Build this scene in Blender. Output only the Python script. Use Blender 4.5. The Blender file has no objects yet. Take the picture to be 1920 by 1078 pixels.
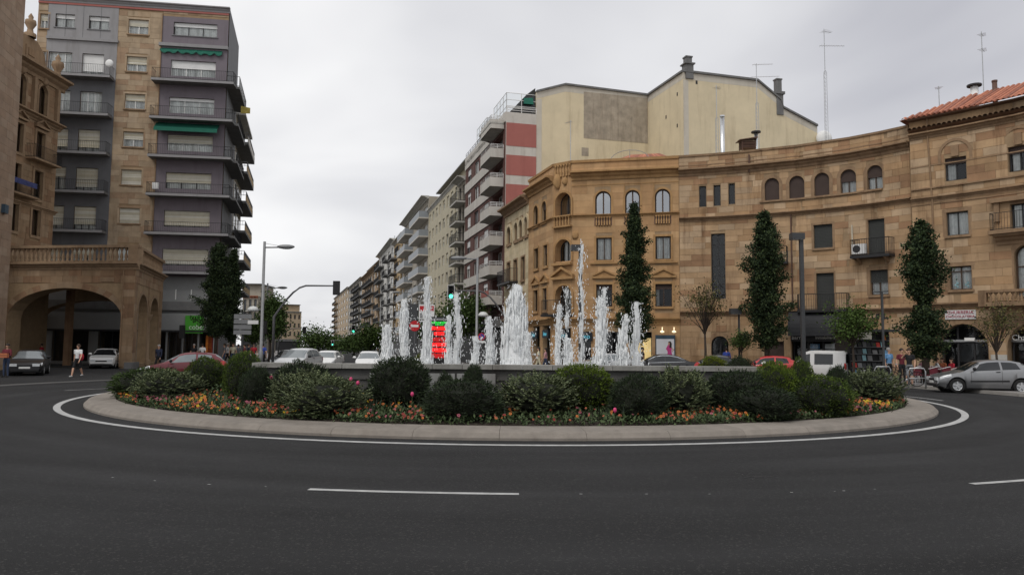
import bpy, bmesh, math, random
from math import sin, cos, tan, pi, radians, sqrt, atan2, hypot
from mathutils import Vector, Matrix, noise
random.seed(7)
SC = bpy.context.scene
COL = SC.collection
# ------------------------------------------------------------------ camera
CAM = Vector((0, 0, 1.8)); FPX = 1420.0
PITCH = math.atan(111/1420.0); ROLL = 0.0087
RM = Matrix.Rotation(pi/2+PITCH, 3, 'X') @ Matrix.Rotation(ROLL, 3, 'Z')
cd = bpy.data.cameras.new('camera'); cam = bpy.data.objects.new('camera', cd); COL.objects.link(cam)
cd.sensor_width = 36; cd.lens = FPX/1920*36; cd.clip_end = 3000; cd.clip_start = .1
cam.matrix_world = Matrix.Translation(CAM) @ RM.to_4x4()
SC.camera = cam
# ------------------------------------------------------------------ world, sun, exposure
SUN_EL, SUN_AZ = radians(52), radians(215)      # azimuth from +Y clockwise: behind the camera, to the left
w = bpy.data.worlds.new('World'); SC.world = w; w.use_nodes = True
nt = w.node_tree; N = nt.nodes; Lk = nt.links
bg = N['Background']; bg.inputs[1].default_value = .1
sky = N.new('ShaderNodeTexSky'); sky.sky_type = 'NISHITA'; sky.sun_disc = False
sky.sun_elevation = SUN_EL; sky.sun_rotation = SUN_AZ
tc = N.new('ShaderNodeTexCoord'); sep = N.new('ShaderNodeSeparateXYZ'); Lk.new(tc.outputs['Generated'], sep.inputs[0])
ad = N.new('ShaderNodeMath'); ad.operation = 'ADD'; ad.inputs[1].default_value = .34; Lk.new(sep.outputs[2], ad.inputs[0])
mx = N.new('ShaderNodeMath'); mx.operation = 'MAXIMUM'; mx.inputs[1].default_value = .05; Lk.new(ad.outputs[0], mx.inputs[0])
dv = N.new('ShaderNodeVectorMath'); dv.operation = 'DIVIDE'; Lk.new(tc.outputs['Generated'], dv.inputs[0])
cb = N.new('ShaderNodeCombineXYZ')
for i in range(3): Lk.new(mx.outputs[0], cb.inputs[i])
Lk.new(cb.outputs[0], dv.inputs[1])
nz = N.new('ShaderNodeTexNoise'); nz.inputs['Scale'].default_value = 1.2; nz.inputs['Detail'].default_value = 4.5
nz.inputs['Roughness'].default_value = .42; nz.inputs['Distortion'].default_value = .35
mp = N.new('ShaderNodeMapping'); mp.inputs['Location'].default_value = (-4.2, 5.1, 2.2); Lk.new(dv.outputs[0], mp.inputs[0]); Lk.new(mp.outputs[0], nz.inputs['Vector'])
rp = N.new('ShaderNodeValToRGB'); Lk.new(nz.outputs['Fac'], rp.inputs[0])
e = rp.color_ramp.elements
e[0].position = .20; e[0].color = (.50, .503, .55, 1); e[1].position = .545; e[1].color = (1.0, .997, 1.0, 1)
m_ = e.new(.43); m_.color = (.81, .811, .832, 1)
sc_ = N.new('ShaderNodeVectorMath'); sc_.operation = 'SCALE'; sc_.inputs['Scale'].default_value = 10.0; Lk.new(rp.outputs[0], sc_.inputs[0])
mix = N.new('ShaderNodeMixRGB'); mix.inputs[0].default_value = .95
Lk.new(sky.outputs[0], mix.inputs[1]); Lk.new(sc_.outputs[0], mix.inputs[2]); Lk.new(mix.outputs[0], bg.inputs[0])
sl = bpy.data.lights.new('sun', 'SUN'); sl.energy = 1.4; sl.angle = radians(24); sl.color = (1, .96, .9)
so = bpy.data.objects.new('sun', sl); COL.objects.link(so)
sdir = Vector((sin(SUN_AZ)*cos(SUN_EL), cos(SUN_AZ)*cos(SUN_EL), sin(SUN_EL)))
so.rotation_euler = sdir.to_track_quat('Z', 'Y').to_euler(); so.location = (0, 0, 60)
vs = SC.view_settings; vs.view_transform = 'Standard'; vs.look = 'None'; vs.exposure = 0.0; vs.gamma = 1; vs.use_curve_mapping = False
SC.render.engine = 'CYCLES'
# ------------------------------------------------------------------ measuring helpers
def ray(px, py): return RM @ Vector(((px-960)/FPX, -(py-539)/FPX, -1))
def at(px, py, d):
    r = ray(px, py); return CAM + r*(d/r.y)
def ground(px, py, z=0.0):
    r = ray(px, py); return CAM + r*((z-CAM.z)/r.z)
# ------------------------------------------------------------------ materials
MATS = {}
def mat(name, col, rough=.8, var=.18, scale=2.0, bump=0.0, bscale=30, metal=0.0, rnd=0.0, spec=.35, alt=None, coat=0, stain=0, emit=None, estr=0, trans=0):
    m = bpy.data.materials.new(name); m.use_nodes = True; t = m.node_tree; n = t.nodes; l = t.links
    b = n['Principled BSDF']; b.inputs['Roughness'].default_value = rough; b.inputs['Metallic'].default_value = metal
    b.inputs['Specular IOR Level'].default_value = spec
    if coat: b.inputs['Coat Weight'].default_value = coat; b.inputs['Coat Roughness'].default_value = .06
    if trans: b.inputs['Transmission Weight'].default_value = trans
    if emit: b.inputs['Emission Color'].default_value = (*emit, 1); b.inputs['Emission Strength'].default_value = estr
    geo = n.new('ShaderNodeNewGeometry')
    c = n.new('ShaderNodeRGB'); c.outputs[0].default_value = (*col, 1); out = c.outputs[0]
    if rnd or alt:
        oi = n.new('ShaderNodeObjectInfo'); s = n.new('ShaderNodeMath'); s.operation = 'ADD'
        l.new(oi.outputs['Random'], s.inputs[0]); l.new(geo.outputs['Random Per Island'], s.inputs[1])
        fr = n.new('ShaderNodeMath'); fr.operation = 'FRACT'; l.new(s.outputs[0], fr.inputs[0])
        if alt:
            r = n.new('ShaderNodeValToRGB'); l.new(fr.outputs[0], r.inputs[0]); r.color_ramp.interpolation = 'CONSTANT'
            cs = [col]+list(alt); el = r.color_ramp.elements
            el[0].color = (*cs[0], 1); el[1].position = 1/len(cs); el[1].color = (*cs[1], 1)
            for i in range(2, len(cs)): q = el.new(i/len(cs)); q.color = (*cs[i], 1)
            out = r.outputs[0]
        if rnd:
            ml = n.new('ShaderNodeMath'); ml.operation = 'MULTIPLY'; ml.inputs[1].default_value = 7.31; l.new(fr.outputs[0], ml.inputs[0])
            f2 = n.new('ShaderNodeMath'); f2.operation = 'FRACT'; l.new(ml.outputs[0], f2.inputs[0])
            mr = n.new('ShaderNodeMapRange'); mr.inputs[3].default_value = 1-rnd; mr.inputs[4].default_value = 1+rnd; l.new(f2.outputs[0], mr.inputs[0])
            hs = n.new('ShaderNodeHueSaturation'); l.new(mr.outputs[0], hs.inputs['Value']); l.new(out, hs.inputs['Color']); out = hs.outputs[0]
    if var:
        tx = n.new('ShaderNodeTexNoise'); tx.inputs['Scale'].default_value = scale; tx.inputs['Detail'].default_value = 5; tx.inputs['Roughness'].default_value = .65
        l.new(geo.outputs['Position'], tx.inputs['Vector'])
        mr = n.new('ShaderNodeMapRange'); mr.inputs[1].default_value = .25; mr.inputs[2].default_value = .75
        mr.inputs[3].default_value = 1-var; mr.inputs[4].default_value = 1+var; l.new(tx.outputs['Fac'], mr.inputs[0])
        hs = n.new('ShaderNodeHueSaturation'); l.new(mr.outputs[0], hs.inputs['Value']); l.new(out, hs.inputs['Color']); out = hs.outputs[0]
    if stain:   # weather streaks running down a wall
        mp = n.new('ShaderNodeMapping'); mp.inputs['Scale'].default_value = (1.6, 1.6, .16); l.new(geo.outputs['Position'], mp.inputs[0])
        tx = n.new('ShaderNodeTexNoise'); tx.inputs['Scale'].default_value = 1.0; tx.inputs['Detail'].default_value = 6; tx.inputs['Roughness'].default_value = .7
        l.new(mp.outputs[0], tx.inputs['Vector'])
        mr = n.new('ShaderNodeMapRange'); mr.inputs[1].default_value = .52; mr.inputs[2].default_value = .72; mr.inputs[3].default_value = 0; mr.inputs[4].default_value = stain
        l.new(tx.outputs['Fac'], mr.inputs[0])
        mm = n.new('ShaderNodeMixRGB'); mm.blend_type = 'MULTIPLY'; mm.inputs[2].default_value = (.42, .36, .32, 1); l.new(mr.outputs[0], mm.inputs[0]); l.new(out, mm.inputs[1]); out = mm.outputs[0]
    l.new(out, b.inputs['Base Color'])
    if bump:
        tx = n.new('ShaderNodeTexNoise'); tx.inputs['Scale'].default_value = bscale; tx.inputs['Detail'].default_value = 4; l.new(geo.outputs['Position'], tx.inputs['Vector'])
        bp = n.new('ShaderNodeBump'); bp.inputs['Strength'].default_value = bump; bp.inputs['Distance'].default_value = .03
        l.new(tx.outputs['Fac'], bp.inputs['Height']); l.new(bp.outputs[0], b.inputs['Normal'])
    MATS[name] = m; return m
def glassmat(name, tint=(.75, .8, .8), refl=1.5, dark=.0):
    m = bpy.data.materials.new(name); m.use_nodes = True; t = m.node_tree; n = t.nodes; l = t.links
    for x in list(n):
        if x.type != 'OUTPUT_MATERIAL': n.remove(x)
    o = [x for x in n if x.type == 'OUTPUT_MATERIAL'][0]
    tr = n.new('ShaderNodeBsdfTransparent'); tr.inputs[0].default_value = (*tint, 1)
    gl = n.new('ShaderNodeBsdfGlossy'); gl.inputs['Roughness'].default_value = .02; gl.inputs[0].default_value = (.9, .93, .95, 1)
    fr = n.new('ShaderNodeFresnel'); fr.inputs[0].default_value = refl
    g = n.new('ShaderNodeNewGeometry'); tx = n.new('ShaderNodeTexNoise'); tx.inputs['Scale'].default_value = .9; l.new(g.outputs['Position'], tx.inputs['Vector'])
    bp = n.new('ShaderNodeBump'); bp.inputs['Strength'].default_value = .12; bp.inputs['Distance'].default_value = .05; l.new(tx.outputs['Fac'], bp.inputs['Height']); l.new(bp.outputs[0], gl.inputs['Normal'])
    mx = n.new('ShaderNodeMixShader'); l.new(fr.outputs[0], mx.inputs[0]); l.new(tr.outputs[0], mx.inputs[1]); l.new(gl.outputs[0], mx.inputs[2]); l.new(mx.outputs[0], o.inputs[0])
    MATS[name] = m; return m
S1, S2, S3, S4, S5 = (.385, .258, .150), (.345, .220, .120), (.415, .298, .190), (.37, .246, .140), (.295, .175, .098)
mat('stone', S1, .9, .3, .55, .3, 22, alt=(S2, S3, S1, S4, S3, S5), rnd=.12, stain=.9)
mat('stone_warm', (.43, .268, .135), .9, .28, .6, .2, 22, alt=((.385, .232, .115), (.455, .29, .15), (.42, .258, .13)), rnd=.06, stain=.4)
mat('stone_pale', (.52, .43, .28), .9, .2, 1.1, .2, 22, alt=((.48, .39, .25), (.55, .46, .31)), rnd=.06, stain=.4)
mat('stone_left', (.36, .272, .182), .9, .22, 1.2, .25, 22, alt=((.335, .245, .16), (.39, .30, .208), (.35, .265, .178), (.315, .215, .138)), rnd=.1, stain=.55)
mat('trim', (.255, .168, .10), .9, .25, 2.0, .2, 25, stain=.8)
mat('trim_warm', (.37, .222, .10), .9, .2, 2.0, .2, 25, stain=.7)
mat('stone_porch', (.285, .193, .118), .9, .22, 1.2, .25, 22, alt=((.265, .17, .10), (.315, .222, .142), (.28, .19, .115), (.24, .145, .085)), rnd=.1, stain=.6)
mat('trim_left', (.27, .185, .115), .9, .2, 2.0, .2, 25, stain=.7)
mat('joint', (.30, .21, .125), .95, .2, 2, stain=.3)
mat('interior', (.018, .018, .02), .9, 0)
mat('frame_white', (.72, .72, .70), .5, .08, 3)
mat('frame_brown', (.06, .035, .022), .6, .2, 3)
mat('frame_dark', (.03, .03, .032), .5, .15, 3)
mat('frame_grey', (.16, .16, .165), .5, .12, 3)
mat('blind_cream', (.50, .47, .38), .7, .1, 2, alt=((.56, .54, .47), (.46, .42, .32)), rnd=.08)
mat('blind_white', (.70, .70, .69), .7, .08, 2)
mat('blind_brown', (.05, .032, .026), .7, .15, 2)
mat('shutter_green', (.032, .034, .032), .7, .15, 2)
mat('curtain', (.80, .80, .78), .9, .2, 4, rnd=.2)
glassmat('glass', (.90, .92, .92), 1.5); glassmat('glass_sky', (.5, .55, .56), 5.0)
mat('iron', (.022, .022, .024), .55, .2, 4)
mat('rail_grey', (.30, .30, .31), .45, .15, 4, metal=.3)
mat('steel', (.42, .43, .44), .38, .15, 5, metal=.6)
mat('pole_grey', (.22, .225, .23), .5, .15, 4, metal=.2)
mat('pole_dark', (.045, .047, .05), .5, .15, 4)
mat('concrete', (.42, .41, .38), .9, .15, 1.5, .15, 20, stain=.6)
mat('concrete_dark', (.15, .15, .15), .9, .2, 1.5, .15, 20, stain=.4)
mat('cladding_grey', (.25, .245, .25), .7, .08, .8, stain=.3)
mat('cladding_dark', (.118, .119, .127), .7, .12, 1.0, stain=.3)
mat('cladding_purple', (.150, .128, .147), .6, .1, .9, stain=.35)
mat('shop_grey', (.25, .255, .255), .5, .1, .8)
mat('tile', (.36, .135, .08), .85, .3, 3, .2, 20, alt=((.31, .115, .07), (.41, .16, .095), (.27, .11, .075)), rnd=.12)
mat('tile_dark', (.14, .09, .06), .9, .25, 3, alt=((.10, .07, .05), (.19, .115, .075)), rnd=.15)
mat('copper', (.10, .055, .04), .6, .2, 3)
mat('water', (.012, .016, .016), .05, 0, spec=.6)
mat('asphalt_near', (.028, .0275, .028), .88, .2, .35, .5, 90, rnd=0, spec=.25)
mat('white_paint', (.36, .36, .355), .8, .3, 5, .2, 60)
mat('paving', (.20, .19, .18), .9, .2, 1.5, .2, 15, alt=((.18, .17, .165), (.22, .21, .20)), rnd=.1)
mat('black_plastic', (.014, .014, .015), .5, .1, 5)
# ------------------------------------------------------------------ mesh builder
class MB:
    def __init__(s): s.v = []; s.f = []; s.m = []; s.mi = 0
    def q(s, *pts):
        b = len(s.v); s.v += [tuple(p) for p in pts]; s.f.append(tuple(range(b, b+len(pts)))); s.m.append(s.mi)
    def fx(s, pts, faces):
        b = len(s.v); s.v += [tuple(p) for p in pts]
        for f in faces: s.f.append(tuple(b+i for i in f)); s.m.append(s.mi)
    def hexa(s, p):   # 8 pts: bottom 4 ccw, top 4 ccw
        s.fx(p, [(3, 2, 1, 0), (4, 5, 6, 7), (0, 1, 5, 4), (1, 2, 6, 5), (2, 3, 7, 6), (3, 0, 4, 7)])
    def box(s, x0, x1, y0, y1, z0, z1):
        s.hexa([(x0, y0, z0), (x1, y0, z0), (x1, y1, z0), (x0, y1, z0), (x0, y0, z1), (x1, y0, z1), (x1, y1, z1), (x0, y1, z1)])
    def tube(s, pts, r, n=6, caps=True):
        pts = [Vector(p) for p in pts]; rs = r if isinstance(r, (list, tuple)) else [r]*len(pts); rings = []
        for i, p in enumerate(pts):
            d = (pts[min(i+1, len(pts)-1)]-pts[max(i-1, 0)])
            if d.length < 1e-9: d = Vector((0, 0, 1))
            d.normalize(); a = Vector((1, 0, 0)) if abs(d.x) < .8 else Vector((0, 1, 0))
            u = d.cross(a).normalized(); v = d.cross(u)
            rings.append([p+(u*cos(2*pi*k/n)+v*sin(2*pi*k/n))*rs[i] for k in range(n)])
        fs = []
        for i in range(len(pts)-1):
            for k in range(n): fs.append((i*n+k, i*n+(k+1) % n, (i+1)*n+(k+1) % n, (i+1)*n+k))
        if caps: fs.append(tuple(range(n))[::-1]); fs.append(tuple((len(pts)-1)*n+k for k in range(n)))
        s.fx([p for r_ in rings for p in r_], fs)
    def lathe(s, prof, c=(0, 0, 0), n=12, axis='Z'):
        pts = []; fs = []; c = Vector(c)
        for (r, z) in prof:
            for k in range(n):
                a = 2*pi*k/n; o = (r*cos(a), r*sin(a), z)
                if axis == 'Y': o = (r*cos(a), z, r*sin(a))
                if axis == 'X': o = (z, r*cos(a), r*sin(a))
                pts.append(c+Vector(o))
        for i in range(len(prof)-1):
            for k in range(n): fs.append((i*n+k, i*n+(k+1) % n, (i+1)*n+(k+1) % n, (i+1)*n+k))
        s.fx(pts, fs)
    def ell(s, c, r, n=10, m=6, jit=0, seed=0):
        pts = []; fs = []; rnd = random.Random(seed)
        for i in range(m+1):
            th = pi*i/m
            for k in range(n):
                a = 2*pi*k/n; j = 1+jit*(rnd.random()-.5)*2
                pts.append((c[0]+r[0]*sin(th)*cos(a)*j, c[1]+r[1]*sin(th)*sin(a)*j, c[2]+r[2]*cos(th)*j))
        for i in range(m):
            for k in range(n): fs.append((i*n+k, (i+1)*n+k, (i+1)*n+(k+1) % n, i*n+(k+1) % n))
        s.fx(pts, fs)
    def mesh(s, name, mats, smooth=False):
        me = bpy.data.meshes.new(name); me.from_pydata(s.v, [], s.f)
        for m in (mats if isinstance(mats, (list, tuple)) else [mats]): me.materials.append(MATS[m] if isinstance(m, str) else m)
        if any(s.m): me.polygons.foreach_set('material_index', s.m)
        if smooth: me.polygons.foreach_set('use_smooth', [True]*len(me.polygons))
        me.update(); return me
    def build(s, name, mats, parent=None, smooth=False, kind=None): return obj(name, s.mesh(name, mats, smooth), parent, kind)
def obj(name, me, parent=None, kind=None):
    o = bpy.data.objects.new(name, me); COL.objects.link(o)
    if parent is not None: adopt(o, parent)
    if kind: o['kind'] = kind
    return o
def adopt(o, parent):   # keep o's coordinates as world coordinates
    root = parent
    while root.parent is not None: root = root.parent
    o.parent = parent
    if parent is root: o.matrix_parent_inverse = root.matrix_basis.inverted()
def tag(o, label, cat, group=None):
    o['label'] = label; o['category'] = cat
    if group: o['group'] = group
    return o
def thing(name, label, cat, loc=(0, 0, 0), group=None, rz=0):
    o = bpy.data.objects.new(name, None); COL.objects.link(o); o.empty_display_size = .3
    o.location = loc; o.rotation_euler = (0, 0, rz); tag(o, label, cat, group); return o
def part(mb, name, mats, parent, smooth=False, kind=None):   # geometry given in the parent's own coordinates
    o = mb.build(name, mats, None, smooth, kind); o.parent = parent; return o
def struct(mb, name, mats, smooth=False):
    o = mb.build(name, mats, None, smooth); o['kind'] = 'structure'; return o
CUBE = None
def unit_cube():
    global CUBE
    if CUBE is None:
        b = MB(); b.box(-.5, .5, -.5, .5, -.5, .5); CUBE = b
    return CUBE
def cube_mesh(material):
    key = 'cube_'+material
    if key not in bpy.data.meshes:
        b = unit_cube(); me = bpy.data.meshes.new(key); me.from_pydata(b.v, [], b.f); me.materials.append(MATS[material]); me.update()
    return bpy.data.meshes[key]
def text(name, body, size, matname, parent, M, extrude=.01, align='CENTER'):
    c = bpy.data.curves.new(name, 'FONT'); c.body = body; c.size = size; c.extrude = extrude; c.align_x = align; c.align_y = 'CENTER'; c.resolution_u = 3
    t = bpy.data.objects.new(name, c); COL.objects.link(t)
    dg = bpy.context.evaluated_depsgraph_get(); me = bpy.data.meshes.new_from_object(t.evaluated_get(dg)); me.transform(M)
    bpy.data.objects.remove(t); me.materials.clear(); me.materials.append(MATS[matname]); me.name = name
    return obj(name, me, parent)
# ------------------------------------------------------------------ facades
class Fac:
    """A vertical wall surface along a ground polyline given left to right as seen from outside."""
    def __init__(s, pts):
        s.p = [Vector((p[0], p[1])) for p in pts]; s.c = [0]
        for a, b in zip(s.p, s.p[1:]): s.c.append(s.c[-1]+(b-a).length)
        s.L = s.c[-1]
    def seg(s, t):
        for i in range(len(s.p)-1):
            if t <= s.c[i+1] or i == len(s.p)-2: return i
    def P(s, t, z, o=0):
        i = s.seg(t); a, b = s.p[i], s.p[i+1]; u = (b-a).normalized(); n = Vector((u.y, -u.x)); q = a+u*(t-s.c[i])+n*o
        return Vector((q.x, q.y, z))
    def ang(s, t):
        i = s.seg(t); u = s.p[i+1]-s.p[i]; return atan2(u.y, u.x)
    def frame(s, t, z, o=0):     # local x along the wall, y into the wall, z up
        return Matrix.Translation(s.P(t, z, o)) @ Matrix.Rotation(s.ang(t), 4, 'Z')
    def sx(s, px, py=600):
        r = ray(px, py); o = Vector((CAM.x, CAM.y)); d = Vector((r.x, r.y)); best = None
        for i in range(len(s.p)-1):
            a, b = s.p[i], s.p[i+1]; e = b-a; den = d.x*e.y-d.y*e.x
            if abs(den) < 1e-9: continue
            k = ((a-o).x*d.y-(a-o).y*d.x)/den*1.0
            k = ((a.x-o.x)*d.y-(a.y-o.y)*d.x)/(d.x*e.y-d.y*e.x)
            t = ((a.x-o.x)*e.y-(a.y-o.y)*e.x)/den
            if t <= 0: continue
            lo = -1e9 if i == 0 else -1e-6; hi = 1e9 if i == len(s.p)-2 else 1+1e-6
            if lo <= k <= hi: best = (s.c[i]+k*e.length, CAM.z+r.z*t); break
        return best
    def pix(s, px, py): return s.sx(px, py)
    def rect(s, x0, y0, x1, y1):
        xm, ym = (x0+x1)/2, (y0+y1)/2
        return s.pix(x0, ym)[0], s.pix(x1, ym)[0], s.pix(xm, y1)[1], s.pix(xm, y0)[1]   # s0, s1, z0, z1
    def z(s, px, py): return s.pix(px, py)[1]
class Op:   # an opening: plain or with a round arch (rise = half the width unless given)
    def __init__(s, s0, s1, z0, z1, arch=False, rise=None, deep=.5):
        s.s0, s.s1, s.z0, s.z1, s.arch = s0, s1, z0, z1, arch; s.rise = rise if rise else ((s1-s0)/2 if arch else 0); s.deep = deep
    def top(s, t):
        if not s.arch: return s.z1
        h = (s.s1-s.s0)/2; k = max(-1, min(1, (t-(s.s0+s.s1)/2)/h)); return s.z1-s.rise+s.rise*sqrt(max(0, 1-k*k))
def wall(fac, z0, z1, ops, name, mats, parent, s0=0, s1=None, step=2.5, back=True, off=0):
    """One wall with its openings: front, reveals and the dark room behind each opening."""
    s1 = fac.L if s1 is None else s1; b = MB(); br = {round(s0, 4), round(s1, 4)}
    for c in fac.c:
        if s0 < c < s1: br.add(round(c, 4))
    n = max(1, int((s1-s0)/step))
    for i in range(n): br.add(round(s0+(s1-s0)*i/n, 4))
    for o in ops:
        k = 12 if o.arch else 1
        for i in range(k+1):
            h = (o.s1-o.s0)/2; t = (o.s0+o.s1)/2-h*cos(pi*i/k) if o.arch else o.s0+(o.s1-o.s0)*i/k
            if s0 <= t <= s1: br.add(round(t, 4))
    br = sorted(br); br = [x for i, x in enumerate(br) if i == 0 or x-br[i-1] > 2e-4]
    for a, c in zip(br, br[1:]):
        m = (a+c)/2; zs = (z0, z0)
        for o in sorted([o for o in ops if o.s0 < m < o.s1], key=lambda o: o.z0):
            if o.z0 > zs[0]+1e-4: b.q(fac.P(a, zs[0], off), fac.P(c, zs[1], off), fac.P(c, o.z0, off), fac.P(a, o.z0, off))
            zs = (o.top(a), o.top(c))
        if min(zs) < z1-1e-4: b.q(fac.P(a, zs[0], off), fac.P(c, zs[1], off), fac.P(c, z1, off), fac.P(a, z1, off))
    for o in ops:
        D = -o.deep; h = o.z1-o.rise
        for t, sg in ((o.s0, 1), (o.s1, -1)):
            p = [fac.P(t, o.z0, off), fac.P(t, o.z0, D), fac.P(t, h, D), fac.P(t, h, off)]; b.q(*(p if sg > 0 else p[::-1]))
        b.q(fac.P(o.s0, o.z0, off), fac.P(o.s1, o.z0, off), fac.P(o.s1, o.z0, D), fac.P(o.s0, o.z0, D))
        k = 12 if o.arch else 1; ts = [(o.s0+o.s1)/2-(o.s1-o.s0)/2*cos(pi*i/k) for i in range(k+1)]
        for a, c in zip(ts, ts[1:]): b.q(fac.P(a, o.top(a), off), fac.P(a, o.top(a), D), fac.P(c, o.top(c), D), fac.P(c, o.top(c), off))
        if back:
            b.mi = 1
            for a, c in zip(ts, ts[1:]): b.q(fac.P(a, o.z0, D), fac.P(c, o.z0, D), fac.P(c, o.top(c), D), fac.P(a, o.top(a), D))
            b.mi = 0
    return b.build(name, mats, parent)
def strip(fac, t0, t1, prof, name, mats, parent, step=3.0, caps=True, smooth=False):
    """A moulding: profile [(offset, z)...] swept along the wall."""
    b = MB(); cs = sorted({t0, t1} | {c for c in fac.c if t0 < c < t1})
    xs = []
    for a, c in zip(cs, cs[1:]):
        n = max(1, int((c-a)/step)); xs += [a+(c-a)*i/n for i in range(n)]
    xs.append(t1); k = len(prof); pts = [fac.P(t, z, o) for t in xs for (o, z) in prof]; fs = []
    for i in range(len(xs)-1):
        for j in range(k-1): fs.append((i*k+j, (i+1)*k+j, (i+1)*k+j+1, i*k+j+1))
    if caps: fs.append(tuple(range(k))[::-1]); fs.append(tuple((len(xs)-1)*k+j for j in range(k)))
    b.fx(pts, fs); return b.build(name, mats, parent, smooth)
def band(fac, t0, t1, z0, z1, o, name, mats, parent): return strip(fac, t0, t1, [(-.02, z0), (o, z0), (o, z1), (-.02, z1)], name, mats, parent)
def cornice(fac, t0, t1, z, mats, parent, out=.45, h=.5, name='cornice'):
    return strip(fac, t0, t1, [(-.02, z-h), (out*.18, z-h), (out*.22, z-h*.72), (out*.5, z-h*.5), (out*.55, z-h*.34), (out*.92, z-h*.22), (out, z-h*.2), (out, z), (-.02, z)], name, mats, parent)
def ashlar(fac, t0, t1, z0, z1, ops, matname, parent, course=.4, lens=(.55, 1.25), proud=.03, margin=.02, seed=1, maxn=300, joint=.014, vis=None):
    """Coursed stone blocks in front of a recessed bed, cut round the openings."""
    rnd = random.Random(seed); n = max(1, round((z1-z0)/course)); h = (z1-z0)/n; blocks = []
    for r in range(n):
        za, zb = z0+r*h, z0+(r+1)*h; cuts = sorted((o.s0-margin, o.s1+margin) for o in ops if o.z0-margin < zb-.02 and o.z1+margin > za+.02)
        spans = []; t = t0
        for a, c in cuts:
            if a > t+.08: spans.append((t, a))
            t = max(t, c)
        if t < t1-.08: spans.append((t, t1))
        for a, c in spans:
            x = a
            while x < c-1e-3:
                l = rnd.uniform(*lens); y = x+l
                if c-y < lens[0]*.6: y = c
                y = min(y, c); blocks.append((x, y, za, zb)); x = y
    keep = [b for b in blocks if vis is None or vis(fac.P((b[0]+b[1])/2, (b[2]+b[3])/2))]
    keep.sort(key=lambda b: -(b[1]-b[0])*(b[3]-b[2])/(fac.P((b[0]+b[1])/2, 2)-CAM).length**2)
    me = cube_mesh(matname); rest = MB(); first = set(keep[:maxn])
    for bl in blocks:
        a, c, za, zb = bl; t = (a+c)/2; p = proud*rnd.uniform(.75, 1.3)
        if bl in first:
            o = obj('stone_block', me); o.location = fac.P(t, (za+zb)/2, p/2-.02); o.rotation_euler = (0, 0, fac.ang(t)); o.scale = (c-a-joint, p+.04, zb-za-joint); adopt(o, parent)
        else:
            M = fac.frame(t, (za+zb)/2, p/2-.02) @ Matrix.Diagonal((c-a-joint, p+.04, zb-za-joint, 1)); u = unit_cube()
            rest.fx([M @ Vector(v) for v in u.v], u.f)
    if rest.v: rest.build('stone_blocks', matname, parent, kind='stuff')
def lbox(b, M, x0, x1, y0, y1, z0, z1):
    b.hexa([M @ Vector(p) for p in ((x0, y0, z0), (x1, y0, z0), (x1, y1, z0), (x0, y1, z0), (x0, y0, z1), (x1, y0, z1), (x1, y1, z1), (x0, y1, z1))])
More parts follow.
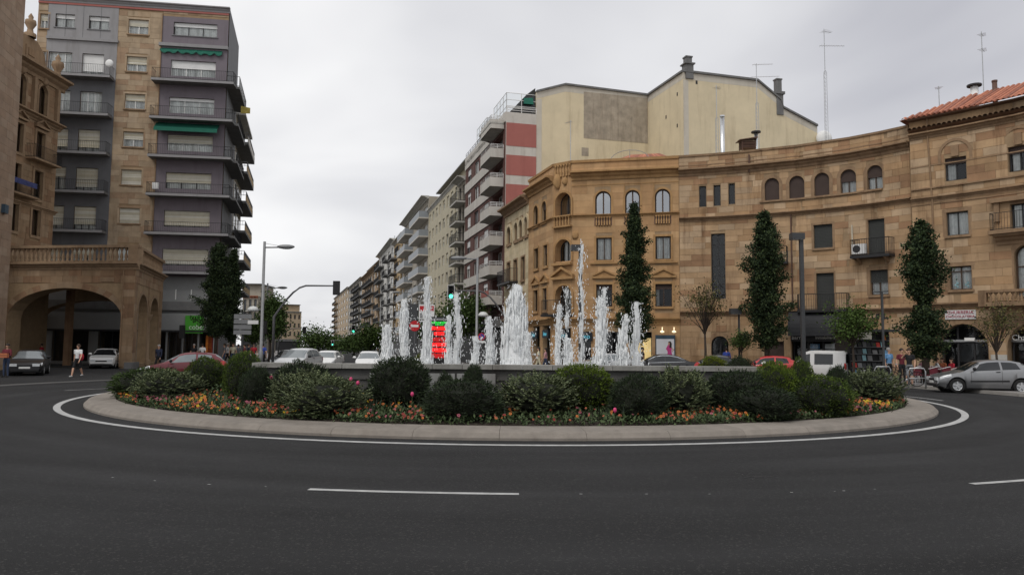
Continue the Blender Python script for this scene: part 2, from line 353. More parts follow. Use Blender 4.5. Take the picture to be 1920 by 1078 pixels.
def window(fac, op, parent, frame='frame_brown', cols=2, glass='glass', inset=.16, bar=.06, blind=None, bfrac=0, curtain=None, cfrac=(0, 1), transom=None, name='window', sill=None, sillmat='trim', sillout=.12):
    """Frame with mullions, one pane per light, optional roller blind, curtain and sill."""
    w = op.s1-op.s0; h = op.z1-op.z0; M = fac.frame((op.s0+op.s1)/2, op.z0, 0); b = MB(); y0, y1 = inset, inset+.06
    hh = h-op.rise if op.arch else h
    lbox(b, M, -w/2, -w/2+bar, y0, y1, 0, hh); lbox(b, M, w/2-bar, w/2, y0, y1, 0, hh); lbox(b, M, -w/2+bar, w/2-bar, y0, y1, 0, bar)
    if op.arch:
        k = 10
        for i in range(k):
            a0, a1 = pi-pi*i/k, pi-pi*(i+1)/k; R, r = w/2, w/2-bar; q = op.rise/(w/2)
            pts = [(R*cos(a0), hh+R*sin(a0)*q), (R*cos(a1), hh+R*sin(a1)*q), (r*cos(a1), hh+r*sin(a1)*q), (r*cos(a0), hh+r*sin(a0)*q)]
            b.hexa([M @ Vector((x, y0, z)) for x, z in pts]+[M @ Vector((x, y1, z)) for x, z in pts])
    else: lbox(b, M, -w/2+bar, w/2-bar, y0, y1, h-bar, h)
    for i in range(1, cols):
        x = -w/2+w*i/cols; top = (op.top((op.s0+op.s1)/2+x)-op.z0-bar*.5) if op.arch else h-bar
        lbox(b, M, x-bar*.55, x+bar*.55, y0-.01, y1-.005, bar, top)
    if transom: lbox(b, M, -w/2+bar, w/2-bar, y0-.012, y1-.007, h*transom-bar/2, h*transom+bar/2)
    wn = b.build(name, frame, parent)
    for i in range(cols):
        xa, xb = -w/2+w*i/cols, -w/2+w*(i+1)/cols; p = MB(); k = 6 if op.arch else 1; y = inset+.035
        xs = [xa+(xb-xa)*j/k for j in range(k+1)]
        tp = lambda x: max(.02, (op.top((op.s0+op.s1)/2+x)-op.z0)) if op.arch else h
        for c, d in zip(xs, xs[1:]): p.q(*[M @ Vector(v) for v in ((c, y, 0), (d, y, 0), (d, y, tp(d)), (c, y, tp(c)))])
        p.build('pane', glass, wn)
    if blind and bfrac > 0:
        p = MB(); k = 8 if op.arch else 1; zb = h*(1-bfrac)+.0; xs = [-w/2+.005+(w-.01)*j/k for j in range(k+1)]
        tp = lambda x: max(zb+.01, (op.top((op.s0+op.s1)/2+x)-op.z0)) if op.arch else h
        ns = max(2, int((h-zb)/.09)) if not op.arch else 1
        if op.arch:
            for c, d in zip(xs, xs[1:]): p.hexa([M @ Vector(v) for v in ((c, inset-.05, zb), (d, inset-.05, zb), (d, inset-.02, zb), (c, inset-.02, zb), (c, inset-.05, tp(c)), (d, inset-.05, tp(d)), (d, inset-.02, tp(d)), (c, inset-.02, tp(c)))])
        else:
            for j in range(ns):
                za, zc = zb+(h-zb)*j/ns, zb+(h-zb)*(j+1)/ns
                p.q(*[M @ Vector(v) for v in ((-w/2+.005, inset-.045, za), (w/2-.005, inset-.045, za), (w/2-.005, inset-.03, zc), (-w/2+.005, inset-.03, zc))])
        p.build('roller_blind', blind, wn)
    if curtain:
        p = MB(); n = 14; y = inset+.14; a0, a1 = cfrac; xs = [-w/2+w*(a0+(a1-a0)*j/n) for j in range(n+1)]
        tp = lambda x: max(.02, op.top((op.s0+op.s1)/2+x)-op.z0-.01)
        for j, (c, d) in enumerate(zip(xs, xs[1:])):
            ya, yb = y+.025*(j % 2), y+.025*((j+1) % 2)
            p.q(*[M @ Vector(v) for v in ((c, ya, 0), (d, yb, 0), (d, yb, tp(d)), (c, ya, tp(c)))])
        p.build('curtain', curtain, wn)
    if sill:
        p = MB(); lbox(p, M, -w/2-.12, w/2+.12, -sillout, .1, -sill, -.002); p.build('sill', sillmat, wn)
    return wn
def surround(fac, op, parent, matname='trim', wd=.16, out=.06, name='window_surround'):
    w = op.s1-op.s0; h = op.z1-op.z0; M = fac.frame((op.s0+op.s1)/2, op.z0, 0); b = MB(); hh = h-op.rise if op.arch else h; R = w/2+.004
    lbox(b, M, -R-wd, -R, -out, .02, 0, hh); lbox(b, M, R, R+wd, -out, .02, 0, hh)
    if op.arch:
        k = 12; q = op.rise/(w/2)
        for i in range(k):
            a0, a1 = pi-pi*i/k, pi-pi*(i+1)/k; r2 = R+wd
            pts = [(r2*cos(a0), hh+r2*sin(a0)*q), (r2*cos(a1), hh+r2*sin(a1)*q), (R*cos(a1), hh+R*sin(a1)*q), (R*cos(a0), hh+R*sin(a0)*q)]
            b.hexa([M @ Vector((x, -out, z)) for x, z in pts]+[M @ Vector((x, .02, z)) for x, z in pts])
    else: lbox(b, M, -R-wd, R+wd, -out-.005, .02, h+.003, h+wd)
    return b.build(name, matname, parent)
def railing(fac, t0, t1, z, o, parent, h=1.0, matname='iron', gap=.13, r=.011, ends=True, name='railing', rails=2, o0=.02):
    """Upright bar railing on three sides of a balcony."""
    b = MB(); pts = [(t0, o), (t1, o)]
    path = [fac.P(t0, 0, o0), fac.P(t0, 0, o), fac.P(t1, 0, o), fac.P(t1, 0, o0)] if ends else [fac.P(t0, 0, o), fac.P(t1, 0, o)]
    for a, c in zip(path, path[1:]):
        L = (c-a).length; n = max(1, int(L/gap)); u = (c-a)/n
        for zz in ([.06, h] if rails == 2 else [h*(i+1)/rails for i in range(rails)]): b.tube([a+Vector((0, 0, z+zz)), c+Vector((0, 0, z+zz))], r*1.7, 4)
        for i in range(n+1): q = a+u*i; rr = r*1.5 if i in (0, n) else r; b.tube([q+Vector((0, 0, z)), q+Vector((0, 0, z+h))], rr, 3, False)
    return b.build(name, matname, parent)
def hrail(fac, t0, t1, z, o, parent, h=.5, n=3, matname='rail_grey', r=.022, ends=True):
    b = MB(); path = [fac.P(t0, 0, .02), fac.P(t0, 0, o), fac.P(t1, 0, o), fac.P(t1, 0, .02)] if ends else [fac.P(t0, 0, o), fac.P(t1, 0, o)]
    for a, c in zip(path, path[1:]):
        for i in range(n): b.tube([a+Vector((0, 0, z+h*(i+1)/n)), c+Vector((0, 0, z+h*(i+1)/n))], r, 4)
        k = max(1, int((c-a).length/1.2))
        for i in range(k+1): q = a+(c-a)*i/k; b.tube([q+Vector((0, 0, z)), q+Vector((0, 0, z+h))], r, 4)
    return b.build('railing', matname, parent)
def slab(fac, t0, t1, z0, z1, o, parent, matname='concrete', name='balcony', o0=-.02):
    b = MB(); cs = [t0]+[c for c in fac.c if t0 < c < t1]+[t1]
    for a, c in zip(cs, cs[1:]):
        b.hexa([fac.P(a, z0, o), fac.P(c, z0, o), fac.P(c, z0, o0), fac.P(a, z0, o0), fac.P(a, z1, o), fac.P(c, z1, o), fac.P(c, z1, o0), fac.P(a, z1, o0)])
    return b.build(name, matname, parent)
BAL = {}
def balusters(fac, t0, t1, z, h, o, n, parent, matname, r=.08, name='baluster'):
    key = (matname, round(h, 2), round(r, 2))
    if key not in BAL:
        b = MB(); b.lathe([(0, 0), (r, 0), (r, .08*h), (r*.55, .12*h), (r*.95, .32*h), (r*.8, .45*h), (r*.42, .66*h), (r*.5, .8*h), (r*.9, .86*h), (r, .92*h), (r, h), (0, h)], n=8)
        BAL[key] = b.mesh(name, matname, True)
    for i in range(n):
        t = t0+(t1-t0)*(i+.5)/n; q = obj(name, BAL[key]); q.location = fac.P(t, z, o); adopt(q, parent)
def inview(p): # roughly inside the photograph
    v = RM.transposed() @ (p-CAM); return v.z < 0 and abs(v.x/-v.z) < 970/FPX and abs(v.y/-v.z) < 560/FPX
def mast(name, label, p, top, arms, parent=None, r=.03, lattice=None):
    """Roof aerial: pole, booms with rods; each boom = (height fraction, length, direction angle, rods, rod length)."""
    t = thing(name, label, 'antenna', p); H = top-p[2]; b = MB(); z0 = 0
    if lattice:
        z0 = H*lattice
        for k in range(3):
            a = 2*pi*k/3; b.tube([(.14*cos(a), .14*sin(a), 0), (.12*cos(a), .12*sin(a), z0*.97), (0, 0, z0)], .018, 4)
        n = int(z0/.3)
        for i in range(n):
            for k in range(3):
                a, c = 2*pi*k/3, 2*pi*(k+1)/3; b.tube([(.135*cos(a), .135*sin(a), z0*.97*i/n), (.135*cos(c), .135*sin(c), z0*.97*(i+1)/n)], .008, 3, False)
    b.tube([(0, 0, 0 if not lattice else z0*.95), (0, 0, H)], r, 5); part(b, 'pole', 'steel', t)
    for (f, L, a, n, rl) in arms:
        b = MB(); z = H*f; d = Vector((cos(a), sin(a), .04)); e = Vector((-sin(a), cos(a), 0)); s = Vector((0, 0, z))-d*L*.2
        b.tube([s, s+d*L], .014, 4)
        for i in range(n): q = s+d*L*(i+.5)/n; b.tube([q-e*rl*.5*(1-.5*i/n), q+e*rl*.5*(1-.5*i/n)], .007, 3)
        part(b, 'aerial_boom', 'steel', t)
    return t
# ------------------------------------------------------------------ ground, road, pavements
CX, CY = 0.0, 28.8           # centre of the roundabout
def circ(r, a, z=0.0): return Vector((CX+r*cos(a), CY+r*sin(a), z))
mat('asphalt', (.0180, .0181, .0190), .9, .25, .25, .6, 110, spec=.25)
def road_material():
    m = MATS['asphalt']; n = m.node_tree.nodes; l = m.node_tree.links; b = n['Principled BSDF']
    geo = n.new('ShaderNodeNewGeometry'); src = b.inputs['Base Color'].links[0].from_socket
    sep = n.new('ShaderNodeVectorMath'); sep.operation = 'DISTANCE'; sep.inputs[1].default_value = (CX, CY, 0); l.new(geo.outputs['Position'], sep.inputs[0])
    nz = n.new('ShaderNodeTexNoise'); nz.inputs['Scale'].default_value = .35; nz.inputs['Detail'].default_value = 4; l.new(geo.outputs['Position'], nz.inputs['Vector'])
    a = n.new('ShaderNodeMath'); a.operation = 'MULTIPLY_ADD'; a.inputs[1].default_value = 1.2; l.new(nz.outputs['Fac'], a.inputs[0]); l.new(sep.outputs['Value'], a.inputs[2])
    sn = n.new('ShaderNodeMath'); sn.operation = 'SINE'; ml = n.new('ShaderNodeMath'); ml.operation = 'MULTIPLY'; ml.inputs[1].default_value = 2.9; l.new(a.outputs[0], ml.inputs[0]); l.new(ml.outputs[0], sn.inputs[0])
    mr = n.new('ShaderNodeMapRange'); mr.inputs[1].default_value = -1; mr.inputs[2].default_value = 1; mr.inputs[3].default_value = .88; mr.inputs[4].default_value = 1.15; l.new(sn.outputs[0], mr.inputs[0])
    hs = n.new('ShaderNodeHueSaturation'); l.new(mr.outputs[0], hs.inputs['Value']); l.new(src, hs.inputs['Color'])
    sx_ = n.new('ShaderNodeVectorMath'); sx_.operation = 'SUBTRACT'; sx_.inputs[1].default_value = (CX, CY, 0); l.new(geo.outputs['Position'], sx_.inputs[0]); sy_ = n.new('ShaderNodeSeparateXYZ'); l.new(sx_.outputs[0], sy_.inputs[0])
    at_ = n.new('ShaderNodeMath'); at_.operation = 'ARCTAN2'; l.new(sy_.outputs[1], at_.inputs[0]); l.new(sy_.outputs[0], at_.inputs[1])
    am = n.new('ShaderNodeMath'); am.operation = 'MULTIPLY'; am.inputs[1].default_value = 2.2; l.new(at_.outputs[0], am.inputs[0]); dm = n.new('ShaderNodeMath'); dm.operation = 'MULTIPLY'; dm.inputs[1].default_value = 1.7; l.new(sep.outputs['Value'], dm.inputs[0])
    cx_ = n.new('ShaderNodeCombineXYZ'); l.new(am.outputs[0], cx_.inputs[0]); l.new(dm.outputs[0], cx_.inputs[1]); n2 = n.new('ShaderNodeTexNoise'); n2.inputs['Scale'].default_value = 1.0; n2.inputs['Detail'].default_value = 5; l.new(cx_.outputs[0], n2.inputs['Vector'])   # wear drawn out along the lanes
    m3 = n.new('ShaderNodeMapRange'); m3.inputs[1].default_value = .3; m3.inputs[2].default_value = .7; m3.inputs[3].default_value = .78; m3.inputs[4].default_value = 1.28; l.new(n2.outputs['Fac'], m3.inputs[0]); h2 = n.new('ShaderNodeHueSaturation'); l.new(m3.outputs[0], h2.inputs['Value']); l.new(hs.outputs[0], h2.inputs['Color']); hs = h2
    v = n.new('ShaderNodeTexVoronoi'); v.inputs['Scale'].default_value = 55; l.new(geo.outputs['Position'], v.inputs['Vector'])    # pale chips in the surface
    sp = n.new('ShaderNodeMath'); sp.operation = 'GREATER_THAN'; sp.inputs[1].default_value = .93
    sx = n.new('ShaderNodeSeparateColor'); l.new(v.outputs['Color'], sx.inputs[0]); l.new(sx.outputs[0], sp.inputs[0])
    mm = n.new('ShaderNodeMixRGB'); mm.inputs[2].default_value = (.06, .058, .056, 1); l.new(hs.outputs[0], mm.inputs[1])
    m2 = n.new('ShaderNodeMath'); m2.operation = 'MULTIPLY'; m2.inputs[1].default_value = .55; l.new(sp.outputs[0], m2.inputs[0]); l.new(m2.outputs[0], mm.inputs[0]); l.new(mm.outputs[0], b.inputs['Base Color'])
road_material()
g = MB(); g.q((-900, -60, 0), (900, -60, 0), (900, 1500, 0), (-900, 1500, 0)); struct(g, 'road', 'asphalt')
def ring(b, r0, r1, a0, a1, z, n=96):
    for i in range(n):
        p, q = a0+(a1-a0)*i/n, a0+(a1-a0)*(i+1)/n; b.q(circ(r1, p, z), circ(r1, q, z), circ(r0, q, z), circ(r0, p, z))
b = MB(); ring(b, 14.62, 14.80, 0, 2*pi, .004, 160); struct(b, 'edge_line', 'white_paint')
def dash(px0, py0, px1, py1, wd=.11):
    a, c = ground(px0, py0), ground(px1, py1); r = [(p-Vector((CX, CY, 0))).length for p in (a, c)]; an = [atan2(p.y-CY, p.x-CX) for p in (a, c)]; b = MB()
    for i in range(12):
        f0, f1 = i/12, (i+1)/12; R0, R1 = r[0]+(r[1]-r[0])*f0, r[0]+(r[1]-r[0])*f1; A0, A1 = an[0]+(an[1]-an[0])*f0, an[0]+(an[1]-an[0])*f1
        b.q(circ(R0+wd/2, A0, .004), circ(R1+wd/2, A1, .004), circ(R1-wd/2, A1, .004), circ(R0-wd/2, A0, .004))
    struct(b, 'lane_dash', 'white_paint')
dash(579, 917, 973, 926); dash(1822, 907, 1990, 894); dash(122, 732, 205, 728, .1); dash(1690, 742, 1768, 751, .1)
b = MB()                                            # old worn-off paint specks of the lane line
for px, py in ((211, 895), (290, 901), (392, 908), (498, 912), (1089, 926), (1212, 926), (1330, 926), (1484, 923), (1565, 921), (1582, 920), (1640, 917)):
    p = ground(px, py); s = random.uniform(.008, .018)
    b.q(p+Vector((-s*1.6, -s*.6, .004)), p+Vector((s, -s, .004)), p+Vector((s*1.8, s*.5, .004)), p+Vector((-s, s*.8, .004)))
struct(b, 'worn_paint', 'white_paint')
b = MB(); rr = random.Random(5)                     # crazed old patch in the near lane
for k in range(9):
    p = ground(1405+rr.gauss(0, 10), 893+rr.gauss(0, 2.5)); a = rr.uniform(-.4, .4)+(1.2 if k % 3 == 0 else 0)
    for j in range(3):
        q = p+Vector((cos(a)*.07, sin(a)*.07, 0)); n = Vector((-sin(a), cos(a), 0))*.006; b.q(*[v+Vector((0, 0, .003)) for v in (p-n, q-n, q+n, p+n)]); p = q; a += rr.gauss(0, .5)
struct(b, 'road_cracks', 'iron')
# pavements with kerbs
def pavement(name, pts, z=.13):
    b = MB(); n = len(pts); b.q(*[(p[0], p[1], z) for p in pts])
    for i in range(n):
        p, q = pts[i], pts[(i+1) % n]; b.q((p[0], p[1], 0), (q[0], q[1], 0), (q[0], q[1], z), (p[0], p[1], z))
    o = struct(b, name, 'paving'); return o
def kerbline(pts, parent, z=.135, w=.22, step=1.0):
    fac = Fac(pts); n = max(1, int(fac.L/step)); me = cube_mesh('kerb_stone')
    for i in range(n):
        t = fac.L*(i+.5)/n; o = obj('kerb_stone', me); o.location = fac.P(t, z/2+.004, -w/2+.03); o.rotation_euler = (0, 0, fac.ang(t)); o.scale = (fac.L/n-.012, w, z); adopt(o, parent)
mat('kerb_stone', (.27, .255, .235), .9, .15, 3, .2, 25, rnd=.1)
# ------------------------------------------------------------------ building lines (left to right seen from the square)
def X(px, d): v = at(px, 560, d); return (v.x, v.y)
SD = Vector((-.267, 1)).normalized()     # direction of the avenue
def sd(px):                              # point on the right-hand avenue frontage
    r = (px-960)/1420; t = (-.73-69.2*r)/(r+.267); return (-.73-.267*t, 69.2+t)
facC = Fac([X(1715, 44.9), X(1815, 42.9), X(1920, 40.8), X(2010, 38.9)])
facB = Fac([X(1275, 53.1), X(1340, 52.4), X(1400, 51.55), X(1500, 50.0), X(1600, 48.0), X(1660, 46.6), X(1715, 45.2)])
facA = Fac([X(1071, 54.9), X(1275, 53.15)])
facAc = Fac([X(1037, 56.0), X(1071, 54.9)])
facAs = Fac([X(990.5, 61.6), X(1037, 56.0)])
facA2 = Fac([sd(945.5), X(990.5, 61.6)])
right_pts = [circ(20.3, a) for a in [radians(x) for x in range(-24, 101, 4)]]
far = [sd(945), sd(800), sd(700)]
pts = [(p.x, p.y) for p in right_pts]+[(-1.9, 58), (-5.5, 71), (-16, 110), (-42, 200)]+[(-38, 202), (-3, 72)]+[(3, 60), (6, 57), (13, 56), (24, 48), (31, 36), (30, 20)]
pv = pavement('pavement', pts); kerbline([(p[0], p[1]) for p in pts[:len(right_pts)+2]][::-1], pv)
lp = [circ(21.5, radians(a)) for a in range(118, 146, 4)]
pts = [(-27.5, 74), (-60, 200), (-64, 200), (-60, 74), (-40, 66), (-31, 64)]+[(p.x, p.y) for p in lp[::-1]]
pts = [(-22.5, 64), (-56, 200), (-64, 200), (-60, 74), (-40, 66), (-29.5, 64), (-25.6, 53.2), (-22.5, 50), (-19.5, 50.5)]
pv2 = pavement('pavement', pts[::-1]); kerbline([pts[8], pts[0], pts[1]], pv2)
kerbline([(-29.5, 64), (-25.6, 53.2), (-22.5, 50), (-19.5, 50.5)], pv2)
b = MB(); ring(b, 21.2, 22.0, radians(140), radians(196), .004, 24); struct(b, 'gutter_strip', 'gutter') if 'gutter' in MATS else (mat('gutter', (.075, .073, .071), .9, .2, 1), struct(b, 'gutter_strip', 'gutter'))
# ------------------------------------------------------------------ shared building pieces
def body(fac, depth, z, parent, name='shell', mats='joint', zlow=0, top=True):
    """Sides, back and flat top closing a building behind its facade."""
    b = MB(); n = [fac.P(t, 0) for t in [0]+fac.c[1:-1]+[fac.L]]; a, c = n[0], n[-1]; u = (c-a).normalized(); nn = Vector((-u.y, u.x, 0)); bk = [a+nn*depth, c+nn*depth]
    T = lambda p, zz: (p.x, p.y, zz)
    poly = n+[bk[1], bk[0]]
    if top: b.q(*[T(p, z) for p in poly])
    b.q(T(a, zlow), T(a, z), T(bk[0], z), T(bk[0], zlow)); b.q(T(bk[1], zlow), T(bk[1], z), T(c, z), T(c, zlow)); b.q(T(bk[0], zlow), T(bk[0], z), T(bk[1], z), T(bk[1], zlow))
    return b.build(name, mats, parent)
def bthing(name, label, fac): p = fac.P(fac.L/2, 0, -2); return thing(name, label, 'building', p)
def pediment(fac, t, z, w, h, parent, matname='trim_warm', out=.16):
    M = fac.frame(t, z, 0); b = MB(); lbox(b, M, -w/2, w/2, -out, .02, 0, h*.2)
    for s in (-1, 1):
        b.hexa([M @ Vector(v) for v in ((0, -out, h*.8), (s*w/2, -out, h*.2), (s*w/2, .02, h*.2), (0, .02, h*.8), (0, -out, h), (s*w/2, -out, h*.36), (s*w/2, .02, h*.36), (0, .02, h))])
    b.q(*[M @ Vector(v) for v in ((-w/2, -.04, h*.2), (w/2, -.04, h*.2), (0, -.04, h*.8))])
    return b.build('pediment', matname, parent)
def R(fac, *r): return fac.rect(*r)
def opn(fac, x0, y0, x1, y1, arch=False, deep=.5, rise=None): s0, s1, z0, z1 = fac.rect(x0, y0, x1, y1); return Op(s0, s1, z0, z1, arch, rise, deep)
EDGE = .09
# ================================================================== building B: long curved sandstone block
def build_B():
    f = facB; T = bthing('sandstone_block', 'long curved sandstone block with five arched windows under a plain parapet', f)
    zt = (f.z(1400, 283)+f.z(1600, 258))/2; zc = (f.z(1290, 326)+f.z(1600, 292))/2; zs = (f.z(1290, 412)+f.z(1600, 385.5))/2; zg = (f.z(1350, 587)+f.z(1620, 580))/2
    O = []; slit = [opn(f, 1311, 349, 1324, 388), opn(f, 1338, 347, 1351, 386), opn(f, 1366, 344, 1378, 383)]
    arch = [opn(f, *r, arch=True) for r in ((1434, 336, 1461, 377), (1480, 330, 1508, 372), (1527, 324, 1555, 366), (1576, 317, 1605, 361), (1626, 310, 1655, 356))]
    za0 = sum(o.z0 for o in arch)/5; za1 = sum(o.z1 for o in arch)/5
    for o in arch: o.z0, o.z1 = za0, za1
    stair = opn(f, 1334, 438, 1360, 560); w1 = opn(f, 1526, 421, 1561, 465); d1 = opn(f, 1628, 411, 1659, 478); w2 = opn(f, 1632, 506, 1665, 553)
    d2 = opn(f, 1531, 512, 1564, 580); d3 = opn(f, 1428, 428, 1456, 492); w3 = opn(f, 1428, 515, 1456, 560)
    door = opn(f, 1334, 630, 1366, 668, True); door.z0 = .15; door2 = opn(f, 1440, 640, 1470, 668); door2.z0 = .15
    shop = opn(f, 1484, 640, 1600, 668, deep=1.2); shop.z0 = .45; shop.z1 = f.z(1540, 638)
    kd = opn(f, 1652, 626, 1668, 668); kd.z0 = .15
    O = slit+arch+[stair, w1, d1, w2, d2, d3, w3, door, door2, shop, kd]
    wl = wall(f, 0, zt, O, 'wall', ['joint', 'interior'], T)
    ashlar(f, .02, f.L-.02, .9, zt-.06, O, 'stone', wl, .41, (.55, 1.35), .03, .03, 3, 300, vis=inview)
    band(f, .02, f.L-.02, .05, .9, .08, 'plinth', 'trim', T)
    cornice(f, 0, f.L, zc+.25, 'trim', T, .5, .5); strip(f, 0, f.L, [(-.02, zt-.1), (.10, zt-.1), (.12, zt+.04), (-.3, zt+.1)], 'coping', 'trim', T)
    band(f, 0, f.L, zt-.75, zt-.68, .055, 'moulding', 'trim', T)
    cornice(f, 0, f.L, zs+.06, 'trim', T, .32, .3, 'string_course'); cornice(f, 0, f.L, zg+.1, 'trim', T, .3, .35, 'string_course')
    s0 = f.sx(1428)[0]; s1 = f.sx(1662)[0]; band(f, s0, s1, za0-.12, za0-.002, .14, 'sill_course', 'trim', T)
    for o in slit: window(f, o, T, 'frame_dark', 1)
    for i, o in enumerate(arch):
        surround(f, o, T, 'trim', .22, .05)
        window(f, o, T, 'frame_brown', 2, blind='blind_brown', bfrac=(.97, .97, .97, .52, .5)[i], curtain='curtain' if i > 2 else None)
    window(f, stair, T, 'frame_dark', 2, 'glass', transom=.22, bar=.07); M = f.frame((stair.s0+stair.s1)/2, stair.z0)
    b = MB(); w = stair.s1-stair.s0; h = stair.z1-stair.z0
    for k in range(1, 6): lbox(b, M, -w/2+.06, w/2-.06, .145, .17, h*k/6-.03, h*k/6+.03)
    b.build('glazing_bar', 'frame_dark', T)
    window(f, w1, T, 'frame_brown', 2, blind='shutter_green', bfrac=.98, sill=.14); surround(f, w1, T, 'trim', .14, .04)
    window(f, w2, T, 'frame_brown', 2, blind='shutter_green', bfrac=.5, curtain='curtain', sill=.14); surround(f, w2, T, 'trim', .2, .05)
    window(f, w3, T, 'frame_brown', 2, sill=.14)
    for o, x0, x1 in ((d1, 1601, 1687), (d2, 1493, 1599), (d3, 1411, 1485)):
        window(f, o, T, 'frame_brown', 2, blind='shutter_green', bfrac=.99, name='balcony_door'); surround(f, o, T, 'trim', .12, .04)
        a, c = f.sx(x0)[0]+.15, f.sx(x1)[0]-.15; bl = slab(f, a, c, o.z0-.2, o.z0-.03, .75, T, 'iron'); railing(f, a+.03, c-.03, o.z0-.03, .71, bl, 1.0, 'iron', .14, .013)
        for t in (a+.4, c-.4):
            b = MB(); M = f.frame(t, o.z0-.2); b.hexa([M @ Vector(v) for v in ((-.06, -.1, -.35), (.06, -.1, -.35), (.06, .02, -.35), (-.06, .02, -.35), (-.06, -.6, -.002), (.06, -.6, -.002), (.06, .02, -.002), (-.06, .02, -.002))]); b.build('bracket', 'trim', T)
    window(f, door, T, 'frame_dark', 2, name='door', inset=.3); surround(f, door, T, 'trim', .3, .06)
    window(f, door2, T, 'frame_brown', 2, name='door', inset=.25, blind='blind_brown', bfrac=.7)
    window(f, kd, T, 'frame_brown', 1, name='door', inset=.25)
    sh = window(f, shop, T, 'frame_dark', 4, name='shop_window', inset=.35, bar=.09)
    M = f.frame((shop.s0+shop.s1)/2, shop.z0); w = shop.s1-shop.s0; h = shop.z1-shop.z0
    for k, (xx, cc) in enumerate(((-.14, 'print_blue'), (.1, 'print_white'), (.33, 'print_teal'))):      # property cards in the window
        for j in range(3):
            b = MB(); lbox(b, M, w*xx-.3, w*xx+.3, .42, .43, h*(.32+.2*j), h*(.32+.2*j)+.32); b.build('notice_card', cc, sh)
    # dark rounded awning and fascia over the shop
    a, c = f.sx(1480)[0], f.sx(1602)[0]; z1 = f.z(1540, 583); z0 = f.z(1540, 622); k = 8; prof = [(-.02, z1)]+[(.95*sin(pi/2*i/k), z0+(z1-z0)*cos(pi/2*i/k)) for i in range(k+1)]+[(.95, z0-.28), (.9, z0-.28), (-.02, z0-.1)]
    aw = strip(f, a, c, prof, 'awning', 'awning_dark', T, smooth=False)
    zf0, zf1 = f.z(1540, 640), f.z(1540, 626); fs = slab(f, a+.1, c-.1, zf0, zf1, .35, T, 'black_plastic', 'shop_fascia')
    for px, tx, sz in ((1497, 'barria', .34), (1550, 'inmobiliaria', .27)):
        t = f.sx(px)[0]; text('lettering', tx, sz, 'letter_white', fs, f.frame(t, (zf0+zf1)/2, .36) @ Matrix.Rotation(pi/2, 4, 'X'))
    b = MB(); M = f.frame(f.sx(1573)[0], (zf0+zf1)/2, .35); lbox(b, M, -.14, .14, -.012, 0, -.14, .14); lbox(b, M, -.05, .05, -.02, -.013, -.05, .05); b.build('shop_emblem', 'letter_white', fs)
    # drainpipe and wall vents
    b = MB(); t = f.sx(1487)[0]; b.tube([f.P(t, zs-.1, .09), f.P(t, zg+.1, .09)], .05, 6); b.build('drainpipe', 'copper', T)
    b = MB(); t = f.sx(1410)[0]; b.tube([f.P(t, zt-.3, .12), f.P(t, zc-.3, .12)], .055, 6); b.build('drain_spout', 'copper', T)
    for px, py in ((1625, 592), (1642, 592), (1660, 592), (1640, 610)):
        t, z = f.pix(px, py); b = MB(); lbox(b, f.frame(t, z), -.22, .22, -.03, .02, -.2, .2); b.build('wall_vent', 'iron', T)
    body(f, 9, zt-.3, T)
    return zt
mat('print_blue', (.10, .22, .36), .4, .5, 9); mat('print_white', (.6, .6, .6), .4, .3, 9); mat('print_teal', (.22, .38, .42), .4, .5, 9)
mat('awning_dark', (.022, .023, .026), .7, .2, 2); mat('letter_white', (.75, .75, .73), .5, 0)
ZB = build_B()
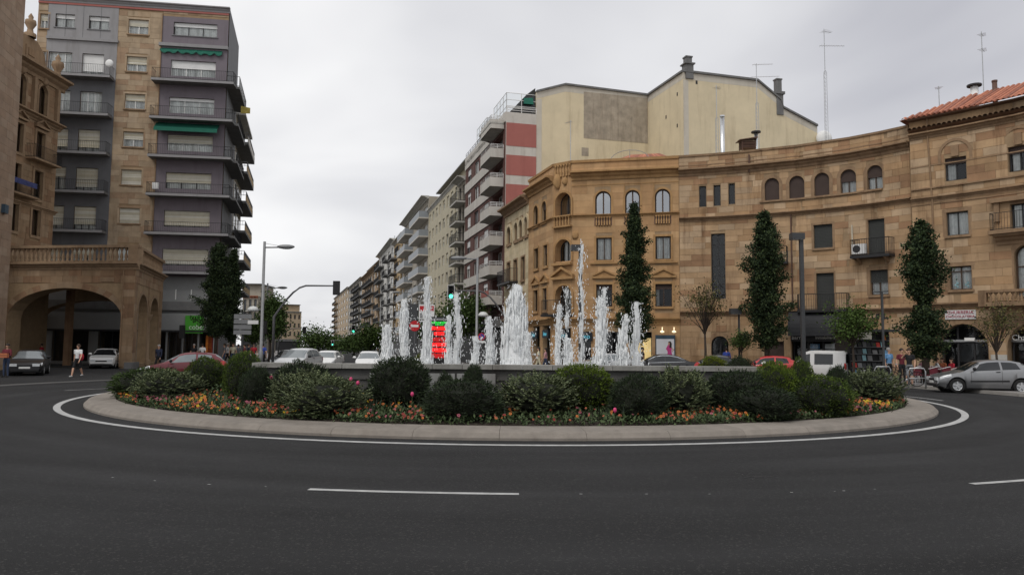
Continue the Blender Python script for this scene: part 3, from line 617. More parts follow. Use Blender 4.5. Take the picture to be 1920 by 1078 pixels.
# ================================================================== building C: sandstone house with tiled roof, right
def build_C():
    f = facC; T = bthing('tiled_sandstone_house', 'tall sandstone house with orange tiled roof at the right edge', f)
    ze = f.z(1815, 208); zl = f.z(1815, 231); zs1 = f.z(1815, 343); zs2 = f.z(1815, 364); zg = f.z(1790, 571)
    w = {}
    for k, r in dict(t1=(1772, 295, 1812, 338), t2=(1890, 272, 1932, 320), m1=(1775, 397, 1816, 441), m2=(1895, 382, 1935, 432), l1=(1781, 499, 1822, 543)).items(): w[k] = opn(f, *r)
    w['l2'] = opn(f, 1903, 476, 1948, 548, True)
    for a, c in (('t1', 't2'), ('m1', 'm2')): w[c].z1 = w[a].z1+.05; w[c].z0 = w[a].z0
    w['l2'].z0 = zg+.25; w['l2'].z1 = w['l1'].z1+.9
    g1 = opn(f, 1762, 607, 1853, 690, True, 1.0); g1.z0 = .15; g2 = opn(f, 1888, 598, 1990, 690, True, 1.0); g2.z0 = .15; g2.z1 = g1.z1; g1.rise = g2.rise = 1.35
    O = list(w.values())+[g1, g2]; wl = wall(f, 0, ze, O, 'wall', ['joint', 'interior'], T)
    ashlar(f, .02, f.L-.02, .9, ze-.05, O, 'stone', wl, .45, (.7, 1.6), .022, .03, 11, 300, vis=inview)
    band(f, .02, f.sx(1760)[0]-.1, .05, .9, .07, 'plinth', 'concrete', T)
    band(f, f.sx(1856)[0], f.sx(1886)[0], .05, 1.6, .09, 'plinth', 'concrete', T)
    for z, o, h in ((zl-.12, .36, .36), (zs2+.1, .22, .3), (zg+.1, .3, .35)): cornice(f, 0, f.L, z, 'trim', T, o, h)
    band(f, 0, f.L, zs1-.06, zs1+.02, .12, 'sill_course', 'trim', T); band(f, 0, f.L, f.z(1815, 301), f.z(1815, 299), .05, 'moulding', 'trim', T)
    band(f, 0, f.L, zs2-.35, zs2-.28, .07, 'moulding', 'trim', T)
    for k in ('t1', 't2'):
        window(f, w[k], T, 'frame_dark', 2, blind='blind_brown', bfrac=.28, curtain='curtain', cfrac=(.08, .45)); o = w[k]; m = (o.s0+o.s1)/2
        a = Op(o.s0-.18, o.s1+.18, o.z1-.3, o.z1+.95, True); surround(f, a, T, 'trim', .16, .07, 'relief_arch')
        b = MB(); lbox(b, f.frame(m, o.z1+.05), -.2, .2, -.12, .02, 0, .65); b.build('keystone', 'trim', T)
    for k in ('m1', 'm2', 'l1'):
        surround(f, w[k], T, 'trim', .2, .05); window(f, w[k], T, 'frame_brown' if k == 'l1' else 'frame_dark', 2, curtain='curtain', cfrac=(.05, .96), sill=.14, transom=.78 if k == 'l1' else None)
    window(f, w['l2'], T, 'frame_brown', 2, curtain='curtain', transom=.6); surround(f, w['l2'], T, 'trim', .3, .09)
    b = MB(); M = f.frame((w['l1'].s0+w['l1'].s1)/2, w['l1'].z0, -.17)                         # flower stems printed on the curtains
    for s in (-.27, .27):
        b.tube([M @ Vector((s, 0, .2)), M @ Vector((s, 0, .8))], .012, 4)
        for k in range(3): b.ell(M @ Vector((s+.06*(-1)**k, 0, .18+.1*k)), (.06, .015, .07), 6, 4)
    b.build('curtain_print', 'print_teal', T)
    # carved stone balcony above and balustraded balcony below at the right edge
    a = f.sx(1868)[0]; z = f.z(1890, 440); slab(f, a, f.L, z, z+.2, .8, T, 'trim'); cornice(f, a+.2, f.L, z-.004, 'trim', T, .62, .55, 'balcony_corbel'); railing(f, a+.1, f.L-.05, z+.2, .7, T, .95, 'iron', .14)
    b = MB()
    t = f.sx(1878)[0]; z = f.z(1880, 392); lbox(b, f.frame(t, z), -.25, f.L-t, -.35, .02, .35, .6); lbox(b, f.frame(t, z), -.1, .15, -.2, .02, -.7, .35); b.build('window_hood', 'trim', T)
    a = f.sx(1847)[0]; z0 = f.z(1880, 575); bl = slab(f, a, f.L, z0, z0+.22, .95, T, 'trim'); z1 = z0+.22; h = f.z(1880, 545)-z1
    slab(f, a, f.L, z1+h-.14, z1+h, .95, bl, 'trim', 'handrail', .68); slab(f, a, a+.4, z1+.001, z1+h-.141, .95, bl, 'trim', 'pier', .6)
    balusters(f, a+.45, f.L, z1, h-.142, .82, 14, bl, 'trim', .09)
    b = MB()                                                                                      # hipped tile roof
    e0 = [f.P(t, ze+.05, .45) for t in (-.4, f.L*.5, f.L)]; zr = at(1850, 185, 46.6).z; r0 = [f.P(t, zr, -4.2) for t in (2.4, f.L*.55, f.L)]
    b.q(e0[0], e0[1], r0[1], r0[0]); b.q(e0[1], e0[2], r0[2], r0[1]); bk = f.P(-.4, ze+.05, -9); b.q(bk, e0[0], r0[0], f.P(2.4, zr, -5)); rf = b.build('roof', 'tile', T)
    cov = MB(); cov.lathe([(.105, 0), (.095, 1)], n=8); n = int(f.L/.26)                          # rows of barrel tiles running up the slope
    pb = MB(); half = []
    for k in range(5): a_ = pi*k/4; half.append((.105*cos(a_), .09*sin(a_)))
    for j in range(2): pb.v += [(x, j, z_) for x, z_ in half]
    pb.f = [(k, k+1, k+6, k+5) for k in range(4)]; pb.m = [0]*4; me = pb.mesh('tile_row', 'tile'); cnt = 0
    for i in range(n):
        t = -.3+(f.L+.3)*(i+.5)/n; p0 = f.P(t, ze+.06, .5); f0 = min(1, max(.05, (t+.4)/2.8)); p1 = f.P(t, ze+.06+(zr-ze)*f0, .5-4.65*f0); d = p1-p0
        o = obj('tile_row', me); o.matrix_basis = Matrix.Translation(p0) @ d.to_track_quat('Y', 'Z').to_matrix().to_4x4() @ Matrix.Diagonal((1, d.length, 1, 1)); adopt(o, rf)
    me2 = pb.mesh('eave_tile', 'tile_dark')
    for z in (zl+.12,):
        n = int(f.L/.26)
        for i in range(n):
            t = f.L*(i+.5)/n; M = f.frame(t, z, .42) @ Matrix.Diagonal((1.1, .42, 1.1, 1)); o = obj('eave_tile', me2); o.matrix_basis = M; adopt(o, T)
    strip(f, 0, f.L, [(-.02, zl-.02), (.4, zl+.11), (-.02, zl+.14)], 'tile_ledge', 'tile_dark', T)
    strip(f, 0, f.L, [(-.02, ze-.06), (.4, ze-.02), (.4, ze+.04), (-.02, ze+.05)], 'eave', 'tile_dark', T)
    b = MB(); t = f.sx(1752)[0]; b.tube([f.P(t, ze, .1), f.P(t, zl-.5, .08), f.P(t+.12, zs2, .07), f.P(t+.12, zg, .07)], .05, 6); b.build('drainpipe', 'trim', T)
    for g_ in (g1, g2):
        w_ = window(f, g_, T, 'frame_dark', 4 if g_ is g2 else 3, 'glass', name='shop_window', inset=.5, bar=.08, transom=.66); surround(f, g_, T, 'trim', .36, .09)
        b = MB(); M = f.frame((g_.s0+g_.s1)/2, .15); w2 = (g_.s1-g_.s0)/2; lbox(b, M, -w2, w2, .38, .47, 2.15, 2.28); b.build('transom_bar', 'steel', w_)
    b = MB(); t, z = f.pix(1816, 636); lbox(b, f.frame(t, z), -.26, .26, .2, .28, -.09, .09); b.build('lightbox', 'letter_white', T)
    t, z = f.pix(1802, 590); sg = MB(); M = f.frame(t, z, .1); lbox(sg, M, -.78, .78, -.06, .04, -.26, .26); s = sg.build('shop_sign', 'print_white', T)
    text('lettering', 'CHURRERIA', .25, 'sign_red', s, f.frame(t, z+.12, .175) @ Matrix.Rotation(pi/2, 4, 'X')); text('lettering', 'CHOCOLATERIA', .195, 'sign_red', s, f.frame(t, z-.11, .175) @ Matrix.Rotation(pi/2, 4, 'X'))
    t, z = f.pix(1908, 633); text('lettering', 'Charro', .42, 'letter_white', T, f.frame(t+.25, z, -.3) @ Matrix.Rotation(pi/2, 4, 'X'))
    M = f.frame((g2.s0+g2.s1)/2, 2.5); b = MB(); lbox(b, M, -1.6, 1.6, .44, .47, .45, 1.5); b.build('shop_panel', 'panel_orange', T)
    body(f, 9, ze, T)
    return ze
mat('sign_red', (.35, .03, .06), .5, 0); mat('panel_orange', (.20, .07, .02), .6, .3, 3)
ZC = build_C()
# ================================================================== building A: warm sandstone corner house
def build_A():
    f = facA; T = bthing('corner_house', 'warm sandstone corner house with arched top windows and pediments, behind the fountain', f)
    zt = (f.z(1085, 303)+f.z(1265, 293.5))/2; zc = (f.z(1085, 332)+f.z(1265, 321))/2; zs = (f.z(1085, 404.5)+f.z(1265, 399.5))/2; zg = (f.z(1090, 600)+f.z(1250, 597))/2
    tops = [opn(f, *r, arch=True) for r in ((1116, 359, 1146, 403), (1172, 357, 1200, 401.5), (1228, 354, 1257, 400))]
    mid = [opn(f, *r) for r in ((1118, 446, 1147, 488), (1173, 445, 1202, 487), (1229, 443, 1258, 486))]
    low = [opn(f, *r) for r in ((1118, 534, 1148, 575), (1173, 533, 1203, 575), (1229, 532, 1260, 575))]
    for row in (tops, mid, low):
        a = sum(o.z0 for o in row)/3; c = sum(o.z1 for o in row)/3
        for o in row: o.z0, o.z1 = a, c
    sh = [opn(f, 1086, 622, 1108, 660), opn(f, 1124, 618, 1170, 660), opn(f, 1180, 622, 1222, 660)]
    for o in sh: o.z0 = .2; o.z1 = f.z(1150, 622); o.deep = 1.0
    O = tops+mid+low+sh; wl = wall(f, 0, zt, O, 'wall', ['joint', 'interior'], T)
    ashlar(f, .02, f.L-.02, .9, zt-.05, O, 'stone_warm', wl, .48, (.9, 1.9), .016, .03, 21, 300, .01, vis=inview)
    band(f, .02, f.L-.02, .05, .9, .07, 'plinth', 'trim_warm', T); strip(f, -.03, f.L, [(-.02, zt-.14), (.10, zt-.14), (.12, zt+.05), (-.3, zt+.08)], 'coping', 'trim_warm', T)
    cornice(f, 0, f.L, zc+.28, 'trim_warm', T, .6, .62); band(f, 0, f.L, zc-.75, zc-.68, .05, 'moulding', 'trim_warm', T)
    cornice(f, 0, f.L, zs+.05, 'trim_warm', T, .2, .2, 'string_course'); cornice(f, 0, f.L, zg+.12, 'trim_warm', T, .35, .5, 'string_course')
    for i in range(3):
        surround(f, tops[i], T, 'trim_warm', .14, .05); window(f, tops[i], T, 'frame_brown', 2, 'glass_sky', bar=.09)
        o = tops[i]; hb = .62; M = f.frame((o.s0+o.s1)/2, zs-.16-hb); w = (o.s1-o.s0)/2+.05
        b = MB(); lbox(b, M, -w, w, -.02, .03, 0, hb); b.build('recess_shade', 'copper', T)  # flat plate; shade of a hollow behind the balusters put into its dark colour
        balusters(f, o.s0, o.s1, zs-.15-hb, hb-.01, .08, 6, T, 'trim_warm', .075)
        o = mid[i]; surround(f, o, T, 'trim_warm', .14, .05); window(f, o, T, 'frame_brown', 2, curtain='curtain', cfrac=(.1, .9), sill=.14, sillmat='trim_warm')
        b = MB(); lbox(b, f.frame((o.s0+o.s1)/2, o.z0-.3), -1.0, 1.0, -.16, .02, .02, .14); b.build('sill_ledge', 'trim_warm', T)
        o = low[i]; surround(f, o, T, 'trim_warm', .18, .05); window(f, o, T, 'frame_brown', 2, blind='blind_brown', bfrac=.22, curtain='curtain', cfrac=(.0, .22), sill=.16, sillmat='trim_warm')
        pediment(f, (o.s0+o.s1)/2, o.z1+.45, 1.72, .68, T)
        t = (tops[i].s0+tops[i].s1)/2
        if i < 2:
            t2 = (tops[i].s1+tops[i+1].s0)/2; b = MB(); lbox(b, f.frame(t2, zs), -.5, -.42, -.04, .02, .1, zc-zs-.8); lbox(b, f.frame(t2, zs), .42, .5, -.04, .02, .1, zc-zs-.8); b.build('pilaster_strip', 'trim_warm', T, kind='stuff')
    for o in sh: window(f, o, T, 'frame_dark', 2, name='shop_window', inset=.35)
    # poster light box with a figure in a pink dress, two lamps over it
    s0, s1, z0, z1 = f.rect(1229, 628, 1266, 672); M = f.frame((s0+s1)/2, z0, 0); w = (s1-s0)/2; h = z1-z0
    b = MB(); lbox(b, M, -w, w, -.14, .02, -.5, h); pb = b.build('poster_case', 'case_blue', T)
    b = MB(); lbox(b, M, -w+.07, w-.07, -.146, -.141, -.4, h-.28); b.build('poster', 'poster_white', pb)
    def flat(pts, name, m, o=-.152): b = MB(); b.q(*[M @ Vector((x, o, z)) for x, z in pts]); b.build(name, m, pb)
    cx, fz = .28, -.05
    flat([(cx-.16, fz), (cx+.22, fz), (cx+.15, fz+.55), (cx+.17, fz+.85), (cx+.1, fz+1.0), (cx-.1, fz+1.0), (cx-.24, fz+.72), (cx-.15, fz+.62), (cx-.12, fz+.5)], 'printed_dress', 'dress_pink')
    flat([(cx-.07, fz+.99), (cx+.07, fz+.99), (cx+.09, fz+1.12), (cx+.03, fz+1.2), (cx-.06, fz+1.19), (cx-.09, fz+1.1)], 'printed_face', 'skin_a')
    flat([(cx, fz+.8), (cx+.15, fz+.78), (cx+.17, fz+1.1), (cx+.1, fz+1.24), (cx-.04, fz+1.25), (cx-.08, fz+1.18), (cx+.04, fz+1.16)], 'printed_hair', 'hair_dark', -.156)
    flat([(cx+.15, fz+.85), (cx+.33, fz+.66), (cx+.2, fz+.5), (cx+.18, fz+.56), (cx+.25, fz+.66), (cx+.14, fz+.76)], 'printed_arm', 'skin_a', -.155)
    for px in (1242, 1264):
        t, z = f.pix(px, 622); b = MB(); b.tube([f.P(t, z+.25, 0), f.P(t, z+.3, .35), f.P(t, z+.05, .42)], .03, 6); b.ell(f.P(t, z, .42), (.16, .16, .08), 8, 4); b.build('wall_lamp', 'lamp_warm', T)
    t, z = f.pix(1208, 652); b = MB(); lbox(b, f.frame(t, z), -.9, .9, .36, .5, -.9, .7); b.build('shop_display', 'lit_shop', T)
    # ---- chamfered corner
    c = facAc; T2 = T; ca = [opn(c, 1042, 361.6, 1071, 405, True, .9), opn(c, 1042, 449, 1071, 490, True, .9), opn(c, 1042, 535, 1072, 590, True, .9)]
    cd_ = opn(c, 1044, 615, 1070, 660); cd_.z0 = .2; cd_.deep = 1
    wall(c, 0, zt, ca+[cd_], 'corner_wall', ['stone_warm', 'interior'], T)
    for i, o in enumerate(ca):
        window(c, o, T, 'frame_dark', 2, 'glass_sky' if i == 0 else 'glass', inset=.6, curtain='curtain' if i else None, cfrac=(.2, .8)); surround(c, o, T, 'trim_warm', .16, .07)
        if i == 0: slab(c, o.s0-.15, o.s1+.1, o.z0-.1, o.z0, .3, T, 'trim_warm'); slab(c, o.s0-.15, o.s1+.1, o.z0-.88, o.z0-.76, .3, T, 'trim_warm'); balusters(c, o.s0-.1, o.s1+.05, o.z0-.76, .66, .2, 6, T, 'trim_warm', .075)
        if i == 1: pediment(c, (o.s0+o.s1)/2, o.z0-1.35, 2.0, .95, T, out=.3); slab(c, o.s0-.2, o.s1+.15, o.z0-.32, o.z0-.15, .35, T, 'trim_warm')
    window(c, cd_, T, 'frame_dark', 2, name='door', inset=.4)
    cornice(c, 0, c.L, zs+.05, 'trim_warm', T, .2, .2, 'string_course'); cornice(c, 0, c.L, zg+.12, 'trim_warm', T, .35, .5, 'string_course')
    strip(c, 0, c.L, [(-.02, zt-.14), (.10, zt-.14), (.12, zt+.05), (-.3, zt+.08)], 'coping', 'trim_warm', T)
    balusters(c, .1, c.L, zt-1.05, .9, .06, 6, T, 'trim_warm', .09)
    b = MB(); t, z = c.pix(1047, 341); M = c.frame(t, z)
    b.ell(M @ Vector((0, -.1, 0)), (.34, .16, .55), 10, 8, .1); b.build('stone_crest', 'trim_warm', T, True)
    for px, py in ((1061, 340), (1079, 441)):
        ff = c if px < 1070 else f; t, z = ff.pix(px, py); b = MB(); M = ff.frame(t, z); b.ell(M @ Vector((0, -.06, 0)), (.26, .1, .3), 10, 6, .12); b.build('carved_boss', 'trim_warm', T, True)
    o = ca[2]; bl = slab(c, -.5, c.L+.1, o.z0-.15, o.z0, .85, T, 'iron'); railing(c, -.45, c.L+.05, o.z0, .8, bl, 1.05, 'iron', .12)
    # ---- street side
    g = facAs; so_ = [opn(g, *r, arch=k < 2) for k, r in enumerate(((1001, 387, 1009.5, 421), (1016.5, 377, 1025, 418), (1002, 465, 1010, 503), (1019.5, 461, 1027, 500), (1001, 544, 1009, 583), (1018, 541, 1026, 582)))]
    for k in (0, 2, 4):
        a = (so_[k].z0+so_[k+1].z0)/2; d = (so_[k].z1+so_[k+1].z1)/2
        for o in so_[k:k+2]: o.z0, o.z1 = a, d
    gs = [opn(g, 1000, 625, 1012, 660), opn(g, 1018, 620, 1032, 660)]
    for o in gs: o.z0 = .2; o.deep = 1; o.z1 = 3.4
    wl = wall(g, 0, zt, so_+gs, 'street_wall', ['joint', 'interior'], T); ashlar(g, .02, g.L-.02, .9, zt-.05, so_+gs, 'stone_warm', wl, .48, (.9, 1.9), .016, .03, 22, 120, .01, vis=inview)
    for k, o in enumerate(so_):
        surround(g, o, T, 'trim_warm', .16, .06); window(g, o, T, 'frame_brown', 2, blind='blind_brown' if k % 2 else None, bfrac=.4, sill=.2, sillmat='trim_warm')
        if k > 3: pediment(g, (o.s0+o.s1)/2, o.z1+.4, 1.9, .75, T)
    for o in gs: window(g, o, T, 'frame_dark', 1, name='shop_window', inset=.35)
    cornice(g, 0, g.L, zc+.28, 'trim_warm', T, .6, .62); cornice(g, 0, g.L, zs+.05, 'trim_warm', T, .2, .2, 'string_course'); cornice(g, 0, g.L, zg+.12, 'trim_warm', T, .35, .5, 'string_course')
    strip(g, 0, g.L, [(-.02, zt-.14), (.10, zt-.14), (.12, zt+.05), (-.3, zt+.08)], 'coping', 'trim_warm', T)
    # teal shop signs with lettering
    for ff, px, py, w in ((g, 1004, 628, 1.5), (g, 1026, 626, 1.3), (c, 1057, 629, 1.3), (f, 1098, 631, 1.0)):
        t, z = ff.pix(px, py); M = ff.frame(t, z, .1); b = MB(); lbox(b, M, -w/2, w/2, -.08, .06, -.3, .3); s = b.build('shop_sign', 'sign_navy', T)
        text('lettering', 'imo', .45, 'letter_cyan', s, ff.frame(t, z, .19) @ Matrix.Rotation(pi/2, 4, 'X'))
    b = MB(); pts = [f.P(0, 0), f.P(f.L, 0), f.P(f.L, 0, -9), g.P(0, 0, -9), g.P(0, 0), g.P(g.L, 0)]
    b.q(*[(p.x, p.y, zt-.3) for p in pts]); p, q, r, s = pts[1], pts[2], pts[3], pts[4]
    for a, d in ((p, q), (q, r), (r, s)): b.q((a.x, a.y, 0), (d.x, d.y, 0), (d.x, d.y, zt-.3), (a.x, a.y, zt-.3))
    b.build('shell', 'joint', T)
    t0, t1 = f.sx(1150)[0], f.sx(1262)[0]; b = MB(); zk = at(1205, 293.5, 58).z; a, d, e_, h_ = f.P(t0, zt+.1, -1.0), f.P(t1, zt+.1, -1.0), f.P(t1-1, zk, -4), f.P(t0+1, zk, -4); b.q(a, d, e_, h_); b.q(f.P(t0, zt-.3, -6), a, h_); b.q(d, f.P(t1, zt-.3, -6), e_); rf = b.build('tile_roof', 'tile', T)
    for i in range(22):
        u = (i+.5)/22; p0, p1 = a.lerp(d, u)+Vector((0, 0, .02)), h_.lerp(e_, u)+Vector((0, 0, .02)); b = MB(); b.tube([p0, p1], .09, 5); b.build('tile_row', 'tile', rf)
    # metal hoop of a roof frame
    b = MB(); t0, t1 = f.sx(1143)[0], f.sx(1218)[0]; b.tube([f.P(t0+(t1-t0)*(.5-.5*cos(pi*i/10)), zt+.1+.75*sin(pi*i/10), -.8) for i in range(11)], .025, 5); b.tube([f.P((t0+t1)/2, zt-.3, -.8), f.P((t0+t1)/2, zt+.85, -.8)], .02, 5); b.build('hoop_frame', 'rail_grey', T)
    return zt
mat('case_blue', (.04, .07, .10), .4, .1, 3); mat('poster_white', (.62, .63, .67), .5, .03, 2); mat('dress_pink', (.50, .05, .22), .6, .2, 12); mat('skin_a', (.50, .29, .20), .6, .08, 8); mat('hair_dark', (.02, .014, .01), .6, .2, 20)
mat('lamp_warm', (.8, .7, .5), .5, 0, emit=(1, .85, .55), estr=1.2); mat('lit_shop', (.7, .55, .25), .6, .35, 1.5, emit=(1, .72, .3), estr=.3)
mat('sign_navy', (.01, .015, .022), .4, 0); mat('letter_cyan', (.1, .4, .5), .5, 0, emit=(.15, .6, .8), estr=.35)
ZA = build_A()
# ================================================================== A2: small pale house next along the avenue
def build_A2():
    f = facA2; T = bthing('pale_stone_house', 'narrow pale stone house with small arched top windows on the avenue corner', f); zt = 1.8+12.7
    tops = [opn(f, *r, arch=True) for r in ((952, 424, 959, 456), (965.5, 418, 972, 451), (974.5, 414, 981, 447), (985, 407, 992.0, 441))]; z0 = sum(o.z0 for o in tops)/4; z1 = sum(o.z1 for o in tops)/4
    for o in tops: o.z0, o.z1 = z0, z1
    tops[3].s1 = min(tops[3].s1, f.L-.15)
    rest = []
    for zz in (z0-3.6, z0-7.0):
        for k in range(3): c = f.L*(.2+.3*k); rest.append(Op(c-.5, c+.5, zz, zz+1.9))
    sh = [Op(f.L*(.08+.33*k), f.L*(.08+.33*k)+1.7, .2, 3.2, deep=1) for k in range(3)]; O = tops+rest+sh
    wl = wall(f, 0, zt, O, 'wall', ['joint', 'interior'], T); ashlar(f, .02, f.L-.02, .9, zt-.6, O, 'stone_pale', wl, .5, (.9, 1.7), .016, .03, 5, 150, .01, vis=inview)
    cornice(f, 0, f.L, zt-.25, 'trim', T, .75, .7); strip(f, 0, f.L, [(-.02, zt-.25), (.25, zt-.22), (.2, zt+.1), (-.3, zt+.25)], 'parapet', 'trim', T); cornice(f, 0, f.L, 4.2, 'trim', T, .3, .3, 'string_course')
    for o in tops: surround(f, o, T, 'stone_pale', .25, .12); window(f, o, T, 'frame_dark', 1, sill=.25)
    for o in rest: surround(f, o, T, 'trim', .14, .06); window(f, o, T, 'frame_dark', 2, sill=.2)
    for o in sh: window(f, o, T, 'frame_dark', 1, name='shop_window', inset=.3)
    bl = slab(f, f.L*.05, f.L*.6, z0-3.75, z0-3.6, .8, T, 'iron'); railing(f, f.L*.05, f.L*.6, z0-3.6, .78, bl, 1.1, 'iron', .13)
    body(f, 9, zt-.3, T)
build_A2()
# ================================================================== cream party walls behind
mat('cream_wall', (.61, .525, .365), .95, .13, .35, .1, 12, stain=.35); mat('cream_grey', (.50, .465, .40), .95, .12, .6, stain=.3); mat('render_patch', (.33, .285, .225), .95, .3, 1.3, .2, 10, stain=.6)
def build_cream():
    p = [sd(945.5)]; u = Vector((1, .267)); c0 = Vector(p[0]); k1 = c0+u*2.84; k2 = c0+u*13.93; k3 = k2+Vector((.267, -1))*7.0; k4 = k3+u*13.3
    f1 = Fac([k1, k2]); f2 = Fac([k2, k3]); f3 = Fac([k3, k4]); T = thing('cream_party_wall_block', 'tall cream rendered block with blank stepped walls and chimneys behind the sandstone houses', 'building', ((k1.x+k4.x)/2, k2.y, 0))
    def blank(f, tops, name='wall', m='cream_wall'):
        b = MB()
        for (ta, za), (tb, zb) in zip(tops, tops[1:]): b.q(f.P(ta, 0), f.P(tb, 0), f.P(tb, zb), f.P(ta, za))
        return b.build(name, m, T)
    def top(f, px, py): return f.pix(px, py)
    t1 = [(0, f1.z(1003, 171)), top(f1, 1060, 158), (f1.L, f1.z(1217, 178))]; zc = t1[-1][1]
    t2 = [(0, zc), (f2.L, f2.z(1285, 130))]; z3 = t2[-1][1]; t3 = [(0, z3), top(f3, 1420, 150), top(f3, 1463, 186), top(f3, 1468, 201), (f3.L, f3.z(1540, 236))]
    for f, t in ((f1, t1), (f2, t2), (f3, t3)):
        blank(f, t); b = MB()
        for (ta, za), (tb, zb) in zip(t, t[1:]): b.hexa([f.P(ta, za-.12, .16), f.P(tb, zb-.12, .16), f.P(tb, zb-.12, -.4), f.P(ta, za-.12, -.4), f.P(ta, za+.06, .16), f.P(tb, zb+.06, .16), f.P(tb, zb+.06, -.4), f.P(ta, za+.06, -.4)])
        b.build('coping', 'concrete_dark', T)
        b = MB()
        for (ta, za), (tb, zb) in zip(t, t[1:]): b.q(f.P(ta, za-.75, .006), f.P(tb, zb-.75, .006), f.P(tb, zb-.121, .006), f.P(ta, za-.121, .006))
        b.build('grey_edge', 'cream_grey', T)
    b = MB(); b.q(f1.P(0, 8, .008), f1.P(.55, 8, .008), f1.P(.55, t1[0][1]-.7, .008), f1.P(0, t1[0][1]-.8, .008)); b.build('grey_edge', 'cream_grey', T)
    b = MB(); b.q(f3.P(0, 8, .008), f3.P(.5, 8, .008), f3.P(.5, z3-.8, .008), f3.P(0, z3-.8, .008)); b.build('grey_edge', 'cream_grey', T)
    s0, s1 = f1.sx(1094)[0], f1.L-.05; b = MB(); lbox(b, f1.frame((s0+s1)/2, 0), -(s1-s0)/2, (s1-s0)/2, -.02, .01, f1.z(1150, 264), f1.z(1150, 178)); b.build('rough_patch', 'render_patch', T)
    t, z = f1.pix(1097, 285); b = MB(); lbox(b, f1.frame(t, z), -.35, .35, -.015, .01, -.4, .4); b.build('rough_patch', 'render_patch', T)
    # closing sides, back and roof
    bk = [Vector((k4.x-.267*14, k4.y+14)), Vector((k1.x-.267*14, k1.y+14))]; tt = lambda p, z: (p.x, p.y, z); b = MB()
    b.q(tt(k4, 0), tt(bk[0], 0), tt(bk[0], 20), tt(k4, t3[-1][1])); b.q(tt(bk[0], 0), tt(bk[1], 0), tt(bk[1], 22), tt(bk[0], 20)); b.q(tt(bk[1], 0), tt(k1, 0), tt(k1, t1[0][1]), tt(bk[1], 22)); b.build('back_wall', 'cream_wall', T)
    b = MB(); r = [f1.P(t, z-.1) for t, z in t1]+[f2.P(f2.L, z3-.1)]+[f3.P(t, z-.1) for t, z in t3[1:]]
    for a, c in zip(r, r[1:]): b.q(a, c, (c.x-3.7, c.y+14, c.z-1.5), (a.x-3.7, a.y+14, a.z-1.5))
    b.build('roof', 'tile', T)
    for f, px, y0, y1, w in ((f3, 1292, 132, 108, .38), (f3, 1462, 200, 150, .34)):
        t, z0 = f.pix(px, y0); z1 = f.z(px, y1); b = MB(); M = f.frame(t, 0, -.25); h = z1-z0
        lbox(b, M, -w, w, -w, w, z0-.8, z0+h*.45); lbox(b, M, -w-.12, w+.12, -w-.12, w+.12, z0+h*.45, z0+h*.55); lbox(b, M, -w*.75, w*.75, -w*.75, w*.75, z0+h*.55, z1); lbox(b, M, -w*.9, w*.9, -w*.9, w*.9, z1, z1+.12); b.build('chimney', 'concrete_dark', T)
    b = MB(); t, z = f3.pix(1540, 262); b.ell(f3.P(t, z, .4), (.75, .3, .75), 12, 8); b.build('satellite_dish', 'blind_white', T, True)
    for i in range(5):
        px, py = ((1270, 177), (1270, 236), (1306, 155), (1249, 220), (1308, 300))[i]; f = f2 if px < 1284 else f3; t, z = f.pix(px, py); b = MB(); lbox(b, f.frame(t, z), -.09, .09, -.02, .02, -.16, .16); b.build('wall_vent', 'iron', T)
    return f1, f3
fK1, fK3 = build_cream()
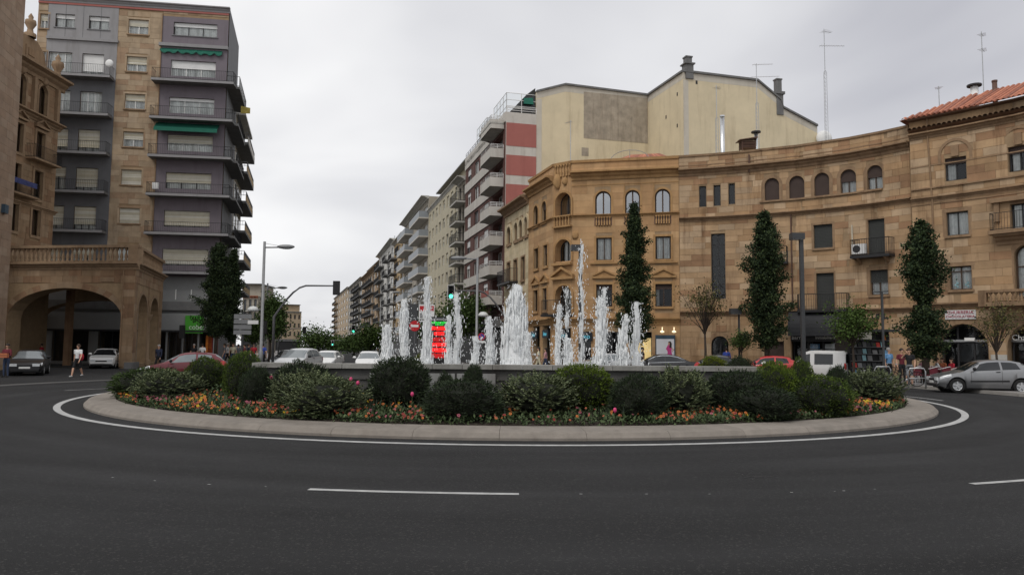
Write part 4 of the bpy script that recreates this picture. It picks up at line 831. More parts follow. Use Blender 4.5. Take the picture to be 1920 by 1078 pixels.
# ================================================================== R: red and white striped apartment house
mat('brick_brown', (.105, .05, .042), .9, .2, 3, .2, 30, rnd=.05); mat('wall_red', (.34, .122, .105), .85, .08, .6, stain=.2); mat('band_white', (.50, .475, .435), .85, .1, .8, stain=.4)
def build_R():
    a, c = Vector(sd(870)), Vector(sd(945.5)); f = Fac([a, c]); u = Vector((1, .267)).normalized(); side = Fac([c, c+u*2.95]); L = f.L
    T = bthing('striped_apartment_house', 'brown brick apartment house with white balcony bands and red striped end wall', f)
    z7 = side.z(972, 212); zw = [side.z(972, y) for y in (232, 274, 292, 329, 346, 392)]; st = (side.z(972, 283)-side.z(972, 337.5)); zf = side.z(972, 292); floors = [zf-st*k for k in range(-1, 7)]
    b = MB(); b.hexa([side.P(0, 0, .04), side.P(side.L, 0, .04), side.P(side.L, 0, -.1), side.P(0, 0, -.1), side.P(0, z7, .04), side.P(side.L, z7, .04), side.P(side.L, z7, -.1), side.P(0, z7, -.1)]); b.build('end_wall', 'band_white', T)
    for k, z in enumerate(floors):
        zz0, zz1 = z+.75*0+.0-st+ .95, z; b = MB(); lbox(b, side.frame(side.L/2, 0), -side.L/2+.04, side.L/2, -.065, .01, max(.5, z-st+.85), z); b.build('red_panel', 'wall_red', T) if k > 0 else None
    b = MB(); lbox(b, side.frame(side.L/2, 0), -side.L/2+.04, side.L/2, -.065, .01, zf+.85, zw[0]); b.build('red_panel', 'wall_red', T)
    O = []
    for z in floors[1:]:
        for x0, x1, h0 in ((1.0, 2.6, .95), (4.2, 5.9, .95), (8.2, 9.9, .95), (11.6, 14.6, .0)):
            if z-.0 > 4: O.append(Op(x0*L/15.5, x1*L/15.5, z+h0-.0, z+2.35, deep=.9 if h0 == 0 else .5))
    wall(f, 0, z7-.9, O, 'wall', ['brick_brown', 'interior'], T)
    for i, o in enumerate(O):
        window(f, o, T, 'frame_white' if i % 3 else 'frame_grey', 2 if o.z1-o.z0 < 2 else 3, blind='blind_white' if i % 4 in (0, 2) else None, bfrac=(.5, .3, .8)[i % 3], curtain='curtain', name='window' if o.deep < .6 else 'balcony_window', inset=.12 if o.deep < .6 else .6)
    for k, z in enumerate(floors[:-1]):
        if z < 4: continue
        zt = z if k else z
        b = band(f, 0, L*.70, z-.12, z+.85, .1, 'white_band', 'band_white', T)
        s0, s1 = L*.715, L*.965
        bl = slab(f, s0, s1, z-.15, z-.0, 1.25, T, 'concrete', 'balcony'); M = f.frame(s0, z)
        b = MB(); q = [f.P(s0-.6, 0, .1), f.P(s0+.5, 0, 1.25), f.P(s1, 0, 1.25), f.P(s1, 0, .02)]
        for p0, p1 in zip(q, q[1:]):
            n = (p1-p0).normalized(); nn = Vector((n.y, -n.x, 0))*.06; b.hexa([p0+Vector((0, 0, z-.15))+nn, p1+Vector((0, 0, z-.15))+nn, p1+Vector((0, 0, z-.15))-nn, p0+Vector((0, 0, z-.15))-nn, p0+Vector((0, 0, z+.72))+nn, p1+Vector((0, 0, z+.72))+nn, p1+Vector((0, 0, z+.72))-nn, p0+Vector((0, 0, z+.72))-nn])
        b.build('balcony_front', 'band_white', bl); b = MB()
        for p0, p1 in zip(q, q[1:]):
            for j in range(3): b.tube([p0+Vector((0, 0, z+.84+.13*j)), p1+Vector((0, 0, z+.84+.13*j))], .026, 4)
            for j in range(3): pp = p0.lerp(p1, j/2); b.tube([pp+Vector((0, 0, z+.7)), pp+Vector((0, 0, z+1.1))], .026, 4)
        b.build('railing', 'blind_white', bl)
        s0, s1 = 0, L*.05
    zr = z7-.9; band(f, 0, L, zr-.02, z7, .1, 'parapet', 'band_white', T); slab(f, L*.70, L*.97, zr-.1, zr+.06, 1.35, T, 'concrete', 'roof_slab')
    body(f, 2.8, zr+.2, T, mats='band_white')
    hrail(f, .1, L*.55, z7, .0, T, .5, 2, 'rail_grey', .03, False); hrail(side, .1, side.L, z7, .0, T, .6, 3, 'blind_white', .03, False)
    for x0, x1, d0, d1 in ((.30, .56, 0, 3.0), (.72, .99, 0, 3.0)):                     # glazed wind screens on the roof terrace
        b = MB(); g = MB(); q = [f.P(L*x0, 0, -.1), f.P(L*x1, 0, -.1), f.P(L*x1, 0, -d1)]
        for p0, p1 in zip(q, q[1:]):
            n = max(2, int((p1-p0).length/1.1))
            for j in range(n+1): pp = p0.lerp(p1, j/n); b.tube([pp+Vector((0, 0, z7)), pp+Vector((0, 0, z7+1.9))], .035, 4)
            for j in (0, .55, 1.25, 1.9): b.tube([p0+Vector((0, 0, z7+j)), p1+Vector((0, 0, z7+j))], .03, 4)
            g.q(p0+Vector((0, 0, z7)), p1+Vector((0, 0, z7)), p1+Vector((0, 0, z7+1.9)), p0+Vector((0, 0, z7+1.9)))
        o = b.build('wind_screen', 'blind_white', T); g.build('pane', 'glass', o)
    p = f.P(L*.93, z7, -3); b = MB(); t = side.sx(990)[0]; b.hexa([side.P(side.L-2.6, z7, -.2), side.P(side.L-.05, z7, -.2), side.P(side.L-.05, z7, -4), side.P(side.L-2.6, z7, -4), side.P(side.L-.9, z7+1.9, -.2), side.P(side.L-.05, z7+2.6, -.2), side.P(side.L-.05, z7+2.6, -4), side.P(side.L-.9, z7+1.9, -4)]); b.build('roof_lean_to', 'shutter_green', T)
    b = MB(); b.hexa([side.P(side.L-1.2, z7+.9, .1), side.P(side.L-.3, z7+.9, .1), side.P(side.L-.3, z7+1.0, -.3), side.P(side.L-1.2, z7+1.0, -.3), side.P(side.L-1.2, z7+1.5, -.1), side.P(side.L-.3, z7+1.6, -.1), side.P(side.L-.3, z7+1.62, -.3), side.P(side.L-1.2, z7+1.55, -.3)]); b.build('green_awning', 'awning_green', T)
    strip(f, 0, L, [(-.02, 3.6), (.6, 3.6), (.6, 4.3), (-.02, 4.3)], 'shop_canopy', 'concrete_dark', T)
    b = MB(); b.q(f.P(0, 0, .03), f.P(L, 0, .03), f.P(L, 3.6, .03), f.P(0, 3.6, .03)); b.build('shop_front', 'frame_dark', T)
    # brick tinted planter board on one balcony
    z = [z for z in floors if z > 4][-1]; b = MB(); b.hexa([f.P(L*.80, z+.6, 1.33), f.P(L*.96, z+.6, 1.33), f.P(L*.96, z+.6, 1.30), f.P(L*.80, z+.6, 1.30), f.P(L*.80, z+1.15, 1.33), f.P(L*.96, z+1.15, 1.33), f.P(L*.96, z+1.15, 1.30), f.P(L*.80, z+1.15, 1.30)]); b.build('reed_screen', 'wall_red', T)
mat('awning_green', (.01, .11, .075), .8, .15, 3)
build_R()
# ================================================================== generic avenue houses
def avenue_house(name, label, f, zt, storeys, bays, wallm, frame='frame_white', balc=(), railm='iron', slabm='concrete', win=(.55, .9, 1.45), blind=None, base=4.2, depth=12, roofm='concrete_dark', corn=.5, cornm='concrete', closed=False, bdepth=1.1, solid=None, attic=False, subs=True, bw=1.0, doors=None):
    T = bthing(name, label, f); st = (zt-base-.6)/storeys; O = []; W = f.L/bays; rnd = random.Random(hash(label) % 999 if False else len(label))
    for k in range(storeys):
        for j in range(bays):
            c = W*(j+.5); h0 = 0.1 if j in balc else win[1]; O.append((Op(c-W*win[0]/2, c+W*win[0]/2, base+st*k+h0, base+st*k+win[1]+win[2], deep=.45), k, j))
    wall(f, 0, zt, [o[0] for o in O], 'wall', [wallm, 'interior'], T)
    for o, k, j in O:
        bf = rnd.choice((0, .3, .5, 1.0)) if blind else 0
        if subs: window(f, o, T, frame, 2, blind=blind, bfrac=bf, curtain='curtain' if rnd.random() < .5 else None, name='balcony_door' if j in balc else 'window')
        else:
            M = f.frame((o.s0+o.s1)/2, o.z0); w = (o.s1-o.s0)/2; h = o.z1-o.z0; b = MB(); lbox(b, M, -w, w, .15, .2, 0, h); wn = b.build('window', frame, T); b = MB()
            b.q(*[M @ Vector(v) for v in ((-w+.1, .14, .1), (w-.1, .14, .1), (w-.1, .14, h-.1), (-w+.1, .14, h-.1))]); b.build('pane', 'pane_far', wn)
    for k in range(storeys):
        grp = sorted(balc); i = 0
        while i < len(grp):
            j = i
            while j+1 < len(grp) and grp[j+1] == grp[j]+1: j += 1
            a, c = W*grp[i]+W*(1-bw)/2, W*(grp[j]+1)-W*(1-bw)/2; z = base+st*k+.1; bl = slab(f, a, c, z-.2, z, bdepth, T, slabm)
            if solid: slab(f, a, c, z, z+.95, bdepth, bl, solid, 'balcony_front', bdepth-.1); slab(f, a, a+.08, z, z+.95, bdepth-.1, bl, solid, 'balcony_side'); slab(f, c-.08, c, z, z+.95, bdepth-.1, bl, solid, 'balcony_side')
            else: railing(f, a+.03, c-.03, z, bdepth-.04, bl, 1.0, railm, .22, .016)
            i = j+1
    cornice(f, 0, f.L, zt+.02, cornm, T, corn, .45); strip(f, 0, f.L, [(-.02, base-1.0), (.25, base-1.0), (.25, base-.2), (-.02, base-.2)], 'shop_fascia', 'concrete_dark', T)
    b = MB(); b.q(f.P(0, 0, .03), f.P(f.L, 0, .03), f.P(f.L, base-1.0, .03), f.P(0, base-1.0, .03)); b.build('shop_front', 'frame_dark', T)
    body(f, depth, zt-.05, T, mats=wallm)
    if attic:
        n = Fac([f.P(f.L*.05, 0, -1.8), f.P(f.L*.97, 0, -1.8)]); b = MB(); b.q(n.P(0, zt-.1), n.P(n.L, zt-.1), n.P(n.L, zt+2.4), n.P(0, zt+2.4)); at_ = b.build('attic', wallm, T); body(n, 8, zt+2.4, T, 'attic_shell', wallm, zt-.1); slab(n, -.2, n.L+.2, zt+2.4, zt+2.55, .9, T, 'concrete_dark', 'attic_roof', -8.2)
    return T
mat('pane_far', (.05, .055, .06), .15, .3, .5, spec=.6)
mat('wall_beige', (.44, .40, .30), .9, .1, .8, stain=.3); mat('wall_grey2', (.33, .30, .25), .9, .12, .8, stain=.3); mat('wall_ochre', (.40, .29, .16), .9, .15, .8, stain=.4); mat('wall_white2', (.52, .51, .48), .9, .1, .8, stain=.3)
mat('wall_stone_far', (.40, .29, .19), .9, .18, .7, stain=.4); mat('wall_tan_far', (.42, .33, .23), .9, .15, .7, stain=.4); mat('steel_blue', (.25, .27, .29), .5, .1, 2)
def sub(p0, p1): return Fac([p0, p1])
avenue_house('beige_apartment_block', 'beige flat fronted apartment block with rows of square windows left of the striped house', sub(sd(801), sd(857)), 1.8+20.6, 7, 8, 'wall_beige', win=(.52, .85, 1.35), blind='blind_cream', corn=.3, attic=True)
f = sub(sd(857), sd(870)); avenue_house('dark_balcony_house', 'narrow dark house stacked with deep black balconies beside the striped house', f, 1.8+19.8, 7, 2, 'wall_grey2', 'frame_dark', (0, 1), 'iron', 'concrete', (.6, .9, 1.3), None, corn=1.0)
avenue_house('grey_balcony_block', 'grey apartment block with wide blue grey balconies on every storey', sub(sd(757), sd(801)), 1.8+22.9, 7, 5, 'wall_grey2', 'frame_white', (0, 1, 3, 4), 'iron', 'band_white', (.6, .9, 1.3), 'blind_white', corn=1.2, solid='steel_blue', bdepth=1.5, attic=False)
avenue_house('ochre_house', 'ochre house with dark iron balconies beyond the grey balcony block', sub(sd(737), sd(757)), 1.8+21.6, 6, 3, 'wall_ochre', 'frame_white', (0, 2), 'iron', 'concrete_dark', (.5, .9, 1.4), None, corn=.8, subs=False, bdepth=1.3)
avenue_house('white_bay_house', 'white fronted house with black balconies in the middle of the avenue', sub(sd(709), sd(737)), 1.8+23.0, 6, 5, 'wall_white2', 'frame_dark', (0, 1, 3), 'iron', 'concrete_dark', (.5, .9, 1.4), None, corn=1.0, subs=False, bdepth=1.3)
def fx(px, d): return X(px, d)
avenue_house('brown_stone_house', 'brown stone house with heavy cornice halfway down the avenue', Fac([fx(679, 236), fx(709, 193)]), 1.8+20.4, 6, 6, 'wall_stone_far', 'frame_brown', (1, 2, 3, 4), 'iron', 'concrete_dark', (.45, .9, 1.6), None, corn=1.2, cornm='wall_stone_far', subs=False, attic=True)
avenue_house('grey_far_house', 'slim grey house with dark recessed balconies far down the avenue', Fac([fx(653, 290), fx(679, 237)]), 1.8+21.5, 7, 5, 'wall_grey2', 'frame_dark', (2, 3, 4), 'iron', 'concrete_dark', (.5, .9, 1.4), None, corn=.8, subs=False)
avenue_house('tan_far_house', 'tan apartment house at the far end of the right frontage', Fac([fx(627, 370), fx(653, 292)]), 1.8+22.6, 7, 6, 'wall_tan_far', 'frame_brown', (0, 1), 'iron', 'wall_tan_far', (.45, .9, 1.4), None, corn=.6, subs=False)
# far block on the left of the avenue, seen end on
avenue_house('low_far_block', 'low cream apartment block with flat roof beyond the trees on the left of the avenue', Fac([fx(518, 262), fx(566, 266)]), 1.8+11.6, 3, 6, 'wall_tan_far', 'frame_brown', (), win=(.42, .9, 1.5), corn=.5, subs=False, attic=True, base=4.0)
avenue_house('red_roofed_house', 'dark house with a red tiled top storey behind the left corner building', Fac([fx(455, 150), fx(484, 150)]), 1.8+9.6, 3, 3, 'wall_grey2', 'frame_dark', (0, 1), win=(.5, .9, 1.4), corn=.6, cornm='tile', subs=False, attic=True, base=3.5)
# ================================================================== T: tall apartment block, left
facT = Fac([X(40, 66.9), X(409, 69.3)])
def build_T():
    f = facT; T = bthing('tall_apartment_block', 'tall apartment block clad in grey, tan stone and purple with long balconies', f)
    ys = [160, 230, 299, 368, 442, 514]; zs = [f.z(365, y) for y in ys]; st = (zs[0]-zs[-1])/5; fl = [zs[0]-st*k+.12 for k in range(-1, 6)]   # balcony floor heights, top first
    zt = f.z(365, 12); a0, a1, a2, a3 = f.sx(78, 250)[0], f.sx(212, 250)[0], f.sx(296, 250)[0], f.L
    g1, g2 = f.sx(90, 270)[0], f.sx(127, 270)[0]; g3, g4 = f.sx(146, 270)[0], f.sx(187, 270)[0]; p1, p2 = f.sx(314, 270)[0], f.sx(399, 270)[0]; m1, m2 = f.sx(231, 255)[0], f.sx(269, 255)[0]
    O = []; kinds = []
    def add(o, k): O.append(o); kinds.append(k)
    for i, z in enumerate(fl):
        if i == 0:
            add(Op(g1+.05, g2+.05, z+1.05, z+2.3), 'gt'); add(Op(g3+.4, g4+.3, z+1.05, z+2.3), 'gt'); add(Op(p1+.1, p2, z+1.0, z+2.25), 'pt')
        else:
            add(Op(g1-.35, g2, z+.1, z+2.25), 'g'); add(Op(g3, g4, z+.1, z+2.25), 'g'); add(Op(p1, p2, z+.65, z+2.15), 'p')
        add(Op(m1, m2, z+.85, z+2.25), 'm')
        if i < 3: add(Op(.2, .9, z+.85, z+2.2), 'm')
    zlow = fl[-1]-.4; sh = []
    for k in range(4):
        s = a2+.2+(a3-a2-.4)*k/4; o = Op(s+.08, s+(a3-a2-.4)/4-.08, .35, 3.0, deep=1.5); sh.append(o)
    so_ = [Op(f.sx(x0)[0], f.sx(x1)[0], .2, 3.4, deep=1.5) for x0, x1 in ((100, 168), (186, 232))]
    wl = wall(f, 0, zt, O+sh+so_, 'wall', ['joint', 'interior'], T)
    # cladding: grey left, stone middle, purple right
    def clad(s0, s1, zz0, zz1, m, name):
        wall(f, zz0, zz1, [o for o in O if s0 <= o.s0 and o.s1 <= s1 and zz0 < o.z0 and o.z1 < zz1], name, [m, 'interior'], T, s0, s1, off=.05, back=False)
    clad(a0, a1, fl[1]+st-.1, fl[0]+st*.95, 'cladding_grey', 'grey_cladding'); clad(a0, a1, fl[2]+st*.0-.1+st, fl[1]+st-.13, 'cladding_grey', 'grey_cladding')
    clad(a0, a1, zlow, fl[1]-.1, 'cladding_dark', 'dark_cladding'); clad(a2, a3, zlow, fl[0]+st*.78, 'cladding_purple', 'purple_cladding')
    ashlar(f, a1+.02, a2-.02, zlow, zt-.9, O, 'stone_left', wl, .5, (.7, 1.4), .03, .05, 31, 260, vis=inview); ashlar(f, .02, a0-.02, 9, zt-.9, O, 'stone_left', wl, .5, (.7, 1.4), .03, .05, 32, 20, vis=inview)
    ashlar(f, a0, a3, fl[0]+st*.96, zt-.9, [Op(a1, a2, 0, 99)], 'stone_left', wl, .5, (.7, 1.4), .03, .02, 33, 20, vis=inview)
    wall(f, 0, zlow-.01, [o for o in sh+so_], 'ground_cladding', ['shop_grey', 'interior'], T, 0, f.L, off=.055, back=False)
    cornice(f, 0, f.L+.1, zt, 'cladding_grey', T, .35, .5); band(f, 0, f.L, zt-.72, zt-.55, .1, 'red_fillet', 'wall_red', T)
    band(f, a0, a1+.1, fl[0]-.12, fl[0]+.12, .22, 'ledge', 'cladding_grey', T); band(f, a2-.2, a3+.05, fl[0]-.15, fl[0]+.15, .3, 'ledge', 'cladding_grey', T)
    b = MB()                                                                                      # joints of the top cladding panels are recessed seams
    for s in (.25, .5, .75): M = f.frame(a0+(a1-a0)*s, 0); lbox(b, M, -.02, .02, -.056, -.04, fl[0]+.2, fl[0]+st*.93)
    b.build('panel_seam', 'cladding_dark', T, kind='stuff')
    n = 0
    for o, k in zip(O, kinds):
        n += 1; r = random.Random(n*7)
        if k == 'm': surround(f, o, T, 'stone_left', .16, .05); window(f, o, T, 'frame_white', 2, blind='blind_cream' if r.random() < .7 else None, bfrac=r.choice((.45, .5, .95)), curtain='curtain', sill=.12, sillmat='trim_left')
        elif k in ('gt', 'pt'): window(f, o, T, 'frame_dark', 3 if k == 'pt' else 2, curtain='curtain', blind='blind_white', bfrac=.3, sill=.08, sillmat='frame_grey')
        elif k == 'g': window(f, o, T, 'frame_white' if n < 14 else 'frame_dark', 3, blind='blind_cream' if n > 12 else ('blind_white' if r.random() < .5 else None), bfrac=r.choice((.4, .75, .8)), curtain='curtain', name='balcony_door')
        else: window(f, o, T, 'frame_white' if n < 20 else 'frame_dark', 3, blind='blind_white' if n < 16 else 'blind_cream', bfrac=r.choice((.2, .3, .5)) if n < 20 else r.choice((.6, .9)), curtain='curtain')
    for z in fl[1:]:
        for s0, s1, d in ((a0-.2, a1-.1, 1.15), (a2-.45, a3+.9, 1.2)):
            bl = slab(f, s0, s1, z-.22, z, d, T, 'concrete_dark'); band_ = slab(f, s0, s1, z-.23, z-.02, d+.03, bl, 'cladding_grey', 'slab_edge', d-.03); railing(f, s0+.05, s1-.05, z, d-.05, bl, .95, 'iron', .15, .012)
    # corner wraps along the avenue side
    e = f.P(f.L, 0); q = Vector((e.x, e.y)); g = Fac([q, q+SD*9.4]); gz = zt
    wall(g, 0, zt, [], 'side_wall', ['cladding_dark', 'interior'], T, off=.06)
    for i, z in enumerate(fl):
        for k, s in enumerate((1.2, 5.0)):
            o = Op(s, s+1.8, z+.3, z+2.2); b = MB(); M = g.frame(s+.9, o.z0); lbox(b, M, -.9, .9, -.05, .0, 0, 1.9); w_ = b.build('window', 'frame_white', T); b = MB(); lbox(b, M, -.8, .8, -.06, -.051, .1, 1.8); b.build('pane', 'pane_far', w_)
        if i: bl = slab(g, .0, 7.6, z-.22, z, 1.2, T, 'concrete_dark'); railing(g, .0, 7.55, z, 1.15, bl, .95, 'iron', .3, .014)
    b = MB(); k0, k1 = f.P(0, 0), f.P(f.L, 0); k2, k3 = k1+Vector((SD.x, SD.y, 0))*9.4, k0+Vector((SD.x, SD.y, 0))*9.4; w3 = lambda p, z: (p.x, p.y, z)
    b.q(*[w3(p, zt-.1) for p in (k0, k1, k2, k3)]); b.q(w3(k2, 0), w3(k2, zt-.1), w3(k3, zt-.1), w3(k3, 0)); b.q(w3(k3, 0), w3(k3, zt-.1), w3(k0, zt-.1), w3(k0, 0)); b.build('shell', 'joint', T)
    # ground floor: grey fascia, green shop sign, canopy line
    slab(f, a2-.2, a3+.2, f.z(340, 566), f.z(340, 545), .25, T, 'shop_grey', 'upper_glazing'); slab(f, 0, a3+.3, f.z(340, 582), f.z(340, 566), .45, T, 'concrete_dark', 'ledge'); slab(f, 0, a3+.3, f.z(340, 619), f.z(340, 588), .35, T, 'shop_grey', 'shop_fascia')
    slab(f, 0, a3, f.z(340, 622)-.02, f.z(340, 619)-.01, .5, T, 'frame_dark', 'canopy_edge')
    for px in (329, 358): t = f.sx(px)[0]; b = MB(); lbox(b, f.frame(t, 0, .26), -.04, .04, 0, .05, f.z(340, 562), f.z(340, 543)); b.build('mullion', 'frame_white', T)
    b = MB(); s0, s1 = f.sx(350)[0], f.sx(384)[0]; M = f.frame((s0+s1)/2, 0, .36); z0, z1 = f.z(367, 625), f.z(367, 592); lbox(b, M, -(s1-s0)/2, (s1-s0)/2, -.1, .0, z0, z1); s = b.build('shop_sign', 'sign_green', T)
    text('lettering', 'cobe', .62, 'letter_white', s, f.frame((s0+s1)/2+.15, z0+.55, .47) @ Matrix.Rotation(pi/2, 4, 'X'))
    for o in sh+so_: window(f, o, T, 'frame_dark', 2, name='shop_window', inset=.4)
    for px, m in ((392, 'print_orange'), (396, 'print_red'), (404, 'print_red')):
        t = f.sx(px)[0]; b = MB(); lbox(b, f.frame(t, 0, -.2), -.25, .25, -.02, .02, .9, 2.6); b.build('window_poster', m, T)
    # awnings
    for i, (z, drop, outw) in enumerate(((fl[3]+st-.28, 1.0, .95), (fl[1]+st-.3, .28, .25))):
        b = MB(); s0, s1 = a2-.1, a3-.45; n = 24
        for j in range(n):
            u0, u1 = s0+(s1-s0)*j/n, s0+(s1-s0)*(j+1)/n; w0, w1 = (.0, .0) if i == 0 else (.28*abs(sin(j*.9)), .28*abs(sin(j*.9+.9)))
            b.q(f.P(u0, z, .06), f.P(u1, z, .06), f.P(u1, z-drop*.7-w1*.6, outw), f.P(u0, z-drop*.7-w0*.6, outw)); b.q(f.P(u0, z-drop*.7-w0*.6, outw), f.P(u1, z-drop*.7-w1*.6, outw), f.P(u1, z-drop-w1, outw+.02), f.P(u0, z-drop-w0, outw+.02))
        b.build('awning', 'awning_green', T)
    b = MB(); t, z = f.pix(215, 129); b.ell(f.P(t, z, 1.3), (.38, .12, .36), 10, 6); b.build('satellite_dish', 'blind_white', T, True)
    t, z = f.pix(300, 352); b = MB(); lbox(b, f.frame(t, z), -.4, .1, -.9, -.6, -.3, .3); b.build('air_conditioner', 'blind_white', T)
    b = MB(); t = f.sx(279)[0]; b.tube([f.P(t, zt-1, .1), f.P(t, 9, .1)], .05, 6); b.build('drainpipe', 'trim_left', T)
    # hanging banner at the corner
    p = g.P(2.5, f.z(428, 196), 1.5); b = MB(); b.hexa([p+Vector(v) for v in ((-.4, 0, 0), (.5, 0, 0), (.5, .05, 0), (-.4, .05, 0), (-.4, 0, .75), (.5, 0, .55), (.5, .05, .55), (-.4, .05, .75))]); b.build('banner', 'print_yellow', T)
    return g, zt
mat('sign_green', (.07, .36, .035), .5, .05, 2); mat('print_orange', (.55, .16, .02), .6, .3, 5); mat('print_red', (.40, .04, .03), .6, .3, 5); mat('print_yellow', (.5, .40, .10), .7, .3, 5)
gT, ZT = build_T()
# lower block behind on the avenue
q0 = gT.p[1]; facU = Fac([q0, q0+SD*10])
def build_U():
    f = facU; T = bthing('lower_balcony_block', 'lower block with ochre panelled balconies behind the purple corner', Fac([f.p[0]+Vector((-2, 0)), f.p[1]])); zt = at(465, 232, 82).z
    wall(f, 0, zt, [], 'wall', ['wall_grey2', 'interior'], T); st = 3.15; k = 0; z = zt-2.9
    while z > 4:
        bl = slab(f, .3, 9.6, z-.25, z, 1.35, T, 'concrete_dark'); slab(f, .3, 9.6, z, z+.55, 1.35, bl, 'wall_ochre' if k else 'band_white', 'balcony_front', 1.27); railing(f, .3, 9.6, z+.55, 1.31, bl, .45, 'rail_grey', .25, .014)
        for s in (1.2, 4.0, 7.0): b = MB(); M = f.frame(s, z+.1); lbox(b, M, 0, 1.8, -.05, 0, 0, 2.1); w_ = b.build('window', 'frame_white', T); b = MB(); lbox(b, M, .1, 1.7, -.06, -.051, .1, 2.0); b.build('pane', 'pane_far', w_)
        z -= st; k += 1
    slab(f, 0, 10, zt-.1, zt+.15, 1.0, T, 'concrete'); b = MB(); p, q = f.P(0, 0), f.P(f.L, 0)
    b.q((p.x, p.y, zt), (q.x, q.y, zt), (q.x-14, q.y-3.7, zt), (p.x-14, p.y-3.7, zt)); b.q((q.x, q.y, 0), (q.x, q.y, zt), (q.x-14, q.y-3.7, zt), (q.x-14, q.y-3.7, 0)); b.build('shell', 'wall_grey2', T)
build_U()
# ================================================================== N: arcaded stone porch, left
def build_N():
    f = Fac([X(-20, 56.4), X(252, 54.9)]); T = bthing('arcaded_porch', 'stone porch with a broad arch, side arcade and balustraded terrace', f)
    zt = f.z(150, 460); zr = f.z(150, 490); zc = f.z(150, 502); s0, s1 = f.sx(14, 600)[0], f.sx(226, 640)[0]
    big = Op(s0, s1, 0, f.z(120, 540), True, 2.2, deep=1.3); wl = wall(f, 0, zr, [big], 'wall', ['joint', 'interior'], T, back=False)
    ashlar(f, .02, f.L-.02, .1, zc-.1, [big], 'stone_porch', wl, .5, (.7, 1.5), .03, .02, 41, 220, vis=inview)
    # spandrel blocks above the arch curve
    b = MB(); n = 22
    for i in range(n):
        a0, a1 = pi*(1-i/n), pi*(1-(i+1)/n); w = (s1-s0)/2; c = (s0+s1)/2; hz = big.z1-big.rise
        pts = [(c+w*cos(a), hz+big.rise*sin(a)) for a in (a0, a1)]+[(c+(w+.45)*cos(a), hz+(big.rise+.45)*sin(a)) for a in (a1, a0)]
        v = MB(); v.hexa([f.P(s, z, .05) for s, z in pts]+[f.P(s, z, -.1) for s, z in pts]); v.build('voussoir', 'stone_porch', wl)
    cornice(f, -.1, f.L+.3, zc+.35, 'trim_left', T, .4, .5); slab(f, -.1, f.L+.25, zr-.3, zr, .2, T, 'trim_left', 'terrace_edge', -.5)
    h = zt-zr-.2; slab(f, -.1, f.L+.2, zt-.2, zt, .12, T, 'trim_left', 'handrail', -.3); slab(f, f.L-.6, f.L+.15, zr, zt-.201, .11, T, 'trim_left', 'pier', -.6)
    n = 30; t0, t1 = .2, f.L-.7; balusters(f, t0, t1, zr, h, -.1, n, T, 'trim_left', .13)
    # right-hand side with two small arches
    e = f.P(f.L, 0); q = Vector((e.x, e.y)); g = Fac([q, q+Vector((-.275, 1)).normalized()*11.2])
    A = [opn(g, 256, 551, 274, 680, True, .6), opn(g, 278.5, 561, 295, 680, True, .6)]
    for a in A: a.z0 = .3; a.z1 = A[0].z1
    wl2 = wall(g, 0, zr, A, 'side_wall', ['joint', 'interior'], T, back=False); ashlar(g, .02, g.L-.02, .1, zc-.1, A, 'stone_porch', wl2, .5, (.7, 1.5), .03, .3, 42, 80, vis=inview)
    for a in A: surround(g, a, T, 'trim_left', .28, .06)
    b = MB(); t = (A[0].s1+A[1].s0)/2; b.lathe([(.42, .1), (.42, .5), (.3, .6), (.27, 3.6), (.4, 3.8), (.44, 4.1)], g.P(t, 0, -.1), 12); b.build('column', 'stone_porch', T, True)
    cornice(g, -.1, g.L, zc+.35, 'trim_left', T, .4, .5); slab(g, -.1, g.L, zr-.3, zr, .2, T, 'trim_left', 'terrace_edge', -.5); slab(g, .2, g.L, zt-.2, zt, .12, T, 'trim_left', 'handrail', -.3); balusters(g, .6, g.L-.2, zr, h, -.1, 22, T, 'trim_left', .13)
    # vault underside and back piers
    b = MB(); p = [f.P(0, zr-.35, -.3), f.P(f.L, zr-.35, -.3), g.P(g.L, zr-.35, 0)]; b.q(p[0], p[1], p[2], (p[0].x-2, p[2].y, zr-.35)); b.build('vault', 'joint', T)
    b = MB(); b.q(f.P(0, zr+.0, -.02), f.P(f.L, zr, -.02), g.P(g.L, zr, 0), (p[0].x-2, p[2].y, zr)); b.build('terrace_floor', 'concrete', T)
    b = MB(); k = Fac([f.P(0, 0, -9.0), g.P(g.L-1.6, 0, -.35)]); bo = Op(k.sx(66)[0], k.L-.3, 0, big.z1-.35, True, 1.8, 1.0); wall(k, 0, zr-.35, [bo], 'rear_wall', ['joint', 'interior'], T, back=False)
    b = MB(); lbox(b, f.frame(f.sx(40)[0], 0, -5), -.22, .22, -.22, .22, 0, zr-.36); b.build('inner_pier', 'stone_porch', T)
    b = MB(); t = f.sx(229)[0]; b.tube([f.P(t, zc-.2, .1), f.P(t, .1, .1)], .05, 6); b.build('drainpipe', 'trim', T)
    t, z = f.pix(202, 525); b = MB()                                                            # faint carved inscription panel
    b = MB(); lbox(b, f.frame(t, z), -.55, .55, -.07, -.03, -.14, .2); b.build('carved_panel', 'trim_left', T)
    t = f.sx(253)[0]; b = MB(); lbox(b, g.frame(-.0, 0), -.9, 1.6, -.22, .3, .0, .45); b.build('pier_base', 'concrete_dark', T)
    return f, g
fN, gN = build_N()
